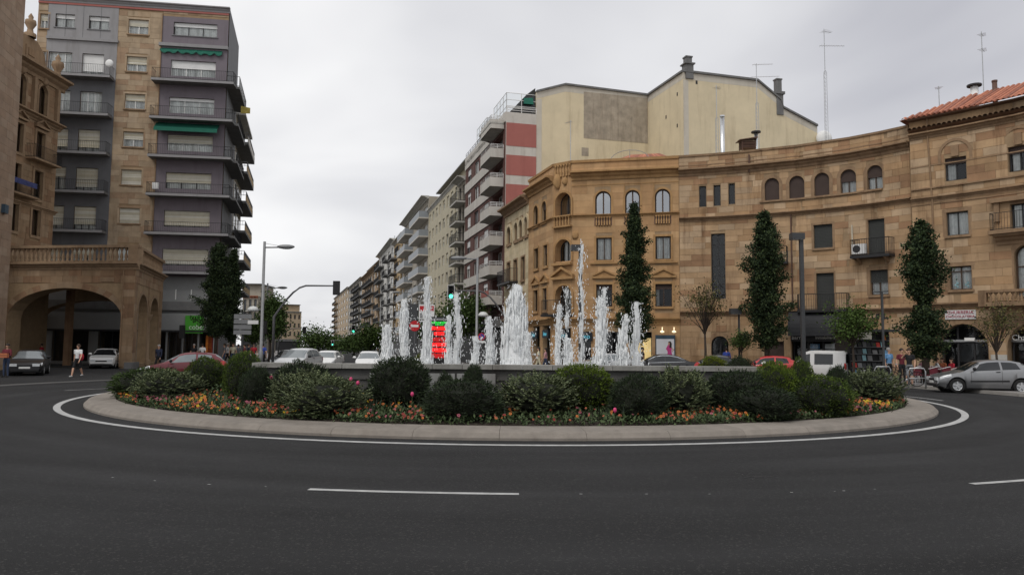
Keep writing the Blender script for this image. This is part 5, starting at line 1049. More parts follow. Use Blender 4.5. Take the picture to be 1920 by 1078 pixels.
# ================================================================== O: ornate stone house behind the porch
def build_O():
    x0 = at(37, 300, 58.2).x-.2; f = Fac([(x0, 52.5), (x0, 63.2)]); T = bthing('ornate_stone_house', 'ornate stone house with carved gable, urns and iron balconies behind the porch', Fac([(x0-3, 57), (x0-3, 60)]))
    ztop = f.z(104, 148); L = f.L; O = []
    zl = [ztop-3.6, ztop-7.4, ztop-10.6, ztop-13.6]
    for k, z in enumerate(zl):
        for j, s in enumerate((L*.30, L*.52, L*.78)): O.append(Op(s-.55, s+.55, z, z+(2.3 if k else 2.4), k == 0))
    wl = wall(f, 0, ztop, O, 'wall', ['joint', 'interior'], T); ashlar(f, .02, L-.02, 6, ztop-.6, O, 'stone_porch', wl, .5, (.7, 1.4), .03, .05, 51, 160, vis=inview)
    for k, o in enumerate(O):
        surround(f, o, T, 'trim_left', .22, .12); window(f, o, T, 'frame_brown', 2, sill=.22, sillmat='trim_left')
        if k // 3 == 1: pediment(f, (o.s0+o.s1)/2, o.z1+.3, 1.8, .8, T, 'trim_left', .3)
    cornice(f, 0, L+.4, ztop, 'trim_left', T, .9, .9); cornice(f, 0, L+.2, zl[0]-.25, 'trim_left', T, .6, .5, 'string_course'); cornice(f, 0, L+.2, zl[2]-.6, 'trim_left', T, .3, .3, 'string_course')
    for s in (L*.41, L*.66, L*.95): slab(f, s-.18, s+.18, zl[0]-.2, ztop-.9, .3, T, 'trim_left', 'pilaster')
    for z, s0, s1 in ((zl[1]-.1, L*.62, L*.95), (zl[2]-.1, L*.15, L*.7)): bl = slab(f, s0, s1, z-.15, z, .8, T, 'trim_left'); railing(f, s0, s1, z, .76, bl, 1.05, 'iron', .12)
    p = f.P(L*.45, zl[2]+.7, .85); b = MB(); b.hexa([f.P(L*.2, zl[2]+.55, .83), f.P(L*.66, zl[2]+.55, .83), f.P(L*.66, zl[2]+.55, .80), f.P(L*.2, zl[2]+.55, .80), f.P(L*.2, zl[2]+.95, .83), f.P(L*.66, zl[2]+.95, .83), f.P(L*.66, zl[2]+.95, .8), f.P(L*.2, zl[2]+.95, .8)]); b.build('balcony_cloth', 'cloth_blue', T)
    # carved gable with panel, finial and corner urn
    M = f.frame(L*.62, ztop, -.3); b = MB(); w = 2.3
    b.fx([M @ Vector(v) for v in ((-w, -.2, 0), (w, -.2, 0), (w*.8, -.2, 1.5), (w*.35, -.2, 2.2), (-w*.35, -.2, 2.2), (-w*.8, -.2, 1.5), (-w, .6, 0), (w, .6, 0), (w*.8, .6, 1.5), (w*.35, .6, 2.2), (-w*.35, .6, 2.2), (-w*.8, .6, 1.5))], [(0, 1, 2, 3, 4, 5), (11, 10, 9, 8, 7, 6)]+[(i, 6+i, 6+(i+1) % 6, (i+1) % 6) for i in range(6)]); b.build('gable', 'stone_porch', T)
    b = MB(); lbox(b, M, -.6, .6, -.3, -.2, .45, 1.45); b.build('carved_panel', 'trim_left', T); b = MB(); lbox(b, M, -.4, .4, -.36, -.305, .65, 1.25); b.build('carved_panel', 'trim', T)
    for s, z, k in ((L*.62, ztop+2.2, 1.0), (L*.98, ztop, 1.15)): b = MB(); b.lathe([(.45*k, 0), (.45*k, .3*k), (.25*k, .4*k), (.2*k, .7*k), (.42*k, 1.1*k), (.38*k, 1.4*k), (.15*k, 1.5*k), (.2*k, 1.7*k), (.02, 2.0*k)], f.P(s, z, -.2), 10); b.build('urn', 'trim_left', T, True)
    for k in range(3): t = (O[k].s0+O[k].s1)/2; b = MB(); b.ell(f.P(t, O[k].z1+.35, .1), (.3, .3, .3), 8, 6, .2, k); b.build('carved_head', 'trim_left', T, True)
    b = MB(); p = [(x0, 63.2), (x0-7, 63.2), (x0-7, 52.5), (x0, 52.5)]
    b.q(*[(x, y, ztop-.02) for x, y in p][::-1])
    for (xa, ya), (xb, yb) in zip(p, p[1:]): b.q((xa, ya, 0), (xb, yb, 0), (xb, yb, ztop-.02), (xa, ya, ztop-.02))
    b.build('shell', 'stone_porch', T)
mat('cloth_blue', (.05, .06, .16), .9, .6, 6)
build_O()
# ================================================================== Q: plain stone house at the left edge
mat('stone_wall_left', (.30, .212, .150), .9, .18, 1.2, .25, 22, alt=((.28, .195, .135), (.32, .235, .17)), rnd=.06, stain=.4)
def build_Q():
    e = at(27, 340, 50.0); f = Fac([X(-190, 37.5), (e.x, 50.0)]); T = bthing('plain_stone_house', 'plain tan stone house wall cut off by the left edge', f)
    wl = wall(f, 0, 26, [], 'wall', ['joint', 'interior'], T); ashlar(f, .02, f.L-.01, .3, 26, [], 'stone_wall_left', wl, .55, (.8, 1.5), .02, .02, 61, 300, .01, vis=inview)
    body(f, 4, 26, T, mats='stone_wall_left')
    t, z = f.pix(5, 392); b = MB(); lbox(b, f.frame(t, z), -.3, .27, -.25, .0, -.28, .28); b.build('street_plate', 'case_blue', T)
build_Q()
# ------------------------------------------------------------------ the planted island
mat('island_kerb', (.205, .182, .158), .9, .2, 3, .3, 40, rnd=.07, stain=.3); mat('soil', (.035, .026, .019), 1, .35, 6, .8, 30); mat('basin_stone', (.085, .083, .080), .85, .25, 2, .2, 20, rnd=.06, stain=.5); mat('coping_stone', (.235, .23, .215), .85, .25, 2.5, .25, 25, rnd=.1, stain=.5); mat('panel_grey', (.26, .26, .255), .7, .12, 2, stain=.4)
def arc_mesh(prof, a, name, m, n=4, gap=.0):
    """A ring stone: closed profile [(r, z)] swept over angle a, centred on angle 0 about the island's centre."""
    b = MB(); k = len(prof); pts = []; fs = []
    for i in range(n+1):
        t = -a/2+gap+(a-2*gap)*i/n; pts += [(r*cos(t), r*sin(t), z) for r, z in prof]
    for i in range(n):
        for j in range(k): fs.append((i*k+j, i*k+(j+1) % k, (i+1)*k+(j+1) % k, (i+1)*k+j))
    fs.append(tuple(range(k))[::-1]); fs.append(tuple(n*k+j for j in range(k))); b.fx(pts, fs); return b.mesh(name, m)
isl = bpy.data.objects.new('island', None); COL.objects.link(isl); isl['kind'] = 'structure'; isl.location = (CX, CY, 0)
NK = 52; me = arc_mesh([(14.06, -.02), (14.06, .05), (13.97, .14), (13.9, .165), (13.25, .20), (13.25, -.02)], 2*pi/NK, 'kerb_stone', 'island_kerb', 6, .00025)
for i in range(NK):
    o = bpy.data.objects.new('kerb_stone', me); COL.objects.link(o); o.parent = isl; o.rotation_euler = (0, 0, 2*pi*(i+.37)/NK)
def soilz(r): return .17+.33*max(0, min(1, (13.3-r)/4.2))
b = MB(); nr, na = 14, 120
for j in range(nr):
    for i in range(na):
        q = []
        for jj, ii in ((j, i), (j, i+1), (j+1, i+1), (j+1, i)):
            r = 13.3-7.3*jj/nr; a = 2*pi*(ii % na)/na; q.append((CX+r*cos(a), CY+r*sin(a), soilz(r)+(.03*noise.noise((r*2, a*9, 1)) if 0 < jj < nr else 0)))
        b.q(*q)
so_ = struct(b, 'soil', 'soil')
# ---- fountain: raised straight front wall, lower sides and back
FX0, FX1, FY0, FY1, ZF, ZL = -6.65, 6.45, 19.75, 35.6, 1.21, .80
FT = thing('fountain_basin', 'dark stone fountain basin with straight raised front wall and pale coping', 'fountain', (CX, CY, 0)); ox, oy = CX, CY
b = MB(); b.box(FX0-ox, FX1-ox, FY0-oy, FY0+.4-oy, .25, ZF); part(b, 'front_wall', 'basin_stone', FT)
b = MB(); b.box(FX0-ox, FX1-ox, FY0-.04-oy, FY0-.0005-oy, .93, 1.01); part(b, 'wall_moulding', 'basin_stone', FT); b = MB(); b.box(FX0-ox, FX1-ox, FY0-.05-oy, FY0-.0005-oy, .25, .62); part(b, 'wall_plinth', 'basin_stone', FT)
for x0, x1, y0, y1 in ((FX0, FX0+.4, FY0+.401, FY1), (FX1-.4, FX1, FY0+.401, FY1), (FX0+.401, FX1-.401, FY1-.4, FY1)): b = MB(); b.box(x0-ox, x1-ox, y0-oy, y1-oy, .25, ZL); part(b, 'low_wall', 'basin_stone', FT)
b = MB(); b.q((FX0+.4-ox, FY0+.4-oy, .72), (FX1-.4-ox, FY0+.4-oy, .72), (FX1-.4-ox, FY1-.4-oy, .72), (FX0+.4-ox, FY1-.4-oy, .72)); part(b, 'water', 'water', FT)
me = cube_mesh('coping_stone'); rs = random.Random(2)
def coping(xa, ya, xb, yb, w, z, n):
    L = hypot(xb-xa, yb-ya)
    for i in range(n):
        f = (i+.5)/n; o = bpy.data.objects.new('coping_stone', me); COL.objects.link(o); o.parent = FT; o.location = (xa+(xb-xa)*f-ox, ya+(yb-ya)*f-oy, z+.0605+rs.uniform(-.003, .003)); o.rotation_euler = (0, 0, atan2(yb-ya, xb-xa)); o.scale = (L/n-.012, w, .12)
coping(FX0-.05, FY0+.19, FX1+.05, FY0+.19, .6, ZF, 17); coping(FX0+.2, FY0+.55, FX0+.2, FY1, .5, ZL, 14); coping(FX1-.2, FY0+.55, FX1-.2, FY1, .5, ZL, 14); coping(FX0+.5, FY1-.2, FX1-.5, FY1-.2, .5, ZL, 14)
for x0, x1 in ((694, 716), (803, 853), (857, 929)):
    xa, xb = at(x0, 715, FY0).x, at(x1, 715, FY0).x; b = MB(); b.box(xa-ox, xb-ox, FY0-.09-oy, FY0-.052-oy, .35, 1.10); part(b, 'access_panel', 'panel_grey', FT)
# ---- water jets
m = mat('foam', (.97, .985, .99), .35, .04, 6, .0, spec=.5)
def foam_material(m):      # froth scatters light onward as well as back
    n = m.node_tree.nodes; l = m.node_tree.links; o = [x for x in n if x.type == 'OUTPUT_MATERIAL'][0]; t = n.new('ShaderNodeBsdfTranslucent'); t.inputs[0].default_value = (.95, .97, .98, 1)
    x = n.new('ShaderNodeMixShader'); x.inputs[0].default_value = .28; l.new(n['Principled BSDF'].outputs[0], x.inputs[1]); l.new(t.outputs[0], x.inputs[2]); l.new(x.outputs[0], o.inputs[0])
foam_material(m)
def spindle(b, p, r, L, n=5, lean=(0, 0)):
    pts = []; fs = []; prof = ((0, 0), (.75, .22), (1, .5), (.6, .8), (0, 1))
    for k, (f, h) in enumerate(prof):
        for i in range(n): a = 2*pi*i/n+k*.4; pts.append((p[0]+r*f*cos(a)+lean[0]*h, p[1]+r*f*sin(a)+lean[1]*h, p[2]+L*h))
    for k in range(4):
        for i in range(n): fs.append((k*n+i, k*n+(i+1) % n, (k+1)*n+(i+1) % n, (k+1)*n+i))
    b.fx(pts, fs)
def jet(label, px, ytop, wb, wt, d, dens=1.0, broken=0, seed=0):
    rnd = random.Random(seed); base = at(px, 686, d); top = at(px, ytop, d); H = top.z-.72; s = d/FPX; wb, wt = wb*s*.62, wt*s*.66
    T = thing('water_jet', label, 'water jet', (base.x, d, .72), 'fountain jets'); b = MB(); n = int((210+H*150)*dens)
    off = lambda h: (min(.1, wb*.5)*noise.noise((seed*3.1, h*1.1, .3))+.07*noise.noise((seed, h*3.2, 2)), .06*noise.noise((h*2.4, seed, 1)))
    W = lambda h: (wb+(wt-wb)*(h/H)**.8)*(1+(.45 if wb < .4 else .16)*noise.noise((seed*1.7, h*2.0, 5)))*(1-.55*max(0, h/H-.85)/.15)
    for i in range(n):
        h = H*rnd.random()**1.15; L = rnd.uniform(.15, .5)*(1+H*.12); h = min(h, H-L*.75); h = max(0, h)
        if broken and noise.noise((seed, h*2.6, 9)) < broken-.35: continue
        w = W(h+L/2); g = rnd.gauss(0, .42); g = max(-1, min(1, g)); a = rnd.uniform(0, pi); o = off(h)
        spindle(b, (o[0]+w*g*cos(a)*1.0, o[1]+w*g*sin(a), h), max(.012, min(.06, w*rnd.uniform(.14, .36))*(1-.5*abs(g))), L, 5, (rnd.gauss(0, .03), 0))
    if not broken:
        hs = [H*.93*i/16 for i in range(17)]; b.tube([(off(h)[0], off(h)[1], h) for h in hs], [max(.012, W(h)*(.8 if dens > 2 else .55)*(1-.35*i/16)) for i, h in enumerate(hs)], 12)
    if b.v: part(b, 'water_column', 'foam', T, True)
    b = MB()
    for i in range(int((130+H*110)*min(1.5, dens+.3))):
        h = H*rnd.random()*1.04; w = W(min(h, H)); o = off(h); x = o[0]+rnd.gauss(0, 1)*(w*.55+.07); y = o[1]+rnd.gauss(0, 1)*(w*.5+.06); r = rnd.choice((.007, .010, .014, .02))
        spindle(b, (x, y, h), r, r*rnd.uniform(2, 6), 4, (rnd.gauss(0, .01), 0))
    for i in range(40): a = rnd.uniform(0, 2*pi); q = rnd.uniform(.2, 1.6)*(wb+.15); spindle(b, (q*cos(a), q*sin(a), 0), .02, rnd.uniform(.05, .35)*math.exp(-q*1.5), 4, (.03*cos(a), 0))
    part(b, 'droplets', 'foam', T, True, 'stuff')
    b = MB(); b.lathe([(wb*1.6+.1, .002), (wb*1.1+.05, .05), (wb*.5, .08), (0, .1)], (0, 0, 0), 14); part(b, 'splash_ring', 'foam', T, True)
JETS = [('broad low white jet farthest left in the fountain', 726, 616, 34, 15, 24.5, 1.0, 0), ('thick lumpy jet second from the left in the fountain', 756, 568, 22, 12, 27, 1.0, 0), ('tall thin jet in front of the red display, tapering to a wisp', 800, 527, 24, 4, 24, 1.1, 0),
        ('thin broken jet just right of the red display', 840, 598, 13, 7, 26, .6, .15), ('slender tall jet under the green traffic light', 857, 556, 18, 6, 25, .8, 0), ('small pointed jet beside the grey lamp post', 890, 636, 22, 7, 25, .8, 0),
        ('medium jet left of the great centre jet', 918, 600, 18, 9, 24.5, .9, 0), ('great central jet, the broadest and whitest of all', 966, 541, 58, 24, 28.8, 3.6, 0), ('short spike against the right flank of the great centre jet', 990, 628, 20, 4, 27.5, .9, 0),
        ('slim leaning jet right of the great centre jet', 1047, 577, 14, 6, 25, .7, 0), ('string of loose water blobs rising above a short jet', 1063, 546, 8, 8, 26, .35, .45), ('short stout jet below the string of water blobs', 1064, 640, 28, 12, 25, 1.3, 0),
        ('very tall bead thin jet beside the dark lamp post', 1090, 462, 8, 4, 25.5, .45, .33), ('thick ragged jet third from the right in the fountain', 1125, 565, 24, 15, 25, 1.2, 0), ('thin wisp rising off the back of the thick ragged jet', 1133, 546, 8, 4, 26, .45, .1),
        ('sparse bubbly jet second from the right in the fountain', 1172, 594, 26, 15, 25, .55, .12), ('slim pointed jet farthest right in the fountain', 1194, 573, 22, 5, 25.5, .9, 0)]
for k, (l, px, yt, wb, wt, d, dn, br) in enumerate(JETS): jet(l, px, yt, wb, wt, d, dn, br, k+1)
# ------------------------------------------------------------------ shrubs
def leafmat(name, c, var=.3, rough=.75, alt=()):
    m = mat(name, c, rough, var, 4, 0, rnd=.25, alt=alt, spec=.15); return m
leafmat('needle_dark', (.027, .039, .020), alt=((.036, .052, .024), (.019, .028, .016))); leafmat('needle_green', (.036, .058, .016), alt=((.048, .076, .02), (.026, .044, .013)))
leafmat('juniper_grey', (.125, .15, .075), alt=((.17, .195, .10), (.08, .10, .05), (.045, .062, .032))); leafmat('ball_green', (.075, .11, .015), alt=((.10, .14, .02), (.05, .08, .012))); leafmat('yellow_green', (.10, .12, .012), alt=((.13, .15, .02), (.06, .085, .01)))
leafmat('hedge_green', (.05, .078, .016), alt=((.085, .12, .022), (.03, .05, .012)))
def lump(d, seed): return 1+.20*noise.noise(Vector(d)*1.9+Vector((seed, 0, 0)))+.13*noise.noise(Vector(d)*4.6+Vector((0, seed, 0)))
SHM = {}; mat('core_dark', (.010, .012, .007), 1, .3, 8)  # near-black tone of the solid core that fills each bush behind its leaves
def shrub_mesh(kind, m, seed):
    key = (kind, m, seed)
    if key in SHM: return SHM[key]
    rnd = random.Random(seed*13+5); b = MB(); n_, m_ = 22, 12; pts = []; fs = []
    for i in range(m_+1):
        for k in range(n_):
            th, a = pi*i/m_, 2*pi*k/n_; d = (sin(th)*cos(a), sin(th)*sin(a), cos(th)); r = (.72 if kind == 'spread' else .84)*lump(d, seed); pts.append((d[0]*r, d[1]*r, d[2]*r))
    for i in range(m_):
        for k in range(n_): fs.append((i*n_+k, (i+1)*n_+k, (i+1)*n_+(k+1) % n_, i*n_+(k+1) % n_))
    b.fx(pts, fs); core = b.mesh('core', 'core_dark')
    b = MB()
    def blade(p, d, L, w):
        u = d.cross(Vector((rnd.gauss(0, 1), rnd.gauss(0, 1), rnd.gauss(0, 1)))).normalized()*w; b.q(p-u*.5, p+d*L*.5-u, p+d*L, p+d*L*.5+u)
    def rd():
        while True:
            v = Vector((rnd.uniform(-1, 1), rnd.uniform(-1, 1), rnd.uniform(-.75, 1)))
            if .1 < v.length < 1: return v.normalized()
    if kind == 'needle':
        for i in range(5200):
            d = rd(); p = d*lump(d, seed)*rnd.uniform(.82, .97); e = (d+Vector((rnd.gauss(0, .45), rnd.gauss(0, .45), .45+rnd.gauss(0, .4)))).normalized(); blade(p, e, rnd.uniform(.07, .2), .016)
    elif kind == 'spread':
        for i in range(560):
            d = rd(); p = d*lump(d, seed)*rnd.uniform(.64, .93); e = (d*1.0+Vector((rnd.gauss(0, .35), rnd.gauss(0, .35), .15+rnd.gauss(0, .25)))).normalized(); L = rnd.uniform(.18, .34)
            for j in range(20):
                f = j/20; q = p+e*L*f+Vector((0, 0, .10*f*f)); s = e.cross(Vector((0, 0, 1))); s = s.normalized() if s.length > .01 else Vector((1, 0, 0))
                g = (e*.6+s*(1 if j % 2 else -1)*.8+Vector((0, 0, rnd.uniform(0, .7)))).normalized(); blade(q, g, .085*(1.15-.5*f), .022)
    else:
        for i in range(6500):
            d = rd(); p = d*lump(d, seed)*rnd.uniform(.85, .99); e = (d*.9+Vector((rnd.gauss(0, .3), rnd.gauss(0, .3), .55+rnd.gauss(0, .3)))).normalized(); blade(p, e, rnd.uniform(.05, .115), .02)
    SHM[key] = (core, b.mesh('foliage', m)); return SHM[key]
SHRUBS = [  # x0, x1, ytop, ybottom, depth, kind, material, label
 (218, 345, 690, 745, 22.8, 'needle', 'needle_green', 'dark green mound at the far left tip of the island bed'), (226, 262, 704, 752, 22.4, 'needle', 'needle_dark', 'small black green upright bush at the left tip of the bed'),
 (255, 375, 698, 738, 21.2, 'spread', 'juniper_grey', 'grey green spreading juniper near the left tip, above the orange flowers'), (350, 425, 672, 715, 22.6, 'ball', 'hedge_green', 'leafy bush in front of the red car at the left'),
 (418, 494, 662, 722, 20.6, 'ball', 'hedge_green', 'tall clipped green bush at the left end of the basin rim'), (452, 507, 688, 762, 18.9, 'needle', 'needle_dark', 'dark tapering bush with a green top left of the two grey junipers'),
 (508, 628, 681, 722, 19.1, 'needle', 'needle_dark', 'low dark bush against the basin behind the two grey junipers'), (514, 640, 701, 772, 18.0, 'spread', 'juniper_grey', 'grey green juniper partly hidden behind a larger one'),
 (540, 682, 712, 786, 17.1, 'spread', 'juniper_grey', 'large grey green juniper at the front left of the bed'), (690, 806, 672, 745, 18.4, 'needle', 'needle_dark', 'big round dark bush rising above the basin rim left of centre'),
 (868, 906, 684, 735, 18.6, 'needle', 'needle_dark', 'small dark cone shaped bush in front of the pale panels'), (818, 852, 699, 740, 18.5, 'needle', 'needle_dark', 'small dark bush left of the cone in front of the pale panels'),
 (800, 936, 712, 802, 16.6, 'needle', 'needle_dark', 'wide black green bush at the front middle by the kerb'), (930, 1084, 706, 778, 17.4, 'spread', 'juniper_grey', 'grey green spreading juniper at the centre below the main jet'),
 (1035, 1148, 685, 745, 18.3, 'ball', 'ball_green', 'bright moss green ball bush against the basin right of centre'), (1145, 1250, 702, 788, 17.0, 'needle', 'needle_dark', 'dark rounded bush right of the bright moss green ball'),
 (1208, 1330, 696, 765, 17.8, 'spread', 'juniper_grey', 'grey green juniper right of the dark rounded bush'), (1322, 1440, 696, 750, 18.4, 'needle', 'needle_dark', 'low dark bush under the right end of the basin rim'),
 (1365, 1497, 727, 790, 17.6, 'needle', 'needle_dark', 'large dark bush near the kerb right of centre'), (1414, 1490, 680, 732, 18.9, 'ball', 'ball_green', 'yellowish green bush at the right end of the basin rim'),
 (1468, 1600, 704, 782, 18.7, 'ball', 'hedge_green', 'large rounded green bush at the front right of the bed'), (1478, 1526, 675, 712, 21.6, 'ball', 'hedge_green', 'dark leafy bush in front of the white van'),
 (1550, 1592, 687, 730, 21.2, 'needle', 'needle_dark', 'dark upright bush below the rear of the white van'), (1580, 1690, 697, 752, 22.4, 'spread', 'juniper_grey', 'pale grey green juniper sloping down at the right tip of the bed'),
 (1312, 1362, 669, 690, 38.2, 'ball', 'yellow_green', 'small yellow green bush behind the basin right of the jets'), (774, 798, 664, 686, 38.0, 'ball', 'yellow_green', 'small yellow green bush behind the basin by the red display'),
 (1362, 1412, 670, 690, 37.8, 'needle', 'needle_dark', 'low dark bush behind the basin in front of the red car at the right')]
FOOT = []
for i, (x0, x1, y0, y1, d, kind, m, lab) in enumerate(SHRUBS):
    xc = (x0+x1)/2; zt = at(xc, y0, d).z; c = at(xc, y1, d); r = hypot(c.x-CX, d-CY); zs = soilz(r) if r > 9.2 else .5; zb = max(zs-.02, min(c.z, zs)) if d < 30 else .3; rx = (x1-x0)/2*d/FPX
    h = zt-zs; rz = h/1.7; cz = zs+h-rz*1.0
    T = thing('shrub', lab, 'shrub', (c.x, d, zs), 'shrubs on the roundabout island'); core, fol = shrub_mesh(kind, m, i % 5); sc = Vector((rx*1.1, rx*.95, rz*1.02))
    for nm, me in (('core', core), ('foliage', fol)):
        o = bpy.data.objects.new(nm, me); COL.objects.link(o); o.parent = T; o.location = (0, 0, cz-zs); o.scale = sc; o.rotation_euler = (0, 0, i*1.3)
    b = MB(); b.tube([(0, 0, -.05), (0, 0, h*.5)], .05, 6); part(b, 'stem', 'frame_brown', T); FOOT.append((c.x, d, rx))
# ------------------------------------------------------------------ bedding flowers
for nme, c in (('petal_orange', (.42, .13, .035)), ('petal_salmon', (.36, .10, .055)), ('petal_yellow', (.50, .34, .025)), ('petal_red', (.20, .03, .027)), ('petal_pink', (.28, .08, .11)), ('petal_heart', (.05, .015, .01))): mat(nme, c, .7, .2, 30, rnd=.25, spec=.2)
leafmat('bed_leaf', (.06, .085, .036), alt=((.08, .11, .05), (.04, .062, .027))); leafmat('blade_leaf', (.09, .115, .085), alt=((.12, .14, .10), (.06, .085, .06)))
rnd = random.Random(99); fb = MB(); lb = MB(); bb = MB()
def density(px):
    for a, c, v in ((225, 560, 1.0), (560, 650, .35), (655, 800, 1.0), (800, 930, .12), (930, 1130, .30), (1130, 1245, .55), (1245, 1420, .85), (1420, 1585, .7), (1585, 1740, 1.5)):
        if a <= px < c: return v
    return .15
def clear(x, y, k=.75): return all(hypot(x-fx_, y-fy) > r*k for fx_, fy, r in FOOT)
def petal_flower(p, n, r, mi):
    u = n.cross(Vector((rnd.random(), rnd.random(), .3))).normalized(); v = n.cross(u); fb.mi = mi
    for k in range(5):
        a = 2*pi*k/5; d0 = u*cos(a)+v*sin(a); s = u*cos(a+pi/2)+v*sin(a+pi/2); fb.q(p, p+d0*r*.62-s*r*.48, p+d0*r+n*r*.1, p+d0*r*.62+s*r*.48)
    fb.mi = 5; q = p+n*.004; fb.q(q+u*r*.28, q+v*r*.28, q-u*r*.28, q-v*r*.28)
cnt = 0
while cnt < 30000:
    cnt += 1; a = radians(rnd.uniform(150, 395)); r = sqrt(rnd.uniform(9.4**2, 13.2**2)) if rnd.random() < .55 else rnd.uniform(11.8, 13.2); x, y = CX+r*cos(a), CY+r*sin(a)
    px = 960+FPX*x/y
    if FX0-.1 < x < FX1+.1 and y > FY0-.2: continue
    if not clear(x, y, .6): continue
    z = soilz(r); dn = density(px); cl = noise.noise((x*.9, y*.9, 3)); 
    if rnd.random() < .75*(dn*.7+.45):
        for k in range(3):
            d = Vector((rnd.gauss(0, 1), rnd.gauss(0, 1), rnd.uniform(.2, 1.4))).normalized(); p = Vector((x+rnd.gauss(0, .05), y+rnd.gauss(0, .05), z+rnd.uniform(0, .12 if r > 11.3 else .28))); u = d.cross(Vector((0, 0, 1))).normalized()*.024; L = rnd.uniform(.05, .13); lb.q(p, p+d*L*.5+u, p+d*L, p+d*L*.5-u)
    if rnd.random() < dn*.19*(1 if cl > -.08 else .2)*(1.0 if r > 11.0 else .45):
        hue = noise.noise((x*.7+7, y*.7, 5))+rnd.gauss(0, .22); mi = 2 if hue > .50 else 0 if hue > .12 else 1 if hue > -.14 else 3 if hue > -.36 else 4
        n = Vector((rnd.gauss(0, .5)-.2*x/y, rnd.gauss(0, .4)-.7, rnd.uniform(.3, 1.0))).normalized(); petal_flower(Vector((x, y, z+rnd.uniform(.10, .2))), n, rnd.uniform(.025, .042), mi)
for cx_, n in ((1160, 46), (1185, 30), (905, 20), (945, 14), (800, 22), (735, 16), (560, 22), (400, 30), (330, 30), (1320, 26), (1400, 30), (1520, 34), (1545, 30), (1480, 26), (1440, 16), (1250, 16), (700, 14), (290, 20)):
    for i in range(n):
        px = cx_+rnd.gauss(0, 16); k = (px-960)/FPX; rr = rnd.uniform(10.6, 12.6); A, B, C = k*k+1, -2*CY, CY*CY-rr*rr; D = B*B-4*A*C
        if D < 0: continue
        y = (-B-sqrt(D))/(2*A); x = k*y
        if not clear(x, y, .9): continue
        p = Vector((x, y, soilz(rr))); d = Vector((rnd.gauss(0, .35), rnd.gauss(0, .35), 1)).normalized(); L = rnd.uniform(.15, .4); u = d.cross(Vector((rnd.gauss(0, 1), rnd.gauss(0, 1), 0))).normalized()*.016; bb.q(p-u, p+u, p+d*L*.6+u*.8, p+d*L); bb.q(p-u, p+d*L*.6+u*.8, p+d*L, p+d*L*.6-u*.8)
o = fb.build('pansies', ['petal_orange', 'petal_salmon', 'petal_yellow', 'petal_red', 'petal_pink', 'petal_heart']); o['kind'] = 'stuff'; tag(o, 'orange, yellow and salmon pansies massed along the edge of the bed', 'flowers')
o = lb.build('bedding_leaves', 'bed_leaf'); o['kind'] = 'stuff'; tag(o, 'low green leaves of the bedding plants', 'leaves'); o = bb.build('blade_leaves', 'blade_leaf'); o['kind'] = 'stuff'; tag(o, 'grey green blade leaves standing among the flowers', 'leaves')
mat('tulip_pink', (.55, .05, .16), .5, .2, 20)
for px, py, d, lab in ((657, 715, 17.4, 'single pink tulip in front of the basin wall, higher of two'), (670, 722, 17.2, 'small pink tulip just right of the higher one by the basin wall'), (772, 743, 16.6, 'bright pink tulip standing over the pansies left of centre'), (508, 712, 18.6, 'pink tulip beside the dark tapering bush'), (1152, 773, 15.9, 'magenta tulip low at the kerb right of centre')):
    p = at(px, py, d); z = soilz(hypot(p.x-CX, d-CY)); T = thing('tulip', lab, 'tulip', (p.x, d, z), 'pink tulips'); h = p.z-z; b = MB(); b.tube([(0, 0, 0), (.01, 0, h)], .006, 5); part(b, 'stem', 'bed_leaf', T)
    b = MB(); b.lathe([(.005, h-.01), (.035, h+.02), (.042, h+.05), (.03, h+.085), (.012, h+.1)], (.01, 0, 0), 7); part(b, 'bloom', 'tulip_pink', T, True)
    b = MB(); b.q((0, 0, 0), (.05, .02, h*.3), (.07, .03, h*.6), (.02, .01, h*.3)); part(b, 'leaf', 'bed_leaf', T)
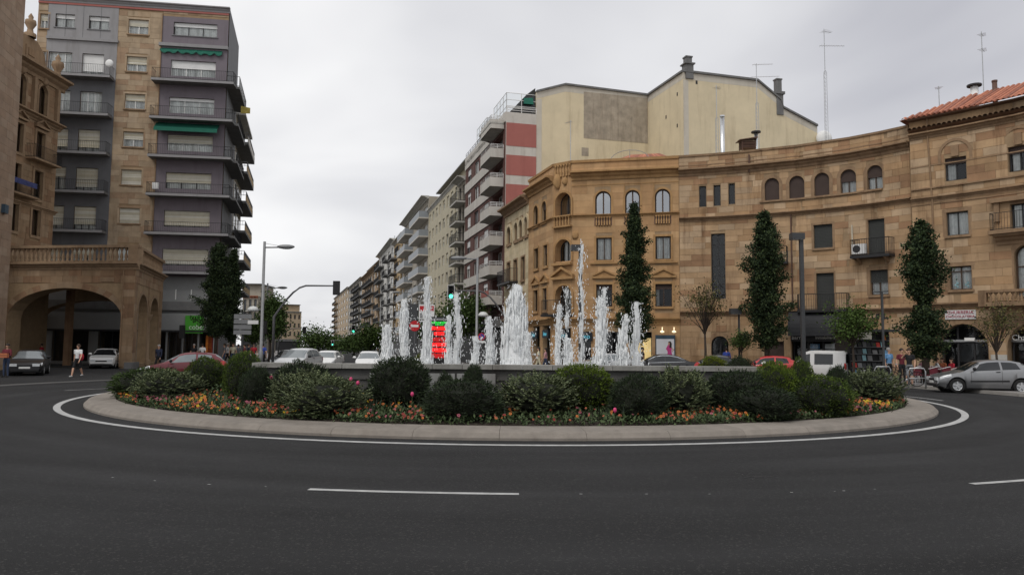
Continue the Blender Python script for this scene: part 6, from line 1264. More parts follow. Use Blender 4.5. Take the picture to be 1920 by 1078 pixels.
# ------------------------------------------------------------------ trees
leafmat('conifer', (.022, .036, .017), alt=((.032, .05, .02), (.015, .025, .013), (.05, .07, .026))); leafmat('leaf_fresh', (.05, .085, .018), alt=((.07, .11, .025), (.035, .06, .014))); leafmat('leaf_olive', (.085, .085, .03), alt=((.11, .10, .035), (.055, .06, .02), (.12, .09, .05))); leafmat('leaf_street', (.05, .082, .022), alt=((.07, .11, .03), (.034, .06, .016)))
mat('bark', (.055, .042, .032), .95, .3, 8, .5, 30)
def leaf(b, rnd, p, s, up=.3):
    d = Vector((rnd.gauss(0, 1), rnd.gauss(0, 1), rnd.gauss(up, .8))).normalized(); u = d.cross(Vector((rnd.gauss(0, 1), rnd.gauss(0, 1), rnd.gauss(0, 1)))).normalized()*s*.42
    b.q(p, p+d*s*.5+u, p+d*s, p+d*s*.5-u)
def conifer(label, px, ytop, ybot, wpx, d, seed, z0=.13, fork=None, prof=None, trunk=.16):
    rnd = random.Random(seed); p = at(px, ybot, d); top = at(px, ytop, d).z-z0; zb = p.z-z0; R = wpx*.385*d/FPX
    T = thing('conifer_tree', label, 'tree', (p.x, d, z0), 'dark conifers round the square'); b = MB(); b.tube([(0, 0, 0), (.03, .02, top*.3), (-.04, 0, top*.6), (0, 0, top*.97)], [trunk, trunk*.8, trunk*.5, .02], 8)
    part(b, 'trunk', 'bark', T, True); b = MB(); lb = MB(); H = top-zb; pr = prof or [(0, .45), (.12, .95), (.3, .9), (.45, 1.0), (.6, .8), (.8, .6), (.93, .35), (1, .06)]
    def rad(f):
        for (a, ra), (c, rc) in zip(pr, pr[1:]):
            if a <= f <= c: return ra+(rc-ra)*(f-a)/(c-a)
        return .1
    n = int(26*H)
    for i in range(n):
        f = (i+rnd.random())/n; a = i*2.4+rnd.gauss(0, .4); z = zb+H*f; k = (.5+.95*rnd.random()**1.4)*(1+.35*noise.noise((cos(a)*1.3+seed, sin(a)*1.3, z*.7))); r = max(.12, R*rad(f)*k); up = rnd.uniform(-.1, .5)
        s0 = Vector((0, 0, max(.3, z-.15*r))); c = Vector((r*cos(a), r*sin(a), z+up*r)); mid = s0.lerp(c, .55)+Vector((0, 0, -.06*r)); lb.tube([s0, mid, c], [.028, .016, .005], 3, False)
        m_ = int(70+120*r)
        for j in range(m_):
            t = .2+.85*rnd.random()**.7; q = s0.lerp(mid, t/.55) if t < .55 else mid.lerp(c, (t-.55)/.45); w_ = (.10+.16*min(1, r))*(1.25-.75*min(1, t)); leaf(b, rnd, q+Vector((rnd.gauss(0, w_), rnd.gauss(0, w_), rnd.gauss(0, w_*.8))), rnd.uniform(.07, .15), .35)
    part(lb, 'branches', 'bark', T, kind='stuff'); part(b, 'crown', 'conifer', T, kind='stuff'); return T
GAPPY = [(0, .5), (.06, .95), (.2, 1.0), (.30, .75), (.34, .28), (.40, .3), (.45, .75), (.62, .85), (.8, .62), (.94, .35), (1, .05)]
conifer('tall dark conifer in front of the warm corner house, tip at its arched windows', 1190, 384, 640, 60, 48.0, 3, prof=[(0, .7), (.08, 1.15), (.25, 1.2), (.4, .95), (.6, .85), (.8, .62), (.93, .38), (1, .05)])
conifer('broad dark conifer before the curved sandstone block, left of the square lamp', 1437, 399, 650, 84, 45.5, 5, prof=[(0, .45), (.1, .9), (.3, 1.1), (.38, .85), (.5, .95), (.7, .82), (.88, .5), (1, .05)])
conifer('dark conifer with gaps in its crown by the cafe, near the silver car', 1735, 417, 668, 92, 38.5, 8, prof=GAPPY, trunk=.2)
conifer('dark conifer beside the green shop sign under the purple block', 405, 458, 628, 74, 57.0, 11, prof=[(0, .35), (.1, 1.0), (.3, 1.05), (.5, .8), (.75, .6), (.92, .4), (1, .08)])
conifer('thin ragged conifer just right of the one by the green shop sign', 433, 470, 640, 40, 58.5, 14, prof=[(0, .3), (.15, .9), (.4, .6), (.6, .9), (.85, .5), (1, .1)], trunk=.13)
def broadleaf(label, px, ytop, ybot, wpx, d, seed, m='leaf_fresh', nl=3000, ls=.14, trunk=.1, z0=.13, lean=0, group='leafy trees', hollow=.25, branches=26):
    rnd = random.Random(seed); c = at(px, (ytop+ybot)/2, d); top = at(px, ytop, d).z-z0; bot = at(px, ybot, d).z-z0; R = wpx/2*d/FPX; H = (top-bot)/2; zc = (top+bot)/2
    T = thing('leafy_tree', label, 'tree', (c.x, d, z0), group); b = MB(); fk = max(bot*.95, top*.32); b.tube([(0, 0, 0), (.03, 0, fk*.5), (0, .02, fk)], [trunk, trunk*.85, trunk*.7], 8); part(b, 'trunk', 'bark', T, True)
    lb = MB(); tips = []
    for i in range(branches):
        a = rnd.uniform(0, 2*pi); th = rnd.uniform(-.5, 1.4); k = rnd.uniform(.5, 1)*(1+.25*noise.noise((a*2, th*2, seed))); e = Vector((R*k*cos(a)*cos(th), R*k*sin(a)*cos(th), zc+H*k*sin(th))); s = Vector((0, 0, fk*rnd.uniform(.85, 1.0))); mid = s.lerp(e, .5)+Vector((rnd.gauss(0, .1), rnd.gauss(0, .1), .12*H)); lb.tube([s, mid, e], [trunk*.4, trunk*.2, .01], 4, False)
        for f in (.5, .75, 1.0): tips.append((mid.lerp(e, f), R))
        for j in range(3):
            q = mid.lerp(e, rnd.uniform(0, 1)); g = q+Vector((rnd.gauss(0, .28), rnd.gauss(0, .28), rnd.gauss(.12, .25)))*R*.7; lb.tube([q, g], [trunk*.12, .006], 3, False); tips.append((g, R))
    part(lb, 'branches', 'bark', T, kind='stuff'); b = MB()
    for i in range(nl):
        t, r = rnd.choice(tips); q = t+Vector((rnd.gauss(0, 1), rnd.gauss(0, 1), rnd.gauss(0, .8)))*R*hollow; leaf(b, rnd, q, rnd.uniform(.6, 1.2)*ls, 0)
    part(b, 'crown', m, T, kind='stuff'); return T
broadleaf('sparse young tree with thin yellowish leaves before the stairwell window', 1321, 532, 612, 100, 48.0, 21, 'leaf_olive', 1100, .13, .09, hollow=.15, branches=34)
broadleaf('small fresh green tree over the newsstand by the dark awning', 1598, 574, 640, 100, 39.5, 22, 'leaf_fresh', 3400, .12, .08, hollow=.2)
broadleaf('thin brownish tree between the two cafe arches', 1866, 568, 650, 92, 37.0, 23, 'leaf_olive', 1300, .10, .07, hollow=.18)
broadleaf('little round clipped tree by the arched door', 1390, 626, 652, 36, 46.5, 24, 'leaf_street', 2200, .09, .06, hollow=.3)
broadleaf('tall narrow ivy green tree behind the left lamp post', 507, 545, 668, 40, 62, 25, 'leaf_street', 7000, .2, .15, hollow=.38)
broadleaf('big green street tree behind the red display', 862, 545, 640, 100, 72, 26, 'leaf_street', 6500, .24, .16, hollow=.26)
broadleaf('green street tree left of the no entry sign', 795, 575, 650, 60, 84, 27, 'leaf_street', 4500, .26, .16, hollow=.26)
broadleaf('light green tree on the avenue behind the left jets', 695, 612, 660, 66, 98, 28, 'leaf_fresh', 4200, .28, .16, hollow=.3)
broadleaf('rounded green tree at the right of the avenue, farther back', 664, 634, 662, 48, 125, 29, 'leaf_street', 3000, .3, .16, hollow=.3)
broadleaf('wide hazy green tree closing the avenue', 598, 622, 660, 74, 240, 30, 'leaf_street', 4200, .6, .3, hollow=.3)
broadleaf('second green tree closing the avenue, to the right', 636, 640, 662, 40, 260, 31, 'leaf_fresh', 2500, .6, .3, hollow=.3)
broadleaf('dark street tree behind the direction signs', 476, 592, 655, 40, 90, 32, 'leaf_street', 3000, .25, .15, hollow=.3)
# ------------------------------------------------------------------ street furniture
mat('lamp_glass', (.55, .56, .55), .3, .05, 3); mat('led_red', (.3, .01, .01), .4, 0, emit=(1, .012, .012), estr=1.5); mat('led_red_dim', (.2, .01, .01), .4, 0, emit=(1, .01, .012), estr=.45); mat('led_green', (.01, .2, .02), .4, 0, emit=(.01, .7, .05), estr=.8); mat('signal_green', (.02, .4, .2), .3, 0, emit=(.08, 1, .55), estr=3.0)
mat('sign_no_entry', (.42, .012, .018), .5, .1, 4); mat('sign_white', (.66, .66, .65), .5, .06, 4); mat('sign_blue', (.05, .05, .25), .5, .1, 3); mat('sign_back', (.22, .225, .23), .5, .12, 3, metal=.3); mat('sign_pole', (.10, .10, .105), .5, .1, 4)
def arm_lamp(label, px, ytop, yarm, pxe, d, low=None, r=.11):
    base = at(px, 650, d); z = at(px, ytop, d).z; za = at(px, yarm, d).z; e = at(pxe, yarm, d).x-base.x; T = thing('street_lamp', label, 'street lamp', (base.x, d, .13), 'tall grey street lamps'); z -= .13; za -= .13
    b = MB(); b.tube([(0, 0, 0), (0, 0, 1.2), (0, 0, 1.25), (0, 0, z)], [r*1.5, r*1.4, r, r*.8], 10); part(b, 'post', 'pole_grey', T, True); s = 1 if e > 0 else -1; h = abs(e)
    b = MB(); b.tube([(0, 0, za), (s*(h-.9), 0, za+.02)], .05, 8); b.tube([(0, 0, z-.12), (s*(h-1.0), 0, za+.12)], .012, 4); part(b, 'arm', 'pole_grey', T, True)
    b = MB(); b.ell((s*(h-.55), 0, za+.06), (.62, .22, .16), 14, 8); part(b, 'lamp_head', 'pole_grey', T, True); b = MB(); b.ell((s*(h-.5), 0, za-.0), (.45, .17, .12), 12, 6); part(b, 'lamp_lens', 'lamp_glass', T, True)
    if low:
        lx, ly = at(low[0], low[1], d).x-base.x, at(low[0], low[1], d).z-.13; b = MB(); b.tube([(0, 0, ly+.05), (lx, 0, ly+.05)], .035, 6); part(b, 'low_arm', 'pole_grey', T, True); b = MB(); b.lathe([(.02, .30), (.2, .27), (.36, .12), (.4, 0), (.3, -.06), (0, -.08)], (lx, 0, ly), 14); part(b, 'low_lamp', 'lamp_glass', T, True)
    return T
L1 = arm_lamp('tall grey street lamp on the left with its arm pointing right', 489.5, 453, 464, 551, 52, (474, 582)); arm_lamp('smaller looking grey street lamp behind the tall left one', 498, 531, 540, 538, 92)
arm_lamp('tall grey street lamp behind the centre jets with its arm pointing left', 893.5, 483, 486, 846, 56, (906, 592)); arm_lamp('distant grey street lamp on the avenue beside the grey balcony block', 770, 540, 549, 736, 105); arm_lamp('far grey street lamp before the brown stone house', 712, 578, 582, 684, 150, r=.1)
b = MB(); p = at(473, 604, 52); p2 = at(483, 604, 52); z = p.z-.13; x = p.x-L1.location.x; b.box(x-.3, x+.42, -.03, .03, z-.13, z+.13); part(b, 'sign_plate', 'sign_white', L1)
def square_lamp(label, px, ytop, d, w=.17, head=1, thin=False):
    c = at(px, 640, d); z = at(px, ytop, d).z-.13; T = thing('square_lamp', label, 'street lamp', (c.x, d, .13), 'dark square street lamps'); b = MB(); b.box(-w/2, w/2, -w/2, w/2, 0, z); part(b, 'post', 'pole_dark', T)
    if head: b = MB(); b.box(-.55, .12, -.25, .25, z-.36, z-.02); part(b, 'lamp_head', 'pole_dark', T); b = MB(); b.box(-.5, .05, -.2, .2, z-.38, z-.362); part(b, 'lamp_lens', 'lamp_glass', T)
    else: b = MB(); b.tube([(-.45, 0, z), (.3, 0, z+.05)], .03, 5); part(b, 'cross_arm', 'pole_dark', T)
square_lamp('dark square lamp post among the jets before the warm corner house', 1088, 459, 44.5, .2); square_lamp('dark square lamp post before the curved sandstone block', 1506, 437, 40, .19); square_lamp('thin dark post in front of the newsstand', 1656, 548, 36.5, .09, 0); square_lamp('dark short lamp post by the arched door', 1386, 578, 47, .1)
def signal(label, px, py, h_px, d, side, reach_px, arm_y, facing=True, post_px=None, green=True):
    hd = at(px, py, d); pp = at(post_px, 650, d).x; T = thing('traffic_light', label, 'traffic light', (pp, d, .13), 'traffic lights on arms'); x = hd.x-pp; z = hd.z-.13; h = h_px*d/FPX; w = h*.46
    b = MB(); n = 10; za = at(px, arm_y, d).z-.13; pts = [(0, 0, 0), (0, 0, za*.62)]
    for i in range(1, n+1): f = i/n; pts.append((x*f, 0, za*.62+za*.38*sin(pi/2*min(1, f*1.9)) if f < .53 else za+0.0*f))
    b.tube(pts, [.1, .1]+[.075-.003*i for i in range(n)], 8); part(b, 'mast_arm', 'sign_pole', T, True)
    b = MB(); b.box(x-w/2, x+w/2, -.16, .1, z-h/2, z+h/2); hdO = part(b, 'signal_head', 'black_plastic', T)
    if facing:
        b = MB(); e = .035
        for q in ((x-w/2-e, x-w/2, z-h/2-e, z+h/2+e), (x+w/2, x+w/2+e, z-h/2-e, z+h/2+e), (x-w/2, x+w/2, z-h/2-e, z-h/2), (x-w/2, x+w/2, z+h/2, z+h/2+e)): b.box(q[0], q[1], -.17, -.13, q[2], q[3])
        o = part(b, 'backboard_edge', 'sign_white', hdO)
        for k in range(3):
            b = MB(); b.lathe([(0, -.18), (w*.3, -.18), (w*.32, -.16)], (x, 0, z+h*(.31-.31*k)), 14, 'Y'); o = part(b, 'lens', 'signal_green' if k == 2 and green else 'interior', hdO)
            b = MB(); b.tube([(x-w*.36, -.15, z+h*(.31-.31*k)), (x-w*.36, -.34, z+h*(.33-.31*k)), ], .012, 4); 
            hood = MB(); m_ = 8
            for i in range(m_):
                a0, a1 = pi*i/m_, pi*(i+1)/m_; hood.q((x+w*.36*cos(a0), -.16, z+h*(.31-.31*k)+w*.36*sin(a0)), (x+w*.36*cos(a1), -.16, z+h*(.31-.31*k)+w*.36*sin(a1)), (x+w*.36*cos(a1), -.36, z+h*(.31-.31*k)+w*.33*sin(a1)), (x+w*.36*cos(a0), -.36, z+h*(.31-.31*k)+w*.33*sin(a0)))
            part(hood, 'visor', 'black_plastic', hdO)
    return T
signal('traffic light seen from behind on a long curved arm against the sky', 631, 540, 26, 54, -1, 0, 536, False, 512); signal('traffic light showing green beside the great centre jet', 846, 548, 25, 60, 1, 0, 545, True, 950); signal('small traffic light showing green before the brown stone house', 663, 617, 14, 100, 1, 0, 612, True, 716); signal('farther traffic light seen from behind over the parked cars', 571, 619, 13, 100, -1, 0, 616, False, 522); signal('tiny green traffic light far down the avenue', 624, 643, 9, 150, 1, 0, 638, True, 652)
# LED display column, no entry sign, information board, parking sign
d = 50; c = at(823, 665, d); T = thing('display_column', 'street display column with glowing red and green rows behind the jets', 'display', (c.x, d, .13)); s = d/FPX; top = at(823, 594, d).z-.13; w = 17*s
b = MB(); b.box(-w, w, -.12, .12, 0, top); part(b, 'case', 'black_plastic', T); b = MB(); b.box(-w*.95, w*.95, -.14, -.122, top-.24, top-.1); part(b, 'title_strip', 'sign_back', T)
rows = [(603, 607, .95, 'led_green'), (607.5, 610, .5, 'led_green'), (612, 619, 1.0, 'led_red'), (621.5, 629, .62, 'led_red'), (632, 640, .78, 'led_red_dim'), (642, 649.5, .86, 'led_red'), (652, 660, .9, 'led_red'), (662, 671, 1.0, 'led_red_dim')]; rn = random.Random(4)
for y0, y1, k, m in rows:
    z0, z1 = at(823, y1, d).z-.13, at(823, y0, d).z-.13; b = MB(); n = int(15*k); px0 = -w*.93*k
    for i in range(n):
        x0 = px0+2*w*.93*k*i/n; q = 2*w*.93*k/n; h0 = rn.choice((0, 0, .12)); b.box(x0+q*.06, x0+q*.94, -.135, -.121, z0+(z1-z0)*h0, z1-(z1-z0)*rn.choice((0, 0, .15)))
    part(b, 'led_row', m, T, kind='stuff')
d = 49; c = at(777.5, 611, d); T = thing('no_entry_sign', 'round red no entry sign with white bar left of the display', 'sign', (c.x, d, .13)); z = c.z-.13; b = MB(); b.tube([(0, .06, 0), (0, .06, z+.5)], .04, 6); part(b, 'post', 'sign_pole', T); b = MB(); b.lathe([(0, -.02), (.34, -.02), (.345, .02), (0, .02)], (0, 0, z), 24, 'Y'); part(b, 'disc', 'sign_no_entry', T); b = MB(); b.box(-.25, .25, -.03, -.021, z-.075, z+.075); part(b, 'white_bar', 'sign_white', T)
d = 53; c = at(800, 585, d); T = thing('information_board', 'white board with red heading above the no entry sign', 'sign', (c.x, d, .13)); s = d/FPX; w = 14.5*s; z0, z1 = at(800, 603, d).z-.13, at(800, 571, d).z-.13
b = MB(); b.box(-w-.75, -w-.1, 0, .35, 0, z1+.05); part(b, 'pillar', 'pole_dark', T); b = MB(); b.box(-w, w, -.04, .04, z0, z1); part(b, 'board', 'sign_white', T); b = MB(); b.tube([(w*.3, .06, 0), (w*.3, .06, z0+.2)], .05, 6); part(b, 'post', 'sign_pole', T)
hh = z1-z0
for x0, x1, f0, f1, m in ((-.9, -.35, .62, .92, 'sign_no_entry'), (-.28, .25, .62, .92, 'sign_no_entry'), (.3, .92, .62, .92, 'sign_no_entry'), (-.85, -.5, .2, .5, 'sign_back'), (-.3, .1, .25, .5, 'sign_back'), (-.9, -.2, .06, .14, 'frame_dark')): b = MB(); b.box(w*x0, w*x1, -.048, -.041, z0+hh*f0, z0+hh*f1); part(b, 'printed_block', m, T)
d = 52; c = at(903, 631, d); T = thing('parking_sign', 'blue and red sign with a white plate right of the lamp post behind the jets', 'sign', (c.x, d, .13)); s = d/FPX; z = c.z-.13; b = MB(); b.tube([(0, .06, 0), (0, .06, z+.3)], .035, 6); part(b, 'post', 'sign_pole', T); b = MB(); b.lathe([(0, -.02), (.25, -.02), (.25, .02), (0, .02)], (0, 0, z), 20, 'Y'); part(b, 'disc', 'sign_no_entry', T); b = MB(); b.lathe([(0, -.024), (.19, -.024), (.19, -.021)], (0, 0, z), 20, 'Y'); part(b, 'blue_field', 'sign_blue', T)
b = MB(); b.hexa([(-.17, -.03, .13+z), (-.13, -.03, .17+z), (-.13, -.026, .17+z), (-.17, -.026, .13+z), (.13, -.03, -.17+z), (.17, -.03, -.13+z), (.17, -.026, -.13+z), (.13, -.026, -.17+z)]); part(b, 'red_bar', 'sign_no_entry', T); b = MB(); b.box(-.25, .25, -.02, .02, z-.43, z-.29); part(b, 'plate', 'sign_white', T)
# direction signs seen from behind
d = 55; c = at(454, 650, d); T = thing('direction_sign', 'stack of grey direction boards on a dark post under the purple block', 'sign', (c.x, d, .13)); s = d/FPX; zt = at(454, 584, d).z-.13; b = MB(); b.tube([(0, .06, 0), (0, .06, zt)], .07, 8); part(b, 'post', 'pole_dark', T)
for y0, y1 in ((589, 598), (599, 607), (609, 617), (619, 627)): b = MB(); b.box(-17*s, 16*s, -.03, .03, at(454, y1, d).z-.13, at(454, y0, d).z-.13); part(b, 'board', 'sign_back', T)
for px, yb, d, lab in ((342, 612, 58, 'dark pole sign before the shop left of the green sign'), (496, 604, 58, 'black signal box on a post right of the tall left lamp')):
    c = at(px, yb, d); T = thing('signal_post', lab, 'post', (c.x, d, .13)); z = c.z-.13; b = MB(); b.tube([(0, 0, 0), (0, 0, z)], .05, 6); part(b, 'post', 'pole_dark', T); b = MB(); b.box(-.17, .17, -.15, .15, z-.9, z+.1); part(b, 'signal_box', 'black_plastic', T)
# newsstand
d = 41.5; c = at(1628, 700, d); s = d/FPX; T = thing('newsstand', 'dark newsstand with shelves of magazines and a cream roof sign', 'kiosk', (c.x, d, .13)); w = 37*s; z1 = at(1628, 622, d).z-.13
b = MB(); b.box(-w, w, -.2, 1.6, .0, z1); part(b, 'cabin', 'black_plastic', T); b = MB(); b.box(-w-.35, w+.3, -.75, 1.7, z1, z1+.12); part(b, 'roof', 'pole_dark', T); b = MB(); b.box(-w+.1, -w+.95, -.8, -.7, z1-.42, z1-.02); part(b, 'roof_sign', 'blind_cream', T)
rn = random.Random(12); cols = ['print_blue', 'print_white', 'print_teal', 'print_orange', 'print_red', 'sign_back', 'frame_grey']
for r_ in range(6):
    z = .35+.37*r_; b = MB(); b.box(-w+.05, w-.05, -.34, -.2, z-.03, z-.005); sh = part(b, 'shelf', 'frame_grey', T); x = -w+.1
    while x < w-.3:
        q = rn.uniform(.18, .26)
        if rn.random() < .8: b = MB(); h = rn.uniform(.2, .3); b.hexa([(x, -.32, z), (x+q, -.32, z), (x+q, -.3, z), (x, -.3, z), (x, -.24, z+h), (x+q, -.24, z+h), (x+q, -.22, z+h), (x, -.22, z+h)]); part(b, 'magazine', rn.choice(cols[:6] if rn.random() < .25 else ['frame_grey', 'frame_dark', 'pole_dark']), sh)
        x += q+rn.uniform(.02, .1)
# hoop barriers
for px, py, lab in ((1656, 722, 'grey hoop barrier by the man in blue'), (1720, 728, 'grey hoop barrier at the foot of the gappy conifer')):
    p = ground(px, py, .13); T = thing('hoop_barrier', lab, 'barrier', p, 'hoop barriers on the pavement'); b = MB(); b.tube([(-.38, 0, 0), (-.38, 0, .75), (-.3, 0, .88), (.3, 0, .88), (.38, 0, .75), (.38, 0, 0)], .028, 6); part(b, 'hoop', 'steel', T, True); b = MB(); b.tube([(-.38, 0, .45), (.38, 0, .45)], .018, 6); part(b, 'cross_bar', 'steel', T, True)
# roof aerials and flues
def roofp(px, py, d): return at(px, py, d)
for lab, px, y0, y1, d, arms, lat in (('tallest lattice aerial mast rising behind the curved block', 1545, 268, 55, 56, [(.98, .9, .4, 6, .7), (.86, 2.0, .1, 10, .5)], .66), ('aerial mast with two long booms before the cream wall', 1418, 285, 120, 57, [(.99, 1.6, 0, 8, .5), (.86, 2.2, .0, 10, .3)], .6), ('short aerial mast with a forked top before the cream wall', 1343, 295, 160, 57, [(.97, .8, .9, 6, .6)], .6),
    ('thin aerial on the warm corner house roof', 1070, 304, 226, 58, [(.97, .8, 2.2, 6, .5)], None), ('tall aerial pole on the tiled roof at the right edge', 1840, 192, 60, 47, [(.97, .7, .8, 6, .5), (.78, .8, .8, 6, .5)], None), ('thin aerial where the tiled roof begins', 1760, 216, 162, 49, [(.97, .6, 1.2, 5, .5)], None), ('small aerial on the white bay house down the avenue', 740, 466, 442, 176, [(.95, 1.5, 0, 4, 1.0)], None)):
    p = at(px, y0, d); t = at(px, y1, d); mast('roof_aerial', lab, Vector((t.x, d, p.z-.6)), t.z, arms, lattice=lat, r=.03 if d < 100 else .08)['group'] = 'roof aerials'
for lab, px, y0, y1, d, r, m, cap in (('bright steel flue pipe before the cream wall', 1355, 292, 220, 56, .17, 'steel_flue', .0), ('pair of short steel vents with a black hood on the curved block', 1418, 282, 250, 55, .14, 'steel_flue', .35), ('white flue with a black disc cap on the tiled roof', 1828, 192, 163, 46, .22, 'blind_white', .42), ('brown flue pipe on the tiled roof at the right edge', 1866, 185, 155, 45, .14, 'copper', 0)):
    p = at(px, y0, d); z1 = at(px, y1, d).z; T = thing('flue', lab, 'flue', (p.x, d, p.z-.7)) if 'steel_flue' in MATS else None
    if T is None: mat('steel_flue', (.62, .63, .64), .25, .1, 4, metal=.85); T = thing('flue', lab, 'flue', (p.x, d, p.z-.7))
    h = z1-p.z+.7; b = MB(); b.lathe([(r, 0), (r, h), (0, h)], (0, 0, 0), 12); part(b, 'pipe', m, T, True); b = MB(); b.lathe([(0, h+.02), (max(cap, r*1.15), h+.02), (max(cap, r*1.15), h+.12), (0, h+.16)], (0, 0, 0), 12); part(b, 'cap', 'iron' if cap else m, T)
d = 55; p = at(1402, 280, d); T = thing('roof_ventilator', 'brown slatted ventilator with a tilted lid on the curved block', 'ventilator', (p.x, d, p.z-.6)); b = MB()
for k in range(5): b = MB(); b.box(-.55, .5, -.4, .4, .62+.11*k, .67+.11*k); part(b, 'slat', 'copper', T)
for x, y in ((-.5, -.35), (.45, -.35), (-.5, .35), (.45, .35)): b = MB(); b.box(x-.03, x+.03, y-.03, y+.03, 0, 1.15); part(b, 'post', 'copper', T)
b = MB(); b.hexa([(-.75, -.5, 1.15), (.6, -.5, 1.35), (.6, .5, 1.35), (-.75, .5, 1.15), (-.75, -.5, 1.2), (.6, -.5, 1.42), (.6, .5, 1.42), (-.75, .5, 1.2)]); part(b, 'lid', 'copper', T)
# air conditioner on the balcony of the curved block
t, z = facB.pix(1616, 468); T = thing('air_conditioner', 'white air conditioner standing on the iron balcony of the curved block', 'air conditioner', facB.P(t, z-.32, .4), rz=facB.ang(t)); b = MB(); b.box(-.42, .42, -.15, .15, 0, .62); part(b, 'case', 'blind_white', T); b = MB(); b.lathe([(0, -.16), (.22, -.16), (.24, -.152)], (-.12, 0, .31), 16, 'Y'); part(b, 'fan_grille', 'frame_dark', T)
b = MB(); b.box(-.5, -.44, .1, .16, 0, 1.9); part(b, 'pipe_cover', 'blind_cream', T)
# ------------------------------------------------------------------ cars
mat('tyre', (.012, .012, .012), .9, .1, 9); mat('rim', (.50, .51, .52), .35, .1, 9, metal=.7); mat('car_glass', (.012, .014, .016), .04, 0, spec=.7); mat('car_glass_light', (.16, .18, .19), .05, .1, 2, spec=.8); mat('trim_black', (.012, .012, .013), .55, .1, 6); mat('chrome', (.75, .76, .77), .15, 0, metal=1.0); mat('lamp_clear', (.55, .57, .58), .1, .1, 8, spec=.8); mat('lamp_red', (.45, .012, .015), .15, .1, 9, spec=.7); mat('lamp_amber', (.5, .18, .02), .2, .1, 9); mat('plate_white', (.62, .62, .60), .5, .05, 9)
for n_, c, me_ in (('paint_silver', (.25, .254, .262), .7), ('paint_black', (.012, .012, .014), .2), ('paint_red_dark', (.11, .007, .014), .2), ('paint_red', (.42, .018, .02), .1), ('paint_white', (.66, .66, .65), 0), ('paint_grey', (.13, .135, .145), .5), ('paint_light', (.50, .51, .52), .3)): mat(n_, c, .35, .04, 2, metal=me_, spec=.5, coat=.5)
def interp(pts, x):
    if x <= pts[0][0]: return pts[0][1]
    for (a, ya), (c, yc) in zip(pts, pts[1:]):
        if x <= c: f = (x-a)/(c-a) if c > a else 0; return ya+(yc-ya)*f
    return pts[-1][1]
CARS = {
 'hatch': dict(L=3.84, W=1.66, wb=(.74, 3.18), top=[(0, .55), (.05, .66), (.25, .75), (.6, .84), (1.02, .95), (1.7, 1.33), (1.95, 1.40), (2.35, 1.43), (2.9, 1.41), (3.25, 1.34), (3.45, 1.22), (3.72, .95), (3.80, .85), (3.84, .55)], belt=[(0, .75), (1.0, .90), (2.2, .96), (3.5, 1.04), (3.84, 1.0)], ws=(1.06, 1.68), rw=(3.28, 3.66), win=[(1.36, 2.42), (2.50, 3.18)], doors=(1.28, 2.46), roofw=.70),
 'sedan': dict(L=4.35, W=1.70, wb=(.84, 3.45), top=[(0, .52), (.06, .64), (.3, .74), (.8, .84), (1.2, .90), (1.95, 1.32), (2.25, 1.40), (2.7, 1.42), (3.15, 1.36), (3.7, 1.02), (4.1, .98), (4.28, .92), (4.35, .55)], belt=[(0, .75), (1.2, .88), (3.6, .96), (4.35, .95)], ws=(1.24, 1.95), rw=(3.2, 3.66), win=[(1.62, 2.46), (2.54, 3.28)], doors=(1.42, 2.5, 3.35), roofw=.70),
 'boxy': dict(L=4.3, W=1.69, wb=(.82, 3.4), top=[(0, .55), (.03, .72), (.2, .80), (1.15, .93), (1.7, 1.34), (1.9, 1.40), (2.6, 1.42), (3.2, 1.38), (3.6, 1.03), (4.2, .99), (4.28, .92), (4.3, .55)], belt=[(0, .8), (1.15, .92), (3.6, .97), (4.3, .95)], ws=(1.18, 1.72), rw=(3.25, 3.56), win=[(1.5, 2.36), (2.44, 3.18)], doors=(1.38, 2.4, 3.28), roofw=.74),
 'mpv': dict(L=4.1, W=1.72, wb=(.78, 3.35), top=[(0, .6), (.06, .75), (.35, .88), (.85, 1.02), (1.75, 1.50), (2.1, 1.58), (2.8, 1.60), (3.5, 1.54), (3.85, 1.15), (4.02, .95), (4.1, .6)], belt=[(0, .85), (.9, 1.0), (3.6, 1.1), (4.1, 1.05)], ws=(.9, 1.74), rw=(3.55, 3.84), win=[(1.3, 2.3), (2.38, 3.4)], doors=(1.2, 2.34, 3.45), roofw=.72),
 'sleek': dict(L=4.75, W=1.80, wb=(.9, 3.72), top=[(0, .5), (.06, .66), (.4, .78), (1.3, .95), (2.15, 1.38), (2.5, 1.45), (3.0, 1.45), (3.5, 1.36), (4.15, 1.06), (4.55, 1.03), (4.7, .95), (4.75, .6)], belt=[(0, .78), (1.3, .93), (3.9, 1.02), (4.75, 1.0)], ws=(1.36, 2.15), rw=(3.5, 4.1), win=[(1.75, 2.7), (2.78, 3.75)], doors=(1.55, 2.74, 3.7), roofw=.70, chrome=True),
 'van': dict(L=4.0, W=1.62, wb=(.72, 3.3), top=[(0, .6), (.05, .75), (.3, .85), (.95, .98), (1.5, 1.5), (1.66, 1.72), (1.9, 1.80), (2.2, 1.82), (3.85, 1.80), (3.97, 1.70), (4.0, .6)], belt=[(0, .85), (.95, .96), (4.0, 1.02)], ws=(1.0, 1.5), rw=None, win=[(1.3, 2.0), (2.25, 3.3)], doors=(1.15, 2.1), roofw=.86, wtop=1.52)}
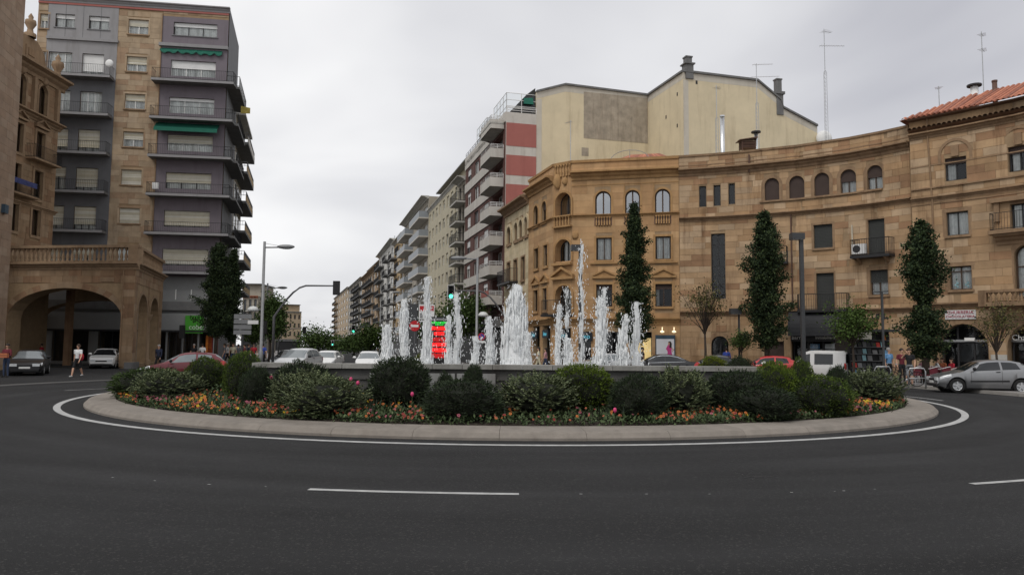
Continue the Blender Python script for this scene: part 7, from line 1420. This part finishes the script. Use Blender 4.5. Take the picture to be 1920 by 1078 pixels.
def car(label, model, paint, pos, heading, group, glass='car_glass', rear_up=False, cat='car'):
    """heading = world angle of the direction the car points; local x runs from nose to tail."""
    c = CARS[model]; L, W = c['L'], c['W']; T = thing('van' if model == 'van' else 'car', label, cat, (pos[0], pos[1], .0), group, heading+pi)
    hw = W/2; wr = .31; ax = c['wb']; belt = c['belt']; top = c['top']
    def plan(x): a = min(x/.55, 1); e = min((L-x)/.45, 1); return hw*(1-.16*(1-a)**2)*(1-.12*(1-e)**2)
    def bottom(x):
        z = .22+.10*max(0, 1-x/.3)+.10*max(0, 1-(L-x)/.3)
        for q in ax:
            if abs(x-q) < wr+.06: z = max(z, .30+sqrt(max(0, (wr+.06)**2-(x-q)**2)))
        return z
    def sec(x):
        w = plan(x); t = interp(top, x); bt = min(interp(belt, x), t-.02); zb = bottom(x); g = max(0, min(1, (t-bt-.03)/.25)); wb_ = .965*w; we = w*.93*(1-g)+w*c['roofw']*g
        if 'wtop' in c: we = w*.93*(1-g)+w*c['roofw']*g
        zm = max(zb+.02, .58*bt+.05); p = [(.90*w if zb < .35 else .97*w, zb), (.985*w, max(zb+.01, .40)), (w, max(zb+.015, zm)), (.99*w, max(zb+.02, bt-.10)), (wb_, max(zb+.03, bt))]
        ze = t-(.02+.06*g); p += [((wb_*.5+we*.5)+.012*g, (p[4][1]+ze)/2), (we, max(p[4][1]+.004, ze)), (we*.88, t-.018), (we*.5, t-.004), (0, t)]; return p
    def S(x, v, side=1, off=0):
        s = sec(x); i = min(int(v), 8); f = v-i; y = s[i][0]+(s[i+1][0]-s[i][0])*f; z = s[i][1]+(s[i+1][1]-s[i][1])*f
        if off:
            s2 = sec(min(L-.001, x+.02)); dy = s[i+1][0]-s[i][0]; dz = s[i+1][1]-s[i][1]; l = hypot(dy, dz) or 1; ny, nz = dz/l, -dy/l
            x2 = s2[i][1]+(s2[i+1][1]-s2[i][1])*f-z; nx = -x2*nz/.02; q = sqrt(nx*nx+ny*ny+nz*nz) or 1; return Vector((x+nx/q*off, side*(y+ny/q*off), z+nz/q*off))
        return Vector((x, side*y, z))
    n = 72; xs = sorted(set([L*i/n for i in range(n+1)]+[p[0] for p in top])); b = MB(); pts = []; fs = []; K = 19
    for x in xs:
        s = sec(x); pts += [(x, -y, z) for y, z in s]+[(x, y, z) for y, z in s[:-1][::-1]]
    for i in range(len(xs)-1):
        for j in range(K-1): fs.append((i*K+j, i*K+j+1, (i+1)*K+j+1, (i+1)*K+j))
    fs.append(tuple(range(K))); fs.append(tuple((len(xs)-1)*K+j for j in range(K))[::-1]); b.fx(pts, fs); body_ = part(b, 'body', paint, T, True); body_.data.set_sharp_from_angle(angle=radians(38))
    b = MB(); b.box(.25, L-.25, -hw*.86, hw*.86, .18, .62); part(b, 'underbody', 'trim_black', T)
    def patch(name, m, x0, x1, v0, v1, sides=(1, -1), off=.006, nx=10, nv=4, par=None, x0t=None, x1t=None):
        for sd_ in sides:
            b = MB(); P = []
            for i in range(nx+1):
                for j in range(nv+1):
                    g = j/nv; a = x0+((x0t if x0t is not None else x0)-x0)*g; e = x1+((x1t if x1t is not None else x1)-x1)*g; P.append(S(a+(e-a)*i/nx, v0+(v1-v0)*g, sd_, off))
            F = [(i*(nv+1)+j, (i+1)*(nv+1)+j, (i+1)*(nv+1)+j+1, i*(nv+1)+j+1) for i in range(nx) for j in range(nv)]
            if sd_ > 0: F = [f[::-1] for f in F]
            b.fx(P, F); part(b, name, m, par or T, True)
    def cross(name, m, x0, x1, v0=6.12, off=.006):
        b = MB(); P = []; nx = 8; vs_ = [(-1, v0+(9-v0)*j/6) for j in range(7)]+[(1, 9-(9-v0)*j/6) for j in range(1, 7)]
        for i in range(nx+1):
            for sd_, v in vs_: P.append(S(x0+(x1-x0)*i/nx, min(v, 8.999), sd_, off))
        k = len(vs_); b.fx(P, [(i*k+j, i*k+j+1, (i+1)*k+j+1, (i+1)*k+j) for i in range(nx) for j in range(k-1)]); part(b, name, m, T, True)
    cross('windscreen', glass, *c['ws'])
    if c['rw']: cross('rear_window', glass, *c['rw'])
    for k, (a, e) in enumerate(c['win']):
        if model == 'van': patch('window', glass, a, e, 4.05, 5.7, x0t=a+.12 if k == 0 else None)
        else: patch('window', glass, a, e, 4.12, 5.88, x0t=a+(.33 if k == 0 else 0), x1t=e-(.10 if k == len(c['win'])-1 else 0))
    if c.get('chrome'): patch('chrome_strip', 'chrome', c['win'][0][0], c['win'][-1][1]+.1, 5.9, 6.05, nv=1, off=.012, x0t=c['win'][0][0]+.35); patch('chrome_strip', 'chrome', c['win'][0][0], c['win'][-1][1]+.12, 4.0, 4.1, nv=1, off=.012)
    for x in c['doors']: patch('door_seam', 'trim_black', x, x+.012, 1.1, 4.05, nx=1, nv=6, off=.003)
    patch('side_moulding', 'trim_black' if model != 'van' else paint, ax[0]+.5, ax[1]-.45, 1.45, 1.75, nv=1, off=.012); patch('sill', paint if model == 'hatch' else 'trim_black', ax[0]+.42, ax[1]-.40, .15, .75, nv=1, off=.014)
    for x in c['doors'][1:2]: patch('door_handle', 'trim_black', x-.22, x-.06, 3.2, 3.6, nx=3, nv=2, off=.02)
    hx = .03 if model != 'boxy' else .02; tz = interp(top, .12)
    patch('headlight', 'lamp_clear', .10, .52 if model in ('hatch', 'mpv', 'sleek') else .28, 3.0, 5.2, nx=6, nv=4, off=.01)
    patch('tail_light', 'lamp_red', L-.42 if model != 'van' else L-.1, L-.08 if model != 'van' else L-.01, 2.6, 4.3, nx=5, nv=4, off=.01, x0t=L-.25 if model != 'van' else None)
    b = MB(); b.box(-.015, .04, -hw*.42, hw*.42, .5, .6); part(b, 'grille', 'trim_black', T); b = MB(); b.box(-.02, .06, -hw*.78, hw*.78, .26, .36); part(b, 'air_intake', 'trim_black', T); b = MB(); b.box(-.032, -.018, -.26, .26, .40, .50); part(b, 'number_plate', 'plate_white', T)
    for s_ in (-1, 1): b = MB(); b.box(-.02, .03, s_*hw*.62-.17, s_*hw*.62+.17, .52, .66); part(b, 'headlight', 'lamp_clear', T)
    b = MB(); b.box(L-.03, L+.03, -hw*.8, hw*.8, .32, .44); part(b, 'rear_bumper', 'trim_black', T); b = MB(); b.box(L+.0, L+.012, -.26, .26, .62, .73); part(b, 'number_plate', 'plate_white', T)
    for s_ in (-1, 1):
        x = c['ws'][0]+.32; y = plan(x)*.97; z = interp(belt, x)+.06; b = MB(); b.ell((x, s_*(y+.12), z+.05), (.07, .12, .08), 8, 6); part(b, 'wing_mirror', 'trim_black' if paint != 'paint_white' else paint, T, True)
    if model == 'van':
        for s_ in (-1, 1): b = MB(); b.box(L+.0, L+.012, s_*.40-.30, s_*.40+.30, 1.12, 1.62); part(b, 'rear_window', glass, T)
        b = MB(); b.box(L-.002, L+.008, -.012, .012, .5, 1.72); part(b, 'door_seam', 'trim_black', T)
        for s_ in (-1, 1): b = MB(); b.box(L-.02, L+.014, s_*.72-.06, s_*.72+.06, .75, 1.05); part(b, 'tail_light', 'lamp_red', T)
    for x in ax:
        for s_ in (-1, 1):
            b = MB(); y = s_*(hw-.10); b.lathe([(.19, -.085), (.26, -.10), (.305, -.08), (.31, 0), (.305, .08), (.26, .10), (.19, .085)], (0, 0, 0), 24, 'Y'); wl = part(b, 'wheel', 'tyre', T, True); wl.location = (x, y, .31)
            b = MB(); o = s_*.088; b.lathe([(.205, 0), (.19, o), (.175, o*.9), (.172, o*.3), (0, o*.25)], (0, 0, 0), 24, 'Y'); b.lathe([(.05, o*.95), (.045, o*1.05), (0, o*1.05)], (0, 0, 0), 10, 'Y')
            for k in range(5):
                a = 2*pi*k/5+.3; u = Vector((cos(a), 0, sin(a))); v = Vector((-sin(a), 0, cos(a))); P = [u*.03-v*.035, u*.185-v*.03, u*.185+v*.03, u*.03+v*.035]; b.hexa([p+Vector((0, o*.45, 0)) for p in P]+[p+Vector((0, o*.98, 0)) for p in P])
            rm = part(b, 'rim', 'rim', wl)
            b = MB(); b.lathe([(.33, -.13*1), (.33, .02)], (0, 0, 0), 20, 'Y')
    for x in ax:
        for s_ in (-1, 1): b = MB(); b.lathe([(.36, s_*hw*.9), (.36, s_*hw*.55), (0, s_*hw*.55)], (x, 0, .33), 18, 'Y'); part(b, 'wheel_arch', 'trim_black', T)
    return T
def place_car(label, model, paint, px, d, heading, dx=0, **k):
    """px, d locate the middle of the car."""
    L = CARS[model]['L']; p = at(px, 650, d); h = radians(heading); pos = (p.x+cos(h)*L/2, p.y+sin(h)*L/2); return car(label, model, paint, pos, h, 'cars on the roundabout', **k)
place_car('silver three door hatchback entering at the right edge', 'hatch', 'paint_silver', 1836, 33.0, 168)
place_car('white high roofed van behind the right hand bushes', 'van', 'paint_white', 1530, 43.0, 138, cat='van').scale = (.96, .96, .96)
place_car('bright red car low behind the right end of the basin', 'hatch', 'paint_red', 1432, 42.5, 165); place_car('dark saloon with a chrome window line behind the jets', 'sleek', 'paint_black', 1232, 44.2, 176); place_car('pale grey car half hidden by the ragged jets', 'sleek', 'paint_light', 1130, 47.6, 186, glass='car_glass_light'); place_car('grey car roof between the dark saloon and the red car', 'sedan', 'paint_grey', 1332, 46.5, 168)
place_car('dark red hatchback behind the left end of the island', 'hatch', 'paint_red_dark', 348, 35.5, 200, glass='car_glass_light')
place_car('white car facing the camera, left of the three at the avenue mouth', 'mpv', 'paint_light', 562, 46.5, -96, glass='car_glass_light'); place_car('white car facing the camera, middle of the three at the avenue mouth', 'hatch', 'paint_white', 614, 52.0, -90, glass='car_glass_light'); place_car('white car facing the camera beside the leftmost jet', 'hatch', 'paint_white', 693, 50.0, -82, glass='car_glass_light'); place_car('dark grey car behind the left white car at the avenue mouth', 'sedan', 'paint_grey', 540, 58.0, -88)
place_car('black saloon facing the camera by the porch at the left edge', 'sedan', 'paint_black', 58, 43.0, -64, glass='car_glass_light'); place_car('old boxy white saloon parked under the porch arch', 'boxy', 'paint_white', 200, 55.5, -70)
# ------------------------------------------------------------------ people
for n_, c in (('cloth_white', (.60, .60, .60)), ('cloth_black', (.014, .014, .016)), ('cloth_navy', (.02, .025, .05)), ('cloth_blue_light', (.12, .26, .46)), ('cloth_red', (.36, .02, .035)), ('cloth_maroon', (.12, .02, .03)), ('cloth_grey', (.13, .13, .135)), ('cloth_jeans', (.035, .05, .09)), ('cloth_orange', (.40, .13, .06)), ('cloth_cream', (.50, .46, .33)), ('cloth_pink', (.42, .22, .25)), ('cloth_check', (.16, .17, .18)), ('cloth_royal', (.04, .07, .32)), ('cloth_brown', (.09, .05, .03))): mat(n_, c, .9, .15, 14, .1, 60)
mat('hair_brown', (.045, .026, .015), .7, .25, 30); mat('hair_grey', (.25, .24, .23), .7, .2, 30); mat('skin_b', (.42, .24, .16), .6, .08, 9); mat('shoe', (.02, .018, .016), .6, .2, 9); mat('shoe_white', (.5, .5, .5), .6, .2, 9)
def person(label, pos, face, shirt, legs, hair='hair_dark', pose='stand', shorts=False, sleeves='short', h=1.72, skin='skin_a', shoes='shoe', seed=0, longhair=False, arms=None):
    """One continuous body grown over a posed skeleton; face = direction faced; hair, and clothes by region of the body."""
    rnd = random.Random(seed); T = thing('person', label, 'person', pos, None, face-pi/2); k = h/1.75; segs = []
    V3 = lambda x, y, z: Vector((x, y, z))
    def S(a, c, ra, rc, reg): segs.append((a, c, ra, rc, reg))
    sit = pose == 'sit'; hip = .50 if sit else .93; dz = hip-.93
    st = {'stand': .0, 'walk': .26, 'sit': 0, 'cross': .1}[pose]
    for s in (-1, 1):
        H = V3(s*.09, 0, hip-.02)
        if sit: Kn = V3(s*.12, .44, .48); A = V3(s*.12, .42+.05*s, .08)
        else: f = s*st; Kn = V3(s*.10, f*.6+.03, .50); A = V3(s*.105, f*1.15-(.03 if f < 0 else 0), .09+(.05 if f < -.05 else 0))
        lr = 'skin' if shorts else 'legs'; S(H, Kn, .088, .060, 'legs'); S(Kn, Kn+(A-Kn)*.35, .058, .056, lr); S(Kn+(A-Kn)*.35, A, .056, .040, lr); S(A+V3(0, -.03, -.035), A+V3(s*.02, .17, -.05), .042, .034, 'shoes')
        if shorts: S(Kn+(H-Kn)*.2, Kn+(H-Kn)*.1, .075, .075, 'legs')
        sh = V3(s*.185, -.01, 1.42+dz); ar = (arms or {}).get(s)
        if ar: El, Wr = V3(*ar[0])+V3(0, 0, dz), V3(*ar[1])+V3(0, 0, dz)
        elif sit: El, Wr = V3(s*.25, .08, 1.13+dz), V3(s*.14, .32, 1.10+dz)
        else: El, Wr = V3(s*.245, -s*st*.45-.02, 1.13), V3(s*.25, -s*st*.75+.08, .88)
        S(V3(s*.06, -.01, 1.43+dz), sh, .058, .058, 'shirt'); m_ = sh+(El-sh)*.6; S(sh, m_, .056, .048, 'shirt'); S(m_, El, .046, .041, 'shirt' if sleeves == 'long' else 'skin'); S(El, Wr, .040, .027, 'shirt' if sleeves == 'long' else 'skin')
        d = (Wr-El).normalized(); side = V3(-s, 0, 0)-d*(V3(-s, 0, 0).dot(d)); side = side.normalized() if side.length > .05 else V3(0, 1, 0); fw = d.cross(side).normalized(); pm = Wr+d*.07; S(Wr, pm, .026, .034, 'skin')
        for q in range(4): o = fw*(.030-.020*q); l = (.075, .085, .08, .062)[q]; a = pm+d*.02+o; b_ = a+d*l*.55; S(a, b_, .0105, .010, 'skin'); S(b_, b_+(d*.7+side*.6).normalized()*l*.5, .010, .008, 'skin')
        th = Wr+d*.035+fw*.028; S(th, th+(d*.6+fw*.7).normalized()*.055, .012, .010, 'skin')
    S(V3(0, 0, hip-.03), V3(0, 0, hip+.06), .125, .125, 'legs'); S(V3(-.06, 0, hip), V3(.06, 0, hip), .11, .11, 'legs'); S(V3(0, 0, hip+.08), V3(0, .01, 1.14+dz), .125, .115, 'shirt'); S(V3(-.07, 0, 1.28+dz), V3(.07, 0, 1.28+dz), .115, .115, 'shirt'); S(V3(0, .01, 1.12+dz), V3(0, 0, 1.34+dz), .12, .13, 'shirt'); S(V3(-.09, -.01, 1.37+dz), V3(.09, -.01, 1.37+dz), .085, .085, 'shirt')
    S(V3(0, -.01, 1.44+dz), V3(0, .015, 1.56+dz), .052, .052, 'skin'); S(V3(0, .005, 1.66+dz), V3(0, .03, 1.60+dz), .090, .062, 'skin'); S(V3(0, .085, 1.645+dz), V3(0, .115, 1.615+dz), .012, .016, 'skin'); S(V3(0, .085, 1.575+dz), V3(0, .088, 1.57+dz), .02, .02, 'skin')
    for s in (-1, 1): S(V3(s*.086, 0, 1.645+dz), V3(s*.090, -.008, 1.61+dz), .014, .012, 'skin')
    b = MB()
    for a, c, ra, rc, reg in segs:
        d = c-a; L = d.length or .001; n = 2; pts = [a-d/L*ra*.8]+[a.lerp(c, i/n) for i in range(n+1)]+[c+d/L*rc*.8]; rs = [ra*.5]+[ra+(rc-ra)*i/n for i in range(n+1)]+[rc*.5]; b.tube(pts, rs, 8)
    me = b.mesh('body_raw', shirt); o = bpy.data.objects.new('body_raw', me); COL.objects.link(o); md = o.modifiers.new('r', 'REMESH'); md.mode = 'VOXEL'; md.voxel_size = .014 if pos[1] < 41 else .0185; sm = o.modifiers.new('s', 'SMOOTH'); sm.factor = .5; sm.iterations = 2
    dg = bpy.context.evaluated_depsgraph_get(); bm = bpy.data.meshes.new_from_object(o.evaluated_get(dg)); bpy.data.objects.remove(o); bm.materials.clear()
    regs = ['shirt', 'legs', 'skin', 'shoes']
    for m in (shirt, legs, skin, shoes): bm.materials.append(MATS[m])
    pre = [(a, c-a, max((c-a).length_squared, 1e-9), ra, rc, regs.index(reg)) for a, c, ra, rc, reg in segs]; idx = []
    for p in bm.polygons:
        q = p.center; best = 9; bi = 0
        for a, d, l2, ra, rc, ri in pre:
            t = (q-a).dot(d)/l2; t = 0 if t < 0 else 1 if t > 1 else t; e = (q-a-d*t).length-(ra+(rc-ra)*t)
            if e < best: best = e; bi = ri
        idx.append(bi)
    bm.polygons.foreach_set('material_index', idx); bm.polygons.foreach_set('use_smooth', [True]*len(bm.polygons)); bm.name = 'body'; bo = bpy.data.objects.new('body', bm); COL.objects.link(bo); bo.parent = T; bo.scale = (k, k, k)
    b = MB(); b.ell((0, -.018, 1.685+dz), (.100, .108, .098), 14, 9, .06, seed)
    if longhair: b.ell((0, -.06, 1.58+dz), (.10, .06, .17), 10, 8, .08, seed)
    ho = part(b, 'hair', hair, T, True); ho.scale = (k, k, k)
    for s in (-1, 1): b = MB(); b.ell((s*.032, .088, 1.652+dz), (.011, .007, .007), 6, 4); e = part(b, 'eye', 'interior', T); e.scale = (k, k, k)
    b = MB(); b.ell((0, .103, 1.583+dz), (.022, .006, .005), 6, 4); e = part(b, 'mouth', 'cloth_maroon', T); e.scale = (k, k, k)
    return T
def stand(px, py, z=.13): return ground(px, py, z)
def here(px, d, z=.13): p = at(px, 650, d); return (p.x, d, z)
U, D_, LF, RT = pi/2, -pi/2, pi, 0
p = person('person in white top and black shorts with a red bag crossing at the left', here(147, 40.5, 0), D_, 'cloth_white', 'cloth_black', 'hair_brown', 'walk', True, seed=1, shoes='shoe_white')
bag = thing('shoulder_bag', 'red bag hanging at the side of the person in white top', 'bag', (p.location.x+.22, p.location.y-.02, 1.0)); b = MB(); b.ell((0, 0, .06), (.11, .08, .2), 10, 8); part(b, 'bag_body', 'cloth_red', bag, True); b = MB(); b.tube([(0, .03, .22), (-.1, .04, .42), (-.16, .02, .48)], .015, 5); part(b, 'strap', 'cloth_black', bag)
p = person('person in dark clothes with an orange parcel at the far left edge', here(14, 39.5, 0), D_, 'cloth_maroon', 'cloth_jeans', 'hair_dark', 'stand', seed=2, sleeves='long', arms={-1: ((-.26, .06, 1.15), (-.1, .26, 1.12)), 1: ((.26, .06, 1.15), (.1, .26, 1.12))})
bx = thing('parcel', 'orange brown parcel held by the person at the far left edge', 'parcel', (p.location.x, p.location.y-.30, 1.02)); b = MB(); b.box(-.26, .26, -.09, .06, 0, .22); part(b, 'box', 'cloth_orange', bx); b = MB(); b.box(-.27, .27, -.094, -.088, .09, .12); part(b, 'tape', 'cloth_brown', bx)
person('person in a red jacket deep under the porch arch', here(78, 60.5, .0), LF, 'cloth_red', 'cloth_black', 'hair_dark', 'stand', seed=3, sleeves='long')
person('man in dark jacket and pale blue shirt beside the porch arcade', here(298, 50.5, .0), D_, 'cloth_navy', 'cloth_black', 'hair_grey', 'walk', seed=4, sleeves='long')
CR = [(364, 57, 'cloth_black', 'hair_grey', 'grey haired person in black just left of the white shirt behind the red car'), (380, 56.5, 'cloth_white', 'hair_dark', 'person in white shirt behind the roof of the dark red car'), (421, 57.5, 'cloth_grey', 'hair_brown', 'person in grey by the thin conifer trunk'), (427, 59.5, 'cloth_white', 'hair_grey', 'grey haired person in white beside the thin conifer'), (437, 58, 'cloth_cream', 'hair_brown', 'person in cream top right of the thin conifer trunk'), (447, 60, 'cloth_check', 'hair_dark', 'person in checked grey top under the direction boards'), (459, 57, 'cloth_maroon', 'hair_dark', 'person in maroon top below the direction boards'), (466, 59, 'cloth_navy', 'hair_brown', 'person in navy between the direction boards and the lamp'), (476, 58, 'cloth_red', 'hair_dark', 'person in red just left of the tall lamp post'), (493, 54, 'cloth_royal', 'hair_dark', 'person in bright blue right of the tall lamp post')]
for i, (px, d, c, hr, lab) in enumerate(CR): person(lab, here(px, d), (D_, U, LF, RT)[i % 4]+.3, c, ('cloth_jeans', 'cloth_black')[i % 2], hr, ('stand', 'walk')[i % 2], seed=20+i, h=1.66+.02*(i % 5))
person('person in cream dress walking past the teal shop signs', here(1010, 49.5), LF, 'cloth_cream', 'cloth_cream', 'hair_dark', 'walk', seed=41, longhair=True, h=1.66); person('person in pink top right of the one in cream', here(1023, 50.3), LF, 'cloth_pink', 'cloth_jeans', 'hair_dark', 'walk', seed=42, longhair=True, h=1.6); person('dark clothed person by the lit shop window left of the poster', here(1205, 50), RT, 'cloth_black', 'cloth_black', 'hair_dark', 'stand', seed=43, h=1.7); person('person in blue standing at the arched door', here(1362, 48.5), U, 'cloth_royal', 'cloth_royal', 'hair_dark', 'stand', seed=44, sleeves='long')
person('man in light blue shirt and dark trousers by the newsstand', here(1666, 37.6), D_+.3, 'cloth_blue_light', 'cloth_black', 'hair_grey', 'stand', seed=45, h=1.76)
person('person in dark jacket over white shirt with hand at head', here(1690, 36.8), D_, 'cloth_maroon', 'cloth_black', 'hair_dark', 'stand', seed=46, h=1.74, arms={-1: ((-.33, .08, 1.45), (-.14, .06, 1.66))}); person('person in black shirt and grey checked shorts beside the bicycle', here(1704, 36.0), LF+.8, 'cloth_black', 'cloth_check', 'hair_brown', 'stand', True, seed=47, h=1.74, arms={1: ((.3, .1, 1.3), (.12, .2, 1.5))})
# bicycle
def bicycle(label, pos, rz):
    T = thing('bicycle', label, 'bicycle', pos, None, rz); mk = lambda b, n, m: part(b, n, m, T, True)
    for x in (-.52, .52):
        b = MB(); b.tube([(x+.33*cos(2*pi*i/24), 0, .345+.33*sin(2*pi*i/24)) for i in range(25)], .018, 6, False); w_ = mk(b, 'wheel', 'tyre'); b = MB()
        for i in range(14): a = 2*pi*i/14; b.tube([(x, .02*(-1)**i, .345), (x+.32*cos(a), 0, .345+.32*sin(a))], .0025, 3, False)
        part(b, 'spokes', 'steel', w_, kind='stuff')
    b = MB()
    for a, c in (((-.52, 0, .345), (-.1, 0, .3)), ((-.1, 0, .3), (-.22, 0, .85)), ((-.22, 0, .82), (.34, 0, .86)), ((-.1, 0, .3), (.36, 0, .78)), ((-.52, 0, .345), (-.2, 0, .78)), ((.34, 0, .95), (.38, 0, .70)), ((.38, 0, .70), (.52, 0, .345))): b.tube([a, c], .016, 6)
    mk(b, 'frame', 'cloth_black'); b = MB(); b.tube([(.33, 0, .95), (.36, 0, 1.02)], .014, 6); b.tube([(.26, -.28, 1.02), (.36, -.1, 1.02), (.36, .1, 1.02), (.26, .28, 1.02)], .014, 6); mk(b, 'handlebar', 'steel'); b = MB(); b.ell((-.24, 0, .90), (.13, .07, .03), 10, 6); mk(b, 'saddle', 'black_plastic'); b = MB(); b.tube([(-.1, -.06, .3), (-.1, .06, .3)], .05, 10); b.tube([(-.1, .08, .3), (0, .08, .2)], .01, 4); b.tube([(-.1, -.08, .3), (-.2, -.08, .4)], .01, 4); mk(b, 'crank', 'steel')
bicycle('black bicycle held by the group of three near the newsstand', here(1694, 35.6), 2.5); bicycle('second bicycle leaning behind the first near the newsstand', here(1676, 37.0), 2.2)
# cafe terrace: dark red chairs and tables
def chair(label, pos, rz):
    T = thing('cafe_chair', label, 'chair', pos, 'dark red cafe chairs', rz); b = MB(); b.box(-.22, .22, -.22, .22, .43, .47); part(b, 'seat', 'cloth_maroon', T)
    b = MB(); n = 8
    for i in range(n):
        a0, a1 = pi*(.05+.9*i/n), pi*(.05+.9*(i+1)/n); q = lambda a, z, r: (r*cos(a), -.02-r*.95*sin(a), z); b.hexa([q(a0, .5, .25), q(a1, .5, .25), q(a1, .5, .23), q(a0, .5, .23), q(a0, .86, .28), q(a1, .86, .28), q(a1, .86, .26), q(a0, .86, .26)])
    part(b, 'backrest', 'cloth_maroon', T); b = MB(); b.tube([(.28*cos(pi*i/10), -.02-.27*sin(pi*i/10), .87-.10*abs(cos(pi*i/10))**2) for i in range(11)], .016, 6); part(b, 'arm_rail', 'sign_white', T, True)
    for x in (-.2, .2):
        for y in (-.2, .2): b = MB(); b.tube([(x, y, .43), (x*1.15, y*1.15, 0)], .013, 5); part(b, 'leg', 'steel', T)
for px, d, a, lab in ((1714, 37.5, .3, 'dark red cafe chair nearest the bicycles'), (1724, 38.5, 2.6, 'dark red cafe chair left of the conifer trunk'), (1745, 37.6, .5, 'dark red cafe chair just right of the conifer trunk'), (1756, 38.8, -.8, 'dark red cafe chair of the seated person on the left'), (1769, 37.8, .4, 'dark red cafe chair in the middle of the terrace'), (1781, 38.6, 2.4, 'dark red cafe chair of the seated person in red'), (1793, 37.9, .2, 'dark red cafe chair nearest the silver car')): chair(lab, here(px, d), a)
for px, d, lab in ((1719, 38.2, 'small round cafe table near the bicycles'), (1763, 38.1, 'small round cafe table before the seated people'), (1787, 38.0, 'small round cafe table nearest the silver car')):
    T = thing('cafe_table', lab, 'table', here(px, d), 'round cafe tables'); b = MB(); b.lathe([(0, .73), (.33, .73), (.34, .75), (0, .755)], (0, 0, 0), 18); part(b, 'table_top', 'sign_white', T); b = MB(); b.tube([(0, 0, .03), (0, 0, .73)], .03, 8); part(b, 'pedestal', 'steel', T, True); b = MB(); b.lathe([(.24, 0), (.24, .03), (.05, .05)], (0, 0, 0), 14); part(b, 'foot', 'steel', T)
person('seated person in white at the cafe terrace', here(1756, 38.8), RT-.3, 'cloth_white', 'cloth_jeans', 'hair_brown', 'sit', seed=51); person('seated person with brown hair in an orange top at the terrace', here(1766, 39.4), LF+.3, 'cloth_orange', 'cloth_black', 'hair_brown', 'sit', seed=52, longhair=True); person('seated person in red at the cafe terrace', here(1783, 38.7), LF, 'cloth_red', 'cloth_jeans', 'hair_dark', 'sit', seed=53, longhair=True); person('person sitting behind the conifer trunk at the terrace', here(1730, 39.6), LF+.5, 'cloth_pink', 'cloth_black', 'hair_grey', 'sit', seed=54)
